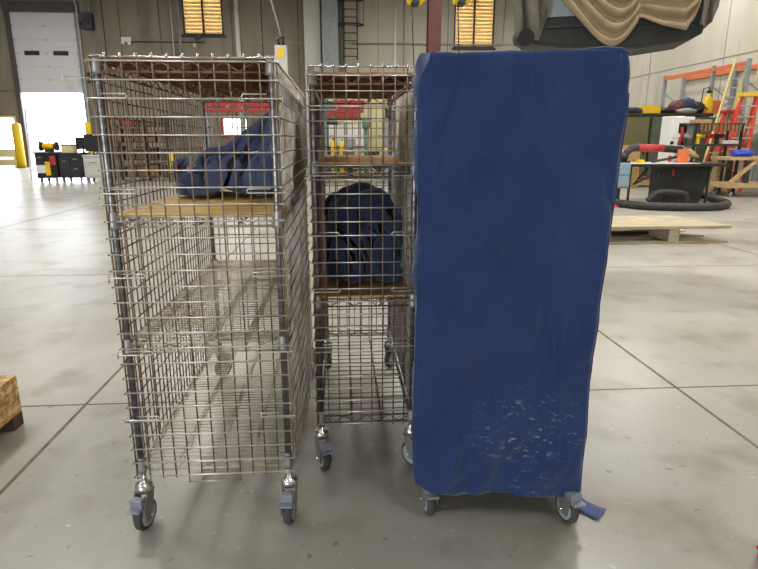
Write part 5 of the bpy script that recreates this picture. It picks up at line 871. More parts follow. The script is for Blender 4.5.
-6,8,-2,5,17,14,-1,15,-1,0,-14,11,-14,10,4,-343,-7,-6,0,19,-8,-7,3,18,19,9,18,-3,18,18,9,-12,-13,-6,-8,-3,-4,-1,-2,19,2,-5,16,22,12,14,9,18,6,19,-17,-9,17,4,14,17,-6,18,20,6,17,21,
18,-1,-6,8,8,16,-4,12,9,4,-3,-2,-18,10,3,7,-344,-2,-10,4,5,17,-14,4,18,3,20,8,13,4,19,-8,-5,-18,-8,-8,-5,6,-2,2,17,-9,17,18,3,13,18,20,2,19,19,-11,-18,2,16,18,12,10,9,13,16,21,20,
17,-12,12,4,-2,6,19,3,9,3,-3,-9,-16,2,16,5,-356,10,-1,-9,20,3,3,7,12,9,12,14,17,-2,-2,-5,-3,-11,-5,-6,-5,-2,-8,9,9,9,9,18,-5,16,17,5,21,13,16,10,-11,2,12,13,3,16,17,-3,18,19,19,13,
13,10,-5,3,-2,4,10,5,9,-11,-9,7,-14,5,15,-353,-1,1,6,14,22,4,4,9,14,9,9,21,-1,2,-5,-4,-8,-7,-4,-6,-8,-3,8,7,2,7,-2,16,14,1,18,15,9,13,8,14,5,14,5,5,16,16,-2,16,18,19,15,20,-9,10,
-1,-2,-14,9,-6,14,8,2,-19,8,-5,6,-332,-7,-5,17,12,11,20,9,5,12,12,10,11,4,-4,7,-7,-4,-5,-6,-10,-7,-3,-2,13,-1,17,-3,-6,9,10,12,7,15,10,8,21,22,12,12,3,7,13,11,0,15,21,16,8,17,-2,1,
-16,-2,-12,9,-4,10,8,3,1,-3,-15,-299,-14,1,4,14,14,13,15,16,8,14,3,20,1,0,0,-2,-3,-4,-5,-8,-9,-4,-4,-5,9,20,1,-8,3,13,17,-6,4,9,15,19,22,22,7,16,4,5,12,10,8,16,10,11,20,-16,-4,4,
-17,-2,-4,10,-4,7,7,1,-9,-3,-299,13,0,-1,11,15,14,15,14,13,12,5,5,7,10,-1,1,-4,-5,-6,-16,4,-17,-20,18,-4,8,10,8,-6,10,17,-9,4,18,3,18,19,21,20,11,15,3,9,17,12,-7,16,13,18,-1,-16,
-14,-10,-6,-9,2,2,16,-4,1,-8,-2,-267,-16,12,13,7,20,16,14,14,16,8,12,6,6,5,4,0,-3,-5,-12,-17,-13,-3,-9,-22,15,13,13,2,4,9,-6,16,-2,0,13,15,25,19,22,22,17,6,-8,9,11,-2,18,1,17,7,5,
-9,-15,-15,-13,13,-2,-3,9,-15,-2,-11,-182,-9,6,16,-11,1,8,-2,-7,-6,6,2,-3,-5,-1,-3,17,-17,5,7,-11,1,14,-6,13,-4,13,-5,-21,-4,10,6,17,11,-19,-9,-16,-1,4,-3,0,-1,3,10,0,-4,-4,-5,1,0,
17,-17,-1,0,9,11,-12,16,15,12,-8,9,8,-62,13,-4,8,11,-19,-7,-1,13,0,-11,18,8,-4,0,-12,-11,16,-17,3,9,9,-12,9,16,3,13,-14,-21,-13,0,17,21,12,-19,-18,1,1,-13,-2,16,4,-9,-11,8,20,-4,
-7,-11,4,12,-8,-14,11,3,-14,16,17,20,13,-5,-4,16,-57,-9,13,15,-10,-2,1,-8,-2,-15,1,13,16,10,1,-10,-16,-14,-1,12,5,8,1,6,16,7,-4,-8,-19,-18,-6,19,20,15,-23,-21,-9,18,2,1,-3,16,-18,
4,8,-10,-1,16,-12,-3,7,-9,-18,2,-1,4,16,17,18,-7,16,16,2,-76,20,3,5,8,-1,-19,1,-20,-3,17,-16,18,17,14,-2,-13,-16,-1,15,-5,2,8,1,10,15,-2,-11,-16,-18,-17,17,21,14,-23,-21,-9,18,13,
9,1,4,-20,12,-4,8,-17,3,13,-10,-1,-13,-8,-7,1,16,15,18,-7,16,16,19,9,-90,-6,23,13,13,-18,2,-16,-8,-14,-3,10,-1,18,7,8,3,-2,-3,-13,-11,18,7,5,6,18,0,-8,-15,-17,-20,6,21,15,-22,-22,
1,16,7,12,9,-13,2,-1,8,-6,1,2,-7,6,-13,-13,-4,-15,10,17,16,2,18,11,6,22,10,-112,22,7,20,9,-17,-8,7,-16,-9,-7,-7,-2,21,-5,13,3,-5,-6,-12,11,15,14,2,10,-7,9,11,-20,-13,-20,-7,24,17,
-23,-12,8,11,2,11,3,5,0,1,0,-4,-3,11,-4,-9,-16,0,-11,-20,17,18,13,1,14,14,13,0,20,-112,5,21,20,-9,6,-10,-2,8,-13,-13,0,0,-12,11,8,-12,-2,0,15,10,16,-3,12,3,1,16,-1,-16,-13,-19,-17,
22,18,-21,4,6,0,12,8,8,-2,-3,10,4,-5,2,-9,-20,-13,2,-8,-3,-10,18,19,12,6,-2,16,21,5,-15,-92,2,22,15,-6,-11,18,7,-4,0,-14,-2,-9,-17,-2,2,-2,7,15,8,16,-1,10,9,-4,12,-1,-12,4,-10,-17,
-16,12,22,-12,1,6,5,3,7,10,-9,9,-10,8,16,-11,-21,-19,-3,-17,2,-16,16,17,3,6,17,18,7,14,11,-14,-87,-9,11,13,14,-14,6,17,16,-8,-9,-4,-15,-10,0,-15,2,12,4,17,-4,17,17,-12,18,9,5,-11,
-12,-9,-9,-15,1,15,-4,10,6,1,4,10,-7,-5,3,16,5,-10,-17,-17,-5,-21,4,-19,-4,13,14,6,14,16,10,7,15,17,-3,-89,4,-2,1,4,21,-5,4,2,15,-8,-8,-13,3,-7,-5,1,-8,13,4,6,9,17,8,11,3,13,-7,
-13,-12,-12,-13,0,2,9,9,3,-3,11,0,-10,8,5,14,-4,-19,-6,-11,-12,-21,-14,-5,-1,14,5,9,19,9,-1,17,19,7,14,-86,18,-7,7,3,5,6,7,-3,-4,2,-22,-17,7,14,-4,0,-3,14,-4,3,6,3,20,11,14,-4,7,
-16,-2,-10,-13,-3,1,11,-10,4,4,10,-7,2,4,9,3,-13,-6,-17,-20,-6,-6,-21,11,-10,11,3,13,19,-7,6,17,19,-2,16,-62,15,7,1,5,4,6,6,-4,-2,-10,-19,-18,-11,16,17,-1,2,0,13,2,-4,8,-7,17,18,5,
12,-5,-5,-15,-6,0,-2,-9,-14,11,10,5,-8,9,5,-10,1,-8,-19,-6,-20,-17,3,-16,3,17,-10,19,4,17,-12,7,14,19,12,-2,-49,20,14,7,2,-19,5,5,2,-2,-5,-20,-1,-12,14,-4,11,6,7,15,8,-15,4,-18,18,
14,16,-6,15,-5,-8,-2,3,-4,-12,-12,7,-8,-2,14,7,7,-8,-19,-14,-2,-14,-23,-18,-6,-1,-1,15,11,-5,22,10,-21,16,3,21,2,-7,-24,18,9,13,-11,2,-19,5,0,1,-8,-6,-20,5,19,12,4,3,16,16,7,-16,
-17,-16,19,15,1,19,9,4,-1,1,1,-8,-13,-7,-9,1,1,-2,16,10,-18,-15,-16,-4,-15,-17,-15,-16,11,2,-3,17,9,-4,-1,11,-11,22,0,-2,-5,4,0,6,8,20,-12,-13,-8,3,-12,4,-17,-11,8,14,16,18,7,12,
16,13,-18,-20,-18,-3,22,11,19,22,-3,-4,-11,13,-6,-8,-13,-10,14,5,-6,-11,9,-17,-7,-12,-17,-13,-17,4,-10,-14,-2,14,0,17,13,2,-21,3,20,-10,-6,-8,42,-3,-6,6,11,10,-16,-4,-10,-17,-7,-3,
0,8,15,18,-5,17,18,18,15,-17,-20,-19,-14,22,15,14,19,-4,-4,-10,13,1,-12,-19,7,3,17,-1,-10,-12,-6,-12,-13,-18,-2,-12,-19,8,-8,0,-13,-4,16,17,9,-21,14,1,-3,-14,-5,62,-7,10,1,-1,-6,5,
-13,-13,-4,1,-10,2,-1,19,13,-7,10,15,19,20,-7,-19,-18,-16,-1,16,19,15,-2,-1,-9,12,4,-17,-12,-2,13,18,8,-13,-10,-22,-4,-15,-9,-16,-13,1,2,-2,-19,9,-14,-1,17,-2,15,-20,3,8,-15,7,64,
8,-12,11,2,1,-11,-4,-12,4,-3,-3,-5,-3,0,17,14,-4,7,17,14,14,-20,-17,-8,-21,18,17,5,9,-10,-4,13,-1,-14,-12,-1,13,15,12,-19,-15,-4,7,-18,-14,-18,-8,7,6,-19,-2,-17,-5,13,16,2,-14,-17,
19,-5,-15,-8,91,2,6,7,6,0,-13,-7,-10,-9,-8,14,1,-8,-16,11,21,11,-13,11,13,17,-2,-17,-19,-20,11,15,3,17,-12,0,10,4,-18,-9,-3,12,13,14,-18,-11,13,-9,-16,-17,-17,2,11,-16,5,-20,2,-11,
1,-4,11,-21,9,-12,16,-23,-1,103,7,-5,-7,-3,0,13,-4,-15,-5,0,12,-4,-17,4,0,-8,17,11,-11,10,17,11,-13,-19,-19,6,5,8,18,-8,-2,8,1,-15,-10,-4,10,11,18,-16,12,-20,-15,-4,-13,4,0,-13,11,
-17,-6,7,-5,-9,-3,-11,5,-12,11,-10,-5,6,105,-4,-1,-3,-3,-10,-6,0,12,-10,-12,9,6,-7,-4,9,-6,-6,-7,11,11,5,3,7,-21,-19,-4,-1,15,20,2,-1,-2,5,-16,-11,-1,10,20,-4,15,-21,-1,-17,-20,-8,
-1,8,9,-11,-4,0,4,3,-13,-9,-1,-6,0,8,-7,-6,5,84,13,-1,-10,0,-3,-4,-1,0,-3,-8,9,-3,4,-8,8,-9,-2,-11,-12,7,3,12,10,-15,-18,-17,0,17,20,-5,6,14,-6,-16,-16,5,12,20,15,-4,-13,-20,-17,0,
-3,5,9,-2,-3,-1,-1,-14,13,-2,-19,1,-10,7,-6,-5,7,-12,99,-2,-5,1,11,0,-4,-3,1,-4,-8,-4,6,-4,2,-3,-6,-1,-9,-11,2,-15,3,8,8,-15,-19,-15,17,16,22,6,2,-10,-13,-18,3,19,16,-2,5,-14,-1,
-19,9,0,9,-10,5,-3,-5,-3,-1,12,-15,-2,-13,4,-11,13,-6,-13,0,108,-6,-5,3,-14,-5,-4,2,0,7,9,-8,0,1,5,-8,-5,-9,-5,-8,-13,-3,-16,-3,21,-15,-12,-22,15,21,19,14,-5,-7,-13,-18,2,17,7,11,
-14,11,-20,13,10,-1,-5,4,2,-3,-2,-1,1,-7,2,-13,-12,4,-3,-12,-8,3,-3,118,-11,0,-5,-1,-3,-3,-1,4,2,-5,-16,10,-1,-9,12,4,-10,-9,-13,-12,-10,-5,-22,16,-4,-19,-12,9,20,18,16,-19,0,-17,
9,-19,5,14,2,15,-11,-2,21,12,0,-6,5,2,3,-2,-2,0,-5,-2,-18,-5,-10,8,-12,-6,-5,-2,117,0,-14,7,-1,1,-15,0,8,5,-4,-20,-14,-10,-4,9,3,7,0,-8,-14,-15,-17,-21,6,-1,-17,5,0,15,20,18,-20,
-15,-11,15,-1,-19,8,21,-4,23,1,7,8,18,-12,4,4,2,-2,2,3,-6,-13,-10,-11,-5,-2,-17,12,-1,-5,114,-2,-11,-11,-12,-8,14,13,-3,12,-6,-15,-21,-7,-10,-14,12,-7,-4,5,-20,-2,-11,-19,-20,-4,
-3,5,19,13,2,19,-6,-20,-7,-2,11,-13,2,13,20,10,19,4,9,7,-1,3,1,2,1,3,2,-6,-15,-13,-14,-1,-12,-19,-5,-2,18,118,-16,7,-13,-5,-14,-13,15,15,15,-1,-17,-18,-17,-15,-12,-5,-10,-4,2,6,
-19,-9,-11,-8,-6,2,2,15,-5,3,19,-8,-5,7,-7,-8,11,-7,5,19,21,18,13,10,3,3,-1,-1,3,2,2,1,-3,-13,-16,-14,-13,-15,-15,-16,-5,8,141,0,2,-16,-7,-9,-9,-13,16,14,4,-12,-12,-7,-14,-10,-10,
-4,-4,-6,-1,-11,-8,-7,-5,-6,3,1,2,-1,-1,0,20,-9,5,-7,-1,-2,8,-2,5,15,18,21,5,1,-4,-4,-2,1,2,1,-2,-2,8,-15,-17,-6,-5,-15,-12,-8,-9,159,3,-9,-12,-13,-2,-10,-8,-13,3,4,0,-7,-7,-9,-6,
-1,2,-11,0,-6,-8,-8,-4,-3,-4,0,3,-2,3,-2,0,-1,12,-5,-3,-1,2,3,5,-1,15,13,4,-2,-3,-3,0,1,0,0,-1,-6,0,5,8,-12,-7,1,-16,-15,-10,-4,161,-17,-15,-4,6,-5,-7,-8,-13,-15,-9,-2,15,1,-3,-4,
0,-2,-14,1,-5,-6,-10,-4,3,-4,-4,2,2,1,0,1,-1,1,6,-6,-1,4,4,2,2,-1,-7,-1,-1,-3,1,-2,1,1,-1,-6,-6,2,7,8,18,-2,-16,-11,-17,-3,-10,151,0,-17,-16,-3,12,-3,-3,-12,-15,-17,-10,0,-1,-1,0,
3,4,0,1,1,-7,-9,1,-7,0,0,2,3,0,1,0,0,-2,4,-2,2,5,4,-3,2,-1,-4,-7,-8,-5,-5,-8,-4,-2,-4,-5,-3,-2,6,13,16,18,-6,-22,-16,-7,-2,131,16,-17,-2,-2,-11,3,-4,-1,-19,-13,-10,4,1,-1,-1,4,2,3,
1,-6,-10,-5,-3,3,0,0,-1,-1,6,-2,2,1,-4,3,1,-2,11,2,-4,-7,-5,9,-7,-7,-9,-6,-5,-1,-3,-5,1,-3,-4,-6,-3,9,18,7,-20,-6,-9,1,119,19,-2,-3,-7,-10,-5,-10,-10,4,-12,-6,2,0,-3,-6,-3,0,-4,-2,
5,-1,0,2,1,2,0,-1,-1,-4,6,3,-3,0,2,3,-4,0,-5,-1,-1,3,-6,-5,-6,2,-3,-5,-3,-3,-1,-1,-3,-5,-1,-4,-1,-3,-2,0,7,-7,-11,117,8,-16,15,16,-9,-8,-14,-5,-11,6,-12,7,-3,-3,-6,-5,-1,0,-1,5,0,
-2,-1,1,0,0,2,1,0,4,2,-2,0,0,0,1,-4,-1,-1,-2,0,-4,-4,-6,2,-3,-5,0,-8,2,0,-4,-2,-4,-3,-2,-4,-4,-3,-4,11,-17,110,-16,-1,5,13,11,-1,-18,-10,-2,13,-2,-2,3,-14,-2,-3,-2,-2,-1,-4,-1,8,0,
0,-1,1,0,3,3,4,1,-2,2,0,-5,-1,-1,-6,1,2,-7,-4,-3,-2,-5,-7,7,-2,-5,-1,1,-2,-5,-3,0,-5,0,-6,-4,-5,-7,-11,91,-12,4,13,-2,11,20,-8,-11,-1,4,7,1,-1,-10,-6,-2,-2,-3,-6,-5,6,4,-12,-2,6,
12,0,3,5,2,0,1,1,-2,-4,-1,-8,0,-2,4,-7,-2,-4,-4,-16,5,-1,5,5,-8,2,-4,-4,0,-5,-6,-3,-22,15,-3,-8,-12,66,1,13,7,3,-3,9,18,-5,-4,0,9,-1,-4,-5,-7,-3,-2,0,0,-17,-2,4,3,1,6,9,-2,9,4,2,1,
1,-1,-2,-7,-7,3,-2,1,-8,4,-14,-15,0,0,0,2,4,6,0,4,-8,-9,2,0,-12,-19,-19,-8,9,12,-6,65,2,2,6,4,1,14,6,-4,9,-1,-8,-4,4,-1,-10,-7,-3,9,7,-18,-2,4,4,0,9,-6,8,11,4,-6,11,-9,-4,10,-7,-8,
7,-4,-3,-4,-17,-6,-3,2,-3,-2,-6,2,6,8,5,-5,-8,-5,4,-26,-19,-19,-15,-3,12,5,89,-5,8,4,-1,5,7,7,3,12,-12,-8,6,-4,-3,-3,-7,1,-1,-4,-4,-13,7,10,12,5,-9,13,12,0,-10,12,-11,-5,16,-3,-10,
6,-1,-3,-18,-3,-6,-3,-12,12,-6,-8,4,-6,10,4,5,-5,-5,-20,-18,-14,-16,-20,-5,-14,3,132,-6,-10,-2,17,6,1,8,10,12,-11,-9,-11,5,5,-5,-4,-2,-8,10,-6,-11,5,10,7,-8,5,16,-11,16,-9,13,-11,
-6,18,1,-9,1,6,-16,-7,-7,-1,-13,-17,-8,19,3,-13,6,-1,4,11,-6,-16,-20,-11,-19,-15,-17,-19,-13,-5,168,-13,-8,-1,15,3,4,9,11,14,-13,-9,-16,9,-8,-8,-9,1,3,-1,-9,17,2,5,-14,19,1,14,-23,
8,9,15,-14,-4,22,-6,1,-11,11,-10,-11,0,-17,-18,0,-14,-10,21,9,0,-3,3,-2,-16,-11,-14,-25,1,-22,-18,-15,-19,-7,194,-21,-7,-5,13,7,9,4,12,13,-10,-9,-13,-8,-22,-12,-6,-4,2,5,16,6,15,
-14,-1,17,15,3,-22,16,12,3,-12,0,19,-4,9,-23,11,-3,-10,-11,-15,-8,-19,4,-10,-11,15,16,6,-6,-17,-12,-13,-14,-4,-12,-20,-21,-6,-16,-3,160,18,-16,-3,15,6,8,3,4,14,-15,-13,-4,-19,-21,
-17,-6,6,4,15,13,9,-11,5,11,-5,19,9,-22,12,6,14,-6,-3,14,8,-5,-23,-11,6,13,-18,-5,-21,-4,2,-13,-11,-11,13,17,2,1,-21,-17,-18,-17,-6,-17,-17,-17,4,-11,150,0,7,13,5,19,7,1,8,-10,-8,
-6,-10,-19,-17,-21,4,6,-3,15,13,-10,5,20,1,-15,23,9,-22,2,19,2,9,-21,22,18,-12,-9,-24,16,3,-13,-22,6,-4,-16,3,-8,-15,-3,18,-4,2,-9,-19,-18,-23,-17,-5,-6,-18,-20,-10,142,12,20,7,12,
16,21,5,-7,0,-19,-10,-13,-12,-20,-6,6,-14,6,9,17,1,9,-11,-10,8,22,11,-23,2,19,10,-14,-7,18,26,-2,-19,-14,-9,13,-21,-8,16,-12,-5,-2,-17,2,-17,-2,15,-9,-6,-20,-18,-17,-20,-11,-9,-16,
-17,-19,145,18,6,20,17,15,20,-10,-7,2,-3,-14,-11,-11,-21,2,8,-4,3,11,-8,7,1,-19,2,21,19,5,-23,3,22,4,-17,1,21,21,0,-20,-13,-21,18,-1,-10,16,-10,-10,-14,3,-15,2,-17,-6,-7,-1,-19,
-17,-16,-2,-11,-16,-15,-15,-16,131,3,21,14,16,21,19,11,-12,-7,-6,-12,1,-19,-20,10,5,1,-3,10,-5,-1,-13,-13,-1,19,16,15,-22,6,23,-4,-17,13,21,14,-3,-21,-17,-20,7,20,2,10,-11,-14,-3,
-15,5,-19,1,-5,-19,-15,-16,-11,-4,3,-15,-17,-19,-12,-15,108,8,21,21,14,18,19,16,-2,-12,0,-10,-7,-17,-10,8,8,-5,0,1,-3,-11,-10,-13,1,10,16,15,-15,9,22,-17,-8,20,23,-4,2,-20,-22,-10,
5,16,23,-14,15,-21,-5,-9,-11,-5,-8,-12,-11,-12,-7,-7,-8,0,-20,-20,-19,-8,-14,89,11,20,20,20,15,15,18,4,-6,-14,-13,-9,7,-15,-3,7,12,5,-14,-12,-11,5,-15,1,-1,11,19,-10,14,20,-14,-10,
19,16,8,-3,-23,-23,0,-5,20,15,6,11,-15,-4,-6,-15,-5,-17,-6,-7,-11,-9,-10,-3,-11,-17,-16,-21,-11,-7,71,6,20,22,20,15,18,21,2,1,-9,-5,-11,-15,3,-13,4,12,8,-20,-13,-6,7,-8,-5,-7,15,
10,-6,19,14,-5,-19,17,4,17,5,-23,-12,-20,-4,20,19,11,16,-3,-12,-20,2,-10,-12,-13,-17,-3,5,-12,-12,-5,-18,-18,-17,-18,4,49,17,11,17,19,21,21,20,-9,11,3,-15,-14,-1,-13,2,-5,0,4,8,
-12,-7,-3,-1,-14,-13,18,-5,8,24,0,-11,6,-11,12,18,17,-14,-23,-20,-6,20,19,22,5,2,-13,-21,-11,-13,5,-16,-6,-6,3,-15,-1,-11,-11,-19,-15,-16,7,25,20,20,12,16,18,23,21,-14,14,5,-20,8,
-13,-2,-4,0,1,1,-2,-7,-13,-2,-6,-19,-6,16,-10,17,8,6,6,-15,1,5,17,18,-8,-23,-19,-10,20,18,18,1,3,-2,-7,-18,-12,-5,-18,-4,1,9,-10,-9,-6,-10,-18,-14,-10,-11,23,20,21,18,10,17,20,22,
-15,1,5,16,-18,11,-19,6,1,8,-2,-4,-7,-14,-13,-15,2,-16,5,-12,17,-1,6,17,-13,-2,13,10,8,3,-18,-20,-7,16,12,18,-5,5,4,12,-17,-15,-20,-15,1,10,-7,8,-15,-3,-8,-14,-18,-15,-17,17,20,21,
21,17,10,19,22,-4,-12,24,1,-11,-14,-9,8,12,8,-3,-7,-16,-8,4,-15,-14,-4,-17,-7,7,9,18,5,-15,0,13,5,17,-6,-6,-24,1,17,18,-6,-15,20,6,5,-13,-9,-10,-18,1,7,9,6,-13,-12,-4,-15,-16,-15,
-16,-3,23,20,20,12,18,19,19,-9,-8,21,-6,-10,-10,6,11,10,2,-6,0,-9,-14,-3,-5,-2,-14,-17,-7,-4,15,13,-15,-3,14,-2,10,15,9,-15,-11,-6,15,8,-4,-16,8,8,6,-9,-15,-2,7,-3,7,9,12,-14,-12,
-14,-9,-14,-16,-17,-17,21,19,20,21,13,14,21,6,-21,6,-10,-4,22,1,2,-3,6,-4,-3,1,0,-5,-3,-5,-18,-8,-7,-11,16,-4,6,-17,7,0,19,13,9,-10,-3,-6,11,-19,-10,-4,5,3,6,-7,-5,10,11,-2,0,15,
16,-14,-12,-15,-14,-20,-8,-19,-29,18,21,19,8,19,19,20,16,-18,-19,-1,7,20,17,0,-2,4,0,0,-1,1,-5,-4,-8,-19,-12,-3,-11,-10,13,10,-6,3,0,16,13,4,-12,7,-2,-12,-11,3,-5,-1,-9,-8,4,4,15,
-10,15,7,18,14,-10,-15,-13,-21,-15,-16,-12,-51,22,21,20,17,6,20,18,20,-6,-20,9,-5,5,22,3,2,4,-1,-3,-2,-12,-1,10,0,-20,-14,3,-10,-11,16,-8,8,8,-2,13,4,7,-10,-9,12,-3,-10,0,-11,-5,4,
-10,-8,11,-1,12,15,-3,15,12,0,-11,-20,-11,-20,-13,-16,-45,1,21,14,20,19,7,20,19,9,-20,-5,18,0,-7,16,-4,10,1,-2,-12,6,-18,-1,4,2,-13,-2,0,-13,14,-2,6,15,-8,15,7,-5,-10,-12,5,17,-15,
-17,12,-7,0,-7,-6,-5,15,14,-11,17,-1,-3,13,-16,9,-17,-18,-14,-15,-52,10,-3,21,19,15,17,15,10,20,-12,4,-10,-4,4,5,16,-2,2,-9,-6,12,-16,1,17,-1,-14,-8,7,-11,-13,2,18,20,-15,5,13,1,
-2,-9,-11,17,-5,-17,-5,15,1,-4,-10,-3,9,-5,15,-11,-8,-3,10,18,0,-11,-15,-16,-10,-48,-17,2,11,20,15,14,15,15,14,14,-1,3,-7,-8,9,6,-1,0,-11,13,-12,12,-9,3,-12,20,-8,-15,9,-14,-7,13,
20,1,-17,15,-11,-4,2,15,-14,14,-17,-13,9,16,4,-2,-12,-4,8,10,-6,-8,-7,-10,18,-10,1,0,-16,-8,-45,-13,5,-13,20,2,15,14,14,14,13,15,2,2,0,-4,-1,4,-3,4,2,2,-20,14,3,2,-16,12,1,0,-10,
-19,11,20,-10,9,0,-2,2,1,-2,0,2,-4,-11,-3,16,2,-19,7,12,-10,10,0,-1,-3,-19,-9,-10,-2,15,9,-14,120,-16,-20,0,3,25,15,20,18,8,6,-9,-18,-22,-11,-19,-7,-5,13,10,10,19,7,10,3,7,14,18,
-2,6,-2,-9,8,10,-10,15,1,2,-12,-11,-10,20,10,18,21,14,9,5,-22,-21,-12,-16,15,6,9,8,19,15,5,-8,-23,-2,-16,-107,-14,-15,-1,-15,12,20,21,9,10,2,-6,-10,-20,-14,-15,-16,-5,7,25,12,15,
-5,8,7,13,22,12,-11,2,4,-5,0,9,0,4,12,2,-20,-11,3,17,19,16,20,8,14,-1,-16,-20,-18,-18,7,8,8,16,21,13,1,-3,-11,-22,-5,-101,0,-16,-18,11,-10,17,18,-2,13,-6,-3,-10,-9,-13,-20,-17,-4,
13,7,19,10,18,-8,9,16,17,14,-6,-10,3,-3,-2,8,1,2,17,4,0,-18,20,7,8,15,18,0,14,4,-6,-22,-18,-18,-8,13,13,14,16,13,-7,12,-13,-3,-18,-82,-6,-17,-2,-9,-5,-7,19,-1,8,2,-4,-9,-13,-12,
-15,-6,-10,9,9,9,18,12,16,15,-10,18,12,-11,-6,-6,1,-2,6,3,3,12,7,15,-12,14,20,10,-2,6,15,-4,6,-1,-10,-20,-18,-18,11,13,12,11,11,-2,12,13,-9,-16,-65,-19,-1,-6,-12,-4,-11,-17,22,-13,
10,-10,-1,-5,-18,-19,-7,7,6,11,13,-3,13,15,14,-5,16,13,-16,-6,-7,2,-4,8,3,4,15,15,0,18,7,16,20,7,-14,-5,13,1,-13,-1,-14,-17,-18,1,12,11,10,14,9,2,9,2,-15,-66,1,1,-2,-10,-7,-11,-14,
-22,20,-20,-6,-1,2,-16,-13,-18,3,12,12,17,10,8,-6,19,1,10,13,-11,-14,-8,0,-2,8,2,10,15,18,-3,15,22,17,10,10,6,-5,-19,11,-5,-19,-10,-14,-18,-6,15,9,12,12,6,12,13,-10,-9,-38,-1,2,-1,
-16,-1,-16,-13,-19,-14,11,-21,6,-19,-14,-13,7,-6,-7,13,22,13,-3,10,3,11,12,2,-5,-14,-6,-8,-2,7,3,14,20,7,18,12,15,10,10,14,8,-6,-4,-10,8,-14,-20,-9,-19,-14,9,12,15,18,15,11,-3,-9,
-6,-5,-1,2,-9,-17,-16,2,-16,-15,-23,13,-18,-23,-5,-21,1,-13,-8,0,23,7,10,4,9,-3,19,3,12,-13,-7,-16,-7,1,5,9,15,12,19,10,12,17,10,9,12,7,-3,-6,-9,8,-14,-9,-18,-6,-12,-4,23,23,11,5,
6,-8,-5,-9,34,1,-18,-14,-8,-12,-20,-9,-13,-2,-12,-17,-12,-15,-19,-10,-14,-6,18,-4,12,10,7,7,9,19,18,-10,-15,-8,-17,-9,-1,4,11,17,19,14,10,14,13,9,16,12,7,-9,18,-16,-15,-1,-16,-6,
-19,-12,10,25,18,12,-4,0,-6,-7,-7,69,-19,-2,-17,-17,-8,-14,-20,-16,-12,-10,-16,5,-16,-15,-20,-19,16,-10,16,12,-14,1,21,5,19,14,-1,-12,-15,-21,-11,-3,5,16,20,13,13,10,16,12,10,19,7,
4,-3,19,-17,-16,3,-4,-21,-19,-11,19,19,17,4,2,-6,-7,2,-16,83,-8,-18,-10,-7,-18,-18,-14,-24,-19,-10,-4,0,-15,-8,-7,-16,-4,5,-9,18,12,-20,3,17,15,10,3,-12,-13,-14,-17,-3,6,18,14,14,
13,10,12,14,17,7,10,2,7,8,9,-22,-17,5,-17,-19,-12,18,19,9,4,2,-7,-10,11,1,85,-15,-15,-1,-13,-17,-22,-22,-19,-23,-21,1,-2,-20,-8,6,-6,-21,-2,3,13,19,-7,9,-2,-2,11,16,-11,-16,-14,
-15,-1,-2,18,13,11,18,9,12,14,19,6,8,9,6,9,3,-4,-21,-10,-16,2,-20,10,11,7,7,-3,-5,-8,8,18,93,-5,-14,-20,-18,-6,-22,-24,-20,-22,-21,0,-18,5,-5,-20,-8,15,-19,-2,19,-4,21,14,1,-20,-3,
19,-3,-16,-21,3,-1,2,14,-6,11,10,13,12,19,18,6,1,14,7,5,4,7,-21,-21,-14,14,-15,-12,12,5,8,0,-4,-10,18,21,95,-10,-17,-16,-15,-17,-8,-20,-21,-22,-17,-20,1,-17,2,3,-6,-20,-2,-1,16,-3,
14,14,6,6,-21,-1,16,-23,-3,-2,3,2,9,-11,13,19,-3,12,9,17,4,13,-2,6,17,8,-8,-9,-18,-13,-1,-10,3,-7,21,-8,11,-9,-6,21,22,96,-19,-18,-15,-5,-13,-16,-15,-26,-16,-20,-12,-19,-15,-2,-2,
14,-18,12,-10,13,4,11,12,12,3,-16,2,-1,-1,-1,-4,3,2,1,-2,11,-1,-2,10,11,20,-13,17,-12,12,13,7,-5,-10,-14,-12,-3,-1,-9,8,5,5,-4,-8,15,16,21,90,-17,-20,-16,-14,-9,-14,-13,-11,-16,
-22,-21,-20,-15,1,-1,17,-7,-1,4,11,12,11,10,10,1,-4,-5,5,-2,2,-6,4,-1,3,-2,3,1,3,6,9,9,2,-14,11,8,13,-14,3,-11,-13,-6,-16,1,-1,-5,2,8,-2,-4,13,17,18,93,-16,-11,-21,-21,-7,-19,-14,
-12,-4,-24,-15,-8,-7,-11,2,21,3,-1,5,4,14,13,11,8,-15,0,5,6,-1,2,-6,4,3,-1,2,-2,1,5,3,9,9,-4,-14,9,13,13,-16,-21,-13,-13,-9,-7,-9,1,-5,12,-4,7,-1,21,2,12,101,3,-18,-19,-20,-21,-9,
-20,4,-19,-21,-23,-14,17,-5,11,2,21,1,0,6,11,10,11,-3,2,-1,3,6,2,-1,-2,4,-1,2,0,-2,4,4,4,0,3,4,-16,6,16,-10,-17,-15,-13,-10,-14,-16,-14,15,5,-2,-6,4,0,18,12,12,129,-19,-12,-19,-21,
-23,-14,-6,-12,-13,-18,-19,-21,20,9,10,0,10,15,-5,14,10,9,10,-2,3,-1,3,5,4,1,-2,4,1,0,0,-3,2,6,4,-2,7,-14,4,-6,-9,-10,-10,-13,-11,-16,-7,-14,-24,-1,16,-6,4,-5,5,6,14,16,136,-12,
-17,-19,-15,-20,-15,-20,-12,-4,-15,-12,-14,-11,21,21,11,11,14,-1,16,10,10,2,4,3,-1,1,8,4,1,0,3,1,-1,-1,-3,-1,6,5,1,-11,3,-7,3,-9,-18,-16,-17,-15,-11,-16,-8,-24,19,-13,-13,16,-18,
16,-7,24,26,135,-20,-9,-22,-18,-13,-19,-21,-16,-11,-17,-13,-13,7,19,14,20,23,3,17,11,16,4,11,2,5,-2,-1,7,7,1,0,3,2,0,-3,-5,1,-1,7,-11,1,1,-7,-1,-16,-21,-21,-10,-16,-18,-17,-7,-13,
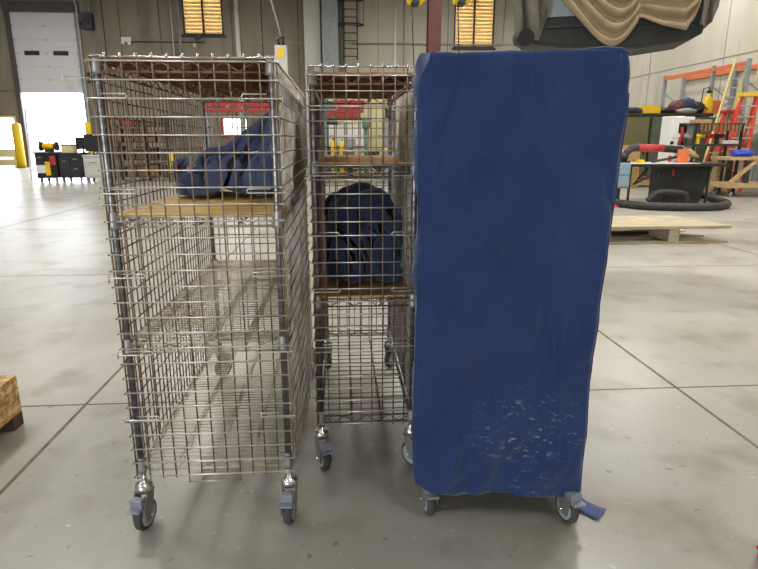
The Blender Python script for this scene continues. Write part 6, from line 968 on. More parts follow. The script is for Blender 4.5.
3,-16,10,-11,16,-11,9,12,27,137,-3,-22,-16,-22,-19,-21,-19,-17,-21,-20,16,-4,-8,15,16,21,23,17,16,1,14,14,13,5,3,-3,0,7,10,-6,4,4,3,-1,-2,-4,1,-1,-1,-5,-6,-3,-4,-4,-14,-25,-21,-17,
-18,-14,-10,1,-13,-23,7,-13,13,-12,22,7,-8,18,162,-17,-21,-20,-15,-24,-21,-22,-21,-21,-15,4,18,5,-4,20,23,24,18,19,6,14,7,15,14,1,-1,-5,9,0,3,4,8,4,-7,4,-6,3,-1,-11,4,-15,-3,0,-10,
-19,-23,-16,-19,-15,-12,-10,-12,-9,-11,-21,18,-17,14,3,16,7,11,145,-19,-17,-22,-12,-21,-22,-22,-21,-22,-20,-1,11,12,15,20,21,25,19,19,17,7,10,8,5,9,12,-9,7,4,3,3,8,8,-10,3,-4,1,
-11,-4,-8,-8,-2,-7,-15,-14,-12,-25,-20,-20,-15,-16,-10,-19,6,-7,-17,19,-7,17,14,10,14,116,-12,-3,-18,-22,-19,-17,-20,-19,-19,-14,-1,10,13,12,15,21,23,18,17,16,10,14,2,14,12,-7,11,
8,4,4,5,0,11,-12,-8,12,-11,-3,-18,8,-12,-2,-8,-15,-19,-16,-21,-21,-22,-20,-16,-17,-20,5,-11,-5,0,20,18,13,20,11,84,10,-18,-10,-20,-21,-14,-11,-19,-16,-18,7,8,6,17,16,18,21,19,18,
18,15,0,7,18,17,-1,8,8,4,3,6,-1,-4,-1,-4,-6,-1,-12,-2,-9,-1,-9,-11,-19,-13,-13,-23,-22,-21,-20,-22,-21,-19,-6,7,5,-9,19,9,14,20,17,90,-10,0,-17,-18,-13,-17,-11,-12,-18,-19,3,4,16,
18,12,13,17,23,19,9,20,19,6,9,15,14,7,-4,9,3,10,-4,0,-2,-8,-1,-5,-12,-13,0,-8,-9,-8,-19,-12,-24,-23,-23,-22,-21,-21,-24,-20,-3,3,-1,15,11,-7,21,17,5,95,-13,7,-16,-17,-13,-17,-14,
-8,-8,-11,7,0,3,15,18,15,19,21,21,20,3,19,18,16,15,11,10,-2,9,4,8,-4,2,-11,-2,-1,-12,-3,-14,-2,-4,-12,-15,-18,-22,-24,-24,-22,-22,-20,-21,-24,-18,-7,5,-3,2,10,13,14,20,10,92,-15,
-9,-15,-15,-17,-17,-16,-13,-12,-7,11,18,14,13,17,20,11,19,13,20,19,19,19,13,15,1,16,16,5,6,-1,-4,6,-9,-2,-8,-5,-16,-6,-16,-15,-12,-4,-21,-22,-22,-24,-22,-19,-20,-19,-24,-12,6,0,1,
4,2,12,6,8,18,83,-12,-20,-14,-14,-17,-16,-16,-19,-5,-6,7,15,23,19,20,21,20,5,20,19,20,19,21,21,11,1,3,9,16,11,5,3,-13,10,-5,-7,-11,-13,-17,-6,-13,-17,-21,-20,-18,-17,-20,-20,-21,
-21,-21,-22,-14,5,18,0,5,0,11,-2,15,14,54,-1,-12,-20,-17,-15,-21,-21,-14,-15,11,16,12,20,19,21,20,21,14,16,21,20,18,20,11,16,14,2,2,1,12,13,-2,10,-9,8,-9,-13,-13,-14,-14,-16,-21,
-19,-18,-21,-19,-17,-20,-21,-21,-18,-19,-11,1,24,8,0,5,9,-4,16,8,31,-1,-8,-15,-16,-14,-20,-23,-14,-10,2,13,21,20,25,20,21,21,22,17,17,21,19,15,20,12,8,2,2,3,5,7,12,-7,14,0,-16,-11,
-17,-19,-11,-17,-19,-21,-20,-20,-20,-14,-20,-19,-18,-17,-8,-12,3,13,14,11,2,-4,5,20,3,1,2,-6,2,-14,-12,-23,-21,-20,2,-8,10,22,26,20,19,20,21,22,24,21,20,20,19,2,17,11,9,7,0,7,1,0,
8,-7,9,-7,-21,-20,-19,-18,-17,-11,-22,-22,-10,-17,-17,-20,-20,-21,-18,-14,-1,15,15,16,10,10,-8,-11,10,20,-33,7,-2,17,-13,-15,-20,-18,-15,-22,2,16,20,23,19,16,20,21,23,22,23,22,22,
21,7,8,12,9,10,14,1,4,4,-1,-5,-5,-13,-3,-18,-19,-21,-17,-20,-23,-22,-19,-8,-17,-20,-22,-18,-18,-18,5,18,15,23,17,7,-11,-15,-2,8,-34,8,10,-2,-4,-11,-18,-13,-7,-9,-12,21,18,19,17,19,
21,20,22,23,20,23,18,21,24,10,12,6,5,11,7,3,-2,-11,-9,-7,2,-16,-15,-16,-19,-20,-21,-23,-18,-16,-9,-19,-21,-20,-20,-19,-18,9,18,21,19,19,17,-11,-19,-13,-11,-33,13,7,3,-10,-11,-12,
-8,-13,-8,1,20,18,21,23,16,19,21,21,23,23,22,16,20,21,21,7,10,3,5,12,-1,-2,-5,-13,-3,-18,-10,-18,-15,-14,-19,-21,-21,-21,-19,-18,-7,-20,-15,-21,-21,-20,8,23,26,18,19,11,-16,-20,
-20,-13,-35,12,5,14,-19,-12,7,-16,-12,-7,19,12,19,21,16,19,22,21,20,19,20,23,19,13,18,22,21,8,-2,9,7,-3,-1,0,-7,-16,-12,-20,-13,-18,-12,-19,-17,-22,-20,-9,-18,-21,-18,-12,-21,-22,
-20,17,16,24,15,17,-3,-2,-19,-18,-16,-47,18,14,16,1,-21,-16,2,-20,-1,14,10,21,18,22,18,22,20,22,21,10,23,18,21,21,20,12,5,14,4,5,-5,1,-1,-12,-18,-15,-5,-21,-9,-22,-9,-16,-18,-19,
-21,-19,-7,-20,-19,-20,-21,-21,22,14,18,13,-1,0,7,-16,-17,-6,-54,15,6,14,20,-10,-17,-23,6,-14,16,19,18,17,20,19,19,22,18,21,3,23,20,22,21,15,1,10,18,2,-5,6,-6,-4,1,-18,-20,7,-14,
-26,-19,-9,-19,-14,-12,-16,-18,-18,-19,-20,-16,-18,-13,-4,20,15,6,0,-4,17,-16,-19,-11,-36,3,12,20,10,10,-16,-11,-16,-9,17,19,18,18,22,19,20,16,15,20,21,9,19,18,18,8,-1,17,14,-4,-9,
10,-7,-6,9,-14,-21,4,-11,-25,-8,-17,-19,-4,-17,-14,-21,-13,-20,-9,-18,-17,-18,-17,15,3,11,9,10,-7,-13,-9,-10,-33,-3,15,17,7,15,8,-18,-15,-11,16,19,17,19,14,21,20,21,9,17,23,8,9,17,
14,0,6,19,6,-3,-7,11,-9,-4,11,-10,-19,-5,-1,-12,-21,-18,-6,-17,-7,-17,-8,-21,-6,-20,-21,-20,-16,-15,-9,-1,19,7,9,-7,-7,-8,-8,-29,10,17,-6,10,17,18,-5,-17,-12,17,16,11,6,19,17,19,
18,15,20,19,15,14,8,3,9,-1,19,-1,-3,-4,11,-10,-4,12,-13,-5,-17,16,-15,-15,-20,-15,-11,-11,-6,-17,-3,-17,-19,-20,-20,-14,-12,-12,4,0,-1,3,-1,-6,-11,-7,-7,6,6,-13,11,19,15,21,-14,
-10,15,4,14,14,-2,18,19,19,18,19,15,9,15,3,4,10,11,8,-4,9,-2,-2,-9,-3,12,-12,1,-4,-4,-9,-14,-17,-15,-12,-7,-8,-8,-18,-14,-9,-6,-20,-10,-15,-13,-12,-8,-9,0,-2,14,2,-18,5,0,-13,9,
-12,20,17,20,15,-12,14,10,-7,2,3,11,19,21,18,13,17,11,12,6,12,3,2,9,-1,2,2,0,-5,-7,14,0,-11,-7,1,-13,-8,-11,-17,-16,-3,-14,-6,-16,-20,-8,0,-14,-16,-3,-4,-1,-14,-16,3,-6,-14,10,13,
6,-14,-1,-19,15,-4,22,17,13,15,6,6,-1,5,-1,3,9,19,15,12,17,7,16,10,2,-1,2,7,-1,3,5,-3,-2,3,1,5,-12,6,-8,1,-18,-16,-3,-18,-5,-12,-18,-17,-13,-17,3,-15,-17,-6,-4,5,5,-3,-20,-15,-7,0,
17,19,0,-5,-6,-13,13,7,20,20,14,9,14,1,1,8,-8,-12,14,19,15,5,20,16,1,8,-14,4,4,-1,4,4,1,1,-3,3,4,-3,-4,10,-11,-14,-2,-20,1,-18,-9,-22,-2,-17,-13,-20,-12,-17,-7,-7,4,7,5,-17,7,-6,
-9,-8,51,3,-13,2,-6,0,3,18,15,20,20,1,17,-1,8,-10,-13,-8,18,11,9,15,16,2,0,-5,-5,2,0,3,5,-1,2,-3,7,0,-2,-1,9,-6,-6,-10,-21,1,-15,-15,4,-19,-8,-18,-9,-18,-15,-16,-7,4,-3,5,-4,-11,
-1,1,12,53,-4,-1,-3,-3,2,3,5,20,18,18,12,8,9,5,-19,-16,-18,4,17,15,14,6,0,-1,-2,-5,-3,1,3,6,-2,3,-4,9,-2,-3,3,8,-5,3,-7,-22,-4,-18,13,-21,-8,-20,0,-20,-18,-13,-10,-10,-10,1,9,-11,
0,6,16,8,35,14,-5,8,-4,2,3,5,4,16,19,15,20,8,-5,-19,-17,-16,-17,16,15,14,-1,-3,2,-2,-5,-3,2,2,4,0,2,0,7,-1,-6,6,4,-3,3,-4,-11,-8,-4,-8,-3,-19,-18,-7,-14,-18,-18,-11,-6,-2,8,-6,6,7,
12,10,7,38,2,5,6,5,3,1,4,7,4,13,11,19,20,0,-23,-18,-16,-18,-8,15,14,0,-9,-1,-1,-1,-3,0,2,3,3,-1,10,-2,0,-7,8,2,0,0,-3,-4,-5,-5,-7,0,-21,-6,-18,-7,-19,-21,-12,6,2,-8,15,9,8,11,8,3,
45,1,7,4,7,2,4,1,7,4,8,2,15,5,16,-12,-25,-20,-13,3,-2,-11,-2,-6,1,0,-1,-6,-1,8,0,0,12,-3,15,-10,-9,5,9,1,-5,-5,-5,-4,-4,4,-8,8,-17,-20,-13,-12,-7,-12,-15,1,17,8,11,11,11,12,-9,59,
-6,10,6,8,1,3,4,2,7,10,0,1,-16,10,-5,0,-19,-19,-18,-2,-7,-8,-6,-2,0,0,8,-11,3,2,11,-2,15,2,-9,-6,-1,6,1,-4,-5,-5,-2,-6,0,19,6,-10,-20,-9,-3,-13,-12,-12,5,3,20,10,11,5,14,-10,59,-1,
5,12,7,5,2,3,0,8,6,-4,-18,7,-23,-9,4,-2,-20,-22,-11,-11,-10,-3,2,-4,-1,9,-8,1,-1,12,8,3,6,-9,-8,-4,6,1,-5,-1,-3,-3,-2,-2,18,7,-9,14,-8,-6,-13,-14,-11,-11,18,16,14,10,6,4,4,56,4,5,
6,9,7,3,2,0,-6,13,-16,4,-14,-10,-16,-18,4,-17,-19,-19,-15,-14,4,-4,-4,-6,11,-5,10,3,-4,9,4,2,6,-7,-15,1,3,-6,3,15,3,-23,20,0,4,13,14,-1,-5,-15,-9,-15,-14,18,16,16,6,4,6,10,59,4,4,
5,5,12,4,3,-4,-4,6,-7,-9,-11,-9,-16,-10,-15,-18,-16,-11,-17,-20,-3,-12,-12,9,-4,2,2,12,-9,3,8,1,8,6,-6,-20,-1,-5,11,9,5,-1,-6,4,3,13,13,20,10,-12,-14,-19,-12,15,18,12,10,1,10,13,
63,4,4,5,5,9,7,3,-7,-2,3,-10,-18,-3,-8,-14,-18,-14,-18,-18,-18,-12,-22,-19,0,-13,-9,-4,0,7,9,3,-9,4,8,9,6,3,-13,-14,-12,16,8,3,1,-2,2,4,15,11,18,19,7,-17,-12,-16,14,18,16,-2,11,12,
13,68,3,5,4,4,3,11,2,-10,5,-2,-18,-16,0,-4,-18,-19,-14,-20,-19,-20,-21,-21,-19,-6,-10,-13,-1,15,-11,-2,13,-11,-1,5,8,7,18,-12,-9,-18,12,3,12,-14,0,5,3,15,15,17,18,20,-4,-12,-15,18,
17,11,4,10,12,14,67,7,5,3,-4,10,10,-1,-6,0,-3,-16,-17,6,-13,-20,-20,-18,-23,-20,-21,-22,-20,-21,-17,-9,16,-7,21,-7,1,-20,-4,11,-13,9,12,20,-3,-15,-18,-5,4,18,-8,-12,0,12,17,18,11,
17,12,19,-2,-16,20,13,11,7,12,13,14,73,6,4,5,-5,-4,4,10,-1,-14,5,-18,-12,-19,-5,-20,-21,-21,-24,-21,-19,-14,-19,-16,-20,3,-15,23,1,14,-18,5,-9,-17,9,-8,10,18,11,-11,-16,-13,3,22,2,
-8,-11,3,7,16,13,17,15,11,-2,12,20,15,11,2,14,16,16,64,20,5,-2,-2,-1,-4,-2,10,-14,0,-18,-17,-21,-19,-12,-20,-21,-23,-22,-14,-13,-11,-20,-17,-21,3,18,20,13,-13,-14,-21,2,14,-10,2,2,
14,9,-19,-11,10,-4,15,5,-6,3,-20,13,13,16,9,12,16,15,14,12,16,13,16,16,-1,71,13,20,6,-2,-2,-2,-4,-9,1,-12,-21,-16,-21,-20,-21,-15,-23,-21,-18,-19,-9,-11,-22,-9,-21,4,15,17,18,-10,
-14,-10,-4,15,-4,3,3,5,-13,8,-11,-21,-5,19,12,14,-15,-19,5,11,19,12,1,19,24,19,15,19,17,16,10,-17,89,3,20,18,2,-4,-5,-4,-4,-9,-11,-22,-23,-21,-16,-18,-24,-23,-21,-21,-2,-16,-12,-9,
-15,-15,-3,15,4,13,10,-4,-7,-3,-3,14,-1,0,-5,-2,-6,-1,-19,-5,-12,14,11,-4,-17,-5,24,8,14,16,19,20,18,18,7,20,22,8,-19,88,3,17,10,-1,7,2,-5,-9,-3,-16,-10,-22,-22,-22,-20,-24,-26,
-21,-20,-13,-16,6,-15,-3,-17,-3,-12,22,19,19,-4,-6,3,-15,15,12,-5,-7,-4,-4,-11,-22,-22,17,-17,7,-4,-2,16,11,18,14,17,17,16,0,23,15,19,4,19,-14,
)
def heap(name, label, loc, rad, prof, m, seed, sub=6, amp=.30, freq=2.4):
    """crumpled fabric: rounded lump, pinched by sharp creases and rolled folds; prof(x, y) -> height factor"""
    import bmesh
    bm = bmesh.new(); bmesh.ops.create_icosphere(bm, subdivisions=sub, radius=1)
    sd = Vector((seed*3.1, seed*1.7, seed*.9))
    for v in bm.verts:
        d = v.co.normalized()
        w = Vector((noise.noise(d*1.3+sd), noise.noise(d*1.3+sd+Vector((5, 0, 0))), noise.noise(d*1.3+sd+Vector((0, 9, 0)))))*.75
        q = (d+w)*freq*.55
        r1 = 1-abs(noise.noise(q+sd))*2.1
        r2 = 1-abs(noise.noise(q*2.1+sd*2))*2.0
        r3 = noise.noise(q*4.5+sd)
        rr = 1 + amp*(.55*r1*abs(r1) + .30*r2*abs(r2)*.8 + .07*r3) - amp*.25
        p = d*rr
        p = Vector((max(-1.06, min(1.06, p.x)), max(-1.06, min(1.06, p.y)), p.z))
        x, y, z = p
        zz = max(0., (z+.75)/1.75)
        hgt = prof(x, y)
        v.co = Vector((x*rad[0], y*rad[1], .004 + zz*rad[2]*hgt))
    me = bpy.data.meshes.new(name); bm.to_mesh(me); bm.free()
    for p in me.polygons: p.use_smooth = True
    o = bpy.data.objects.new(name, me); COL.objects.link(o); o.data.materials.append(m); o.location = loc
    return tag(o, label, 'cover')
def sim_cloth(name, label, loc, data, m, sz=1., n=62):
    q = data; c = n+1; N = c*c; ax = []
    for k_ in range(3):
        s = 0; l = []
        for d in q[k_*N:(k_+1)*N]: s += d; l.append(s/1000)
        ax.append(l)
    mb = B(); z0 = min(ax[2])
    mb.add([(x, y, (z-z0)*sz+.003) for x, y, z in zip(*ax)], [(j*c+i, j*c+i+1, (j+1)*c+i+1, (j+1)*c+i) for j in range(n) for i in range(n)], True)
    o = mb.build(name, m, loc=loc, solid=.004, sub=1)
    return tag(o, label, 'cover')
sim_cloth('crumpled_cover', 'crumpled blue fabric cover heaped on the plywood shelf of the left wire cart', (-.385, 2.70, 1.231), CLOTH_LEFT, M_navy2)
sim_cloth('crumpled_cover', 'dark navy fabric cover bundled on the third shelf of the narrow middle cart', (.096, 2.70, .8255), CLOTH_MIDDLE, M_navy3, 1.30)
# ------------------------------------------------------------------ left background: tool carts by the door
def wheels(o, xs, ys, r=.07):
    for x in xs:
        for y in ys:
            w = B().lathe([(r*.45, -.02), (r, -.018), (r, .018), (r*.45, .02)], 14, Matrix.Translation((x, y, r)) @ Matrix.Rotation(PI/2, 4, 'Y')).build('wheel', M_grey, o)
            B().box(x-.03, x+.03, y-.03, y+.03, r*1.2, r*2.2).build('caster_fork', M_dark, o)
def tool_cart(px0, px1, pyt, Y, depth, m, label, fronts, tray=True):
    x0, x1, _, zt = rect(px0, pyt, px1, 182, Y); hw = (x1-x0)/2
    o = thing('tool_cart', label, 'tool cart', ((x0+x1)/2, Y, 0))
    B().box(-hw, hw, 0, depth, .16, zt-.06).build('body', m, o, bevel=.015)
    if tray: B().box(-hw-.04, hw+.04, -.05, depth+.03, zt-.06, zt).build('worktop', M_dark, o, bevel=.01)
    else: B().box(-hw-.02, hw+.02, -.02, depth, zt-.06, zt).build('worktop', m, o, bevel=.01)
    for i, (u0, u1, v0, v1, mm, nm) in enumerate(fronts):
        q = B().box(-hw+u0*2*hw, -hw+u1*2*hw, -.025, .0, .18+v0*(zt-.28), .18+v1*(zt-.28)).build(nm, mm, o, bevel=.006)
        if nm in ('drawer', 'door'):
            B().box(-hw+(u0*.7+u1*.3)*2*hw, -hw+(u0*.3+u1*.7)*2*hw, -.05, -.025, .18+(v0*.2+v1*.8)*(zt-.28), .18+(v0*.2+v1*.8)*(zt-.28)+.03).build('handle', M_grey, q)
    wheels(o, (-hw+.1, hw-.1), (.08, depth-.08))
    return (x0+x1)/2, zt
c1x, z1 = tool_cart(36, 57, 152, 22.0, .7, M_black, 'black tool cart with yellow and red fronts beside the raised door', [(.05, .45, .2, .55, M_white, 'label_plate'), (.45, .68, .1, .7, M_yellow, 'door'), (.70, .97, .55, .95, M_red, 'drawer'), (.05, .4, .6, .95, M_dark, 'drawer')])
c2x, z2 = tool_cart(59, 82, 153, 22.1, .7, M_navytool, 'dark blue tool cart between the black cart and the grey cabinet', [(.05, .48, .1, .9, M_dark, 'door'), (.52, .95, .5, .9, M_dark, 'drawer'), (.52, .95, .08, .45, M_dark, 'drawer')])
c3x, z3 = tool_cart(84, 104, 155, 21.8, .6, M_ltgrey, 'light grey rolling cabinet right of the dark tool carts', [(.06, .94, .08, .92, M_ltgrey, 'door')], False)
def bench_grinder(x, y, z):
    o = thing('bench_grinder', 'yellow bench grinder on the black tool cart', 'grinder', (x, y, z))
    B().cyl((-.2, 0, .2), (.2, 0, .2), .12, n=16).build('motor', M_yellow, o)
    for s in (-1, 1): B().cyl((s*.24, 0, .2), (s*.30, 0, .2), .17, n=18).build('grinding_wheel', M_dark, o)
    B().box(-.12, .12, -.12, .12, 0, .1).build('base', M_dark, o)
    B().tube([(0, 0, .3), (.05, 0, .42), (.2, 0, .44)], .03, 8).build('lamp_arm', M_yellow, o)
bench_grinder(c1x+.02, 22.35, z1)
def crate_box(name, label, cat, x0, x1, y0, y1, z0, z1, m, m2=None, group=None):
    o = thing(name, label, cat, ((x0+x1)/2, (y0+y1)/2, z0), 0, group); a, b, h = (x1-x0)/2, (y1-y0)/2, z1-z0
    B().box(-a, a, -b, b, 0, h*.86).build('body', m, o, bevel=.01)
    B().box(-a-.012, a+.012, -b-.012, b+.012, h*.86, h).build('lid', m2 or m, o, bevel=.01)
    return o
crate_box('storage_box', 'beige lidded box on the dark blue tool cart', 'box', c2x-.3, c2x+.12, 22.2, 22.6, z2, z2+.30, M_cream, M_dark)
def monitor(x, y, z, w, h, label):
    o = thing('monitor', label, 'monitor', (x, y, z))
    B().box(-w/2, w/2, 0, .06, .12, .12+h).build('housing', M_navytool, o, bevel=.01)
    B().box(-w/2+.03, w/2-.03, -.006, 0, .15, .09+h).build('screen', M_black, o)
    B().box(-.03, .03, .02, .06, .02, .14).box(-.12, .12, -.06, .12, 0, .02).build('stand', M_dark, o)
monitor(c2x+.36, 22.5, z2, .5, .45, 'dark monitor at the right end of the dark blue tool cart')
monitor(c3x-.05, 22.1, z3, .62, .62, 'larger dark monitor on the light grey rolling cabinet')
def ladder(name, label, a, b, wd, rail, rails_m, rung_m, step=.3, deep=.07, cat='ladder'):
    a = Vector(a); b = Vector(b); o = thing(name, label, cat, a); d = b-a
    side = d.cross(Vector((0, 1, 0)) if abs(d.normalized().y) < .8 else Vector((1, 0, 0)))
    side = Vector((1, 0, 0)) if abs(side.x) > .3 or True else side
    for s in (-1, 1): B().beam(side*(s*wd/2), d+side*(s*wd/2), rail, deep).build('rail', rails_m, o)
    n = int(d.length/step)
    for i in range(1, n):
        c = d*(i/n); B().beam(c-side*wd/2, c+side*wd/2, .04, .035).build('rung', rung_m, o)
    return o
p = at(37, 180, 24.5)
ladder('straight_ladder', 'pale aluminium ladder leaning at the left side of the bright doorway', (p.x, 24.5, 0), (p.x-.25, 25.3, at(36, 108, 25).z), .42, .05, M_alu, M_alu)
# dock light arm and junction box at the door
p = at(88, 78, WY)
o = thing('dock_light', 'white dock light on a swing arm at the right edge of the raised door', 'dock light', (d1x1+.45, WY-.02, p.z))
B().box(-.1, .1, -.08, 0, -.3, .3).build('bracket', M_dark, o)
B().beam((0, -.1, 0), (-1.1, -.7, 0), .06, .06).build('arm', M_ltgrey, o)
B().cyl((-1.1, -.72, -.1), (-1.25, -.8, .08), .16, .1, n=14).build('lamp_head', M_white, o)
x0, x1, z0, z1 = rect(82, 11, 93, 31, WY-.3)
o = thing('door_operator', 'dark motor and chain box high on the wall right of the raised door', 'door motor', ((x0+x1)/2, WY-.16, z0))
B().box(-.3, .25, -.25, .15, .1, .95).build('housing', M_navytool, o, bevel=.03)
B().cyl((-.36, -.1, .3), (-.30, -.1, .3), .2, n=16).build('chain_wheel', M_dark, o)
B().cyl((0, -.3, .55), (0, -.25, .55), .16, n=14).build('motor_cap', M_black, o)
B().tube([(.12, -.1, .9), (.15, -.1, 1.4), (.2, .1, 1.8)], .03, 6).build('conduit', M_grey, o)
p = at(127, 40, WY)
o = thing('emergency_light', 'small white twin lamp light on the bare wall above the left cart', 'emergency light', (p.x, WY-.012, p.z))
B().box(-.28, .28, -.14, 0, -.1, .14).build('housing', M_white, o, bevel=.02)
for s in (-1, 1): B().cyl((s*.16, -.12, -.14), (s*.18, -.24, -.2), .07, .1, n=12).build('lamp_head', M_white, o)
def conduit(label, pts, r, m=M_ltgrey):
    mb = B().tube(pts, r, 8); tag(mb.build('conduit_pipe', m), label, 'pipe')
z = at(150, 42, WY).z
conduit('thin horizontal conduit between the emergency light and the left blind window', [(at(131, 40, WY).x, WY-.06, z), (at(205, 40, WY).x, WY-.06, z)], .03, M_dark)
for px, lab, mm, r in ((172, 'thin pale conduit running up the wall left of the left blind window', M_ltgrey, .035), (179, 'wider grey conduit at the edge of the left blind window', M_grey, .06),
                       (237.5, 'bright white pipe running up the bare wall behind the left cart', M_white, .13), (395, 'white pipe running up the pale wall above the narrow cart', M_white, .06), (404, 'grey pipe beside the white pipe on the pale wall', M_grey, .05)):
    X = at(px, 30, WY-.2).x; conduit(lab, [(X, WY-.2, 0), (X, WY-.2, CZ-.05)], r, mm)
zz = at(430, 45, WY).z
conduit('thin horizontal conduit across the pale wall under the right blind window', [(at(352, 45, WY).x, WY-.07, zz), (at(502, 45, WY).x, WY-.07, zz), (at(504, 45, WY).x, WY-.07, CZ-.1)], .035, M_grey)
p = at(207, 38, WY)
o = thing('wall_camera', 'dark camera on a bracket under the left blind window', 'camera', (at(197.5, 36, WY).x, WY, p.z))
B().box(-.1, .1, -.1, 0, -.1, .1).build('bracket', M_dark, o); B().cyl((0, -.1, 0), (.12, -.45, -.05), .14, n=12).build('body', M_dark, o); B().box(-.28, -.12, -.06, 0, -.5, -.3).build('junction_box', M_cream, o)
# pale control post with a cord
p = ground(281, 175); Y = 24.
x0, x1, z0, z1 = rect(275, 45, 287, 80, Y)
o = thing('control_pillar', 'pale slim control pillar with a cord behind the left wire cart', 'pillar', ((x0+x1)/2, Y, 0))
B().box(-(x1-x0)/2, (x1-x0)/2, 0, .4, 0, z1).build('column', M_ltgrey, o, bevel=.02)
B().box(-.12, .12, -.03, 0, z1-.45, z1-.12).build('switch_plate', M_yellow, o)
B().tube([(.05, .2, z1), (-.05, .25, z1+.6), (-.45, .3, z1+2.2), (-.7, .3, CZ-.02)], .035, 6).build('cord', M_grey, o)
B().tube([(-.05, .2, z1), (-.12, .15, z1+.25), (.12, .12, z1+.3), (.1, .1, z1+.02)], .05, 6).build('cable_loop', M_black, o)
# steel storage rack of cartons behind the left cart
x0, x1, _, z1 = rect(112, 115, 168, 182, 22.6); Yr = 22.6
o = thing('storage_rack', 'dark steel storage rack of cartons seen through the left cart', 'rack', ((x0+x1)/2, Yr, 0))
hw = (x1-x0)/2; hr = z1
for x in (-hw, 0, hw):
    for y in (0, .8): B().box(x-.035, x+.035, y-.03, y+.03, 0, hr).build('upright', M_dark, o)
lev = [.18, .82, 1.46, 2.05]
for z in lev: B().box(-hw, hw, -.02, .82, z-.05, z).build('shelf', M_dark, o)
names = ['bottom shelf', 'second shelf', 'third shelf', 'top shelf']; ords = ['first', 'second', 'third', 'fourth', 'fifth', 'sixth']
rr = random.Random(3); nb = 5; stp = 2*hw/nb
for li, z in enumerate(lev):
    for i in range(nb):
        w_ = stp*.40; h_ = rr.choice([.36, .42, .48]) if li < 3 else rr.choice([.3, .38, .2])
        m = rr.choice([M_carton, M_dcarton, M_dcarton, M_carton]); 
        if li == 3 and i == 1: m = M_red
        cx = (x0+x1)/2-hw+stp*(i+.5)
        crate_box('carton', '%s carton on the %s of the dark rack, %s from left' % ('red' if m == M_red else 'brown' if m == M_carton else 'dark brown', names[li], ords[i]), 'carton', cx-w_, cx+w_, Yr+.05, Yr+.6, z, z+h_, m, None, 'cartons on the dark storage rack')
# pallet rack with red beams far behind the left cart
def pallet_rack(name, label, x0, x1, y, dep, zt, beams, bm, um, nup=3):
    o = thing(name, label, 'rack', ((x0+x1)/2, y, 0)); hw = (x1-x0)/2
    for i in range(nup):
        x = -hw+2*hw*i/(nup-1)
        for yy in (0, dep): B().box(x-.05, x+.05, yy-.04, yy+.04, 0, zt).build('upright', um, o)
        br = B(); z = .2
        while z < zt-.6: br.beam((x, 0, z), (x, dep, z+.5), .03, .03).beam((x, dep, z+.5), (x, 0, z+1.0), .03, .03); z += 1.0
        br.build('brace', um, o)
    for z in beams:
        for yy in (-.06, dep+.06): B().box(-hw, hw, yy-.025, yy+.025, z-.07, z+.07).build('beam', bm, o)
    return o
x0, x1, _, zt = rect(208, 100, 276, 182, 32.)
zb1, zb2 = at(240, 104, 32.).z, at(240, 110, 32.).z
pallet_rack('pallet_rack', 'pallet rack with red beams far behind the left wire cart', x0, x1, 32., 1.1, zt+.1, [zb1, zb2], M_red, M_grey)
# items seen through the narrow cart
x0, x1, _, zt = rect(326, 104, 366, 180, 27.)
o = thing('shelving_unit', 'grey shelving unit with red cases on top seen through the narrow cart', 'shelving', ((x0+x1)/2, 27., 0)); hw = (x1-x0)/2
zs = at(345, 118, 27.).z
for x in (-hw, hw):
    for y in (0, .7): B().box(x-.04, x+.04, y-.04, y+.04, 0, zs).build('upright', M_grey, o)
for z in (.2, zs*.5, zs): B().box(-hw-.05, hw+.05, -.05, .75, z-.06, z).build('shelf', M_dark, o)
sx = (x0+x1)/2
hx = hw*.95
for i, (dz, a, b) in enumerate(((0, -1, .75), (.26, -.75, .95), (.52, -.55, 1.0))):
    crate_box('flat_case', 'red flat case %s the shelving behind the narrow cart' % ('lying directly on', 'in the middle of the stack on', 'topmost on the stack on')[i], 'case', sx+a*hx, sx+b*hx, 27.02, 27.6, zs+dz, zs+dz+.25, M_red, None, 'red cases on the shelving')
crate_box('plastic_tub', 'teal tub at the left end above the red cases', 'tub', sx-hw-.2, sx-hw+.55, 27.85, 28.4, 0, at(330, 101, 28).z, M_teal, M_teal)
for i, (a, b, m, lab) in enumerate(((-.9, -.1, M_white, 'white bin on the middle shelf of the grey shelving, left'), (.0, .85, M_white, 'white bin on the middle shelf of the grey shelving, right'))):
    crate_box('bin', lab, 'bin', sx+a*hw, sx+b*hw, 27.02, 27.6, zs*.5, zs*.5+.95, m, m, 'white bins on the grey shelving')
for px0, px1, pyt, m, lab in ((331, 337, 140, M_yellow, 'yellow can standing before the grey shelving, left'), (340, 345, 141, M_yellow, 'yellow can standing before the grey shelving, right')):
    x0, x1, _, zt = rect(px0, pyt, px1, 180, 26); o = thing('can', lab, 'can', ((x0+x1)/2, 26, 0)); r = (x1-x0)/2
    B().lathe([(r, 0), (r, zt-.12), (r*.5, zt)], 16).build('body', m, o); B().lathe([(r*.4, zt), (r*.4, zt+.06)], 12).build('cap', M_dark, o)
x0, x1, _, zt = rect(347, 140, 354, 180, 25.5); o = thing('vise_stand', 'grey vise on a stand before the grey shelving', 'vise', ((x0+x1)/2, 25.5, 0))
B().cyl((0, 0, 0), (0, 0, zt-.4), .08, n=12).build('stand', M_dark, o); B().box(-.2, .2, -.3, .3, zt-.4, zt-.1).build('body', M_grey, o, bevel=.03); B().box(-.22, .22, -.42, -.3, zt-.3, zt+.04).build('jaw', M_grey, o, bevel=.02)
x0, x1, _, zt = rect(363, 118, 369, 182, 25.); o = thing('drill_press', 'green drill press column right of the red cases', 'drill press', ((x0+x1)/2, 25., 0))
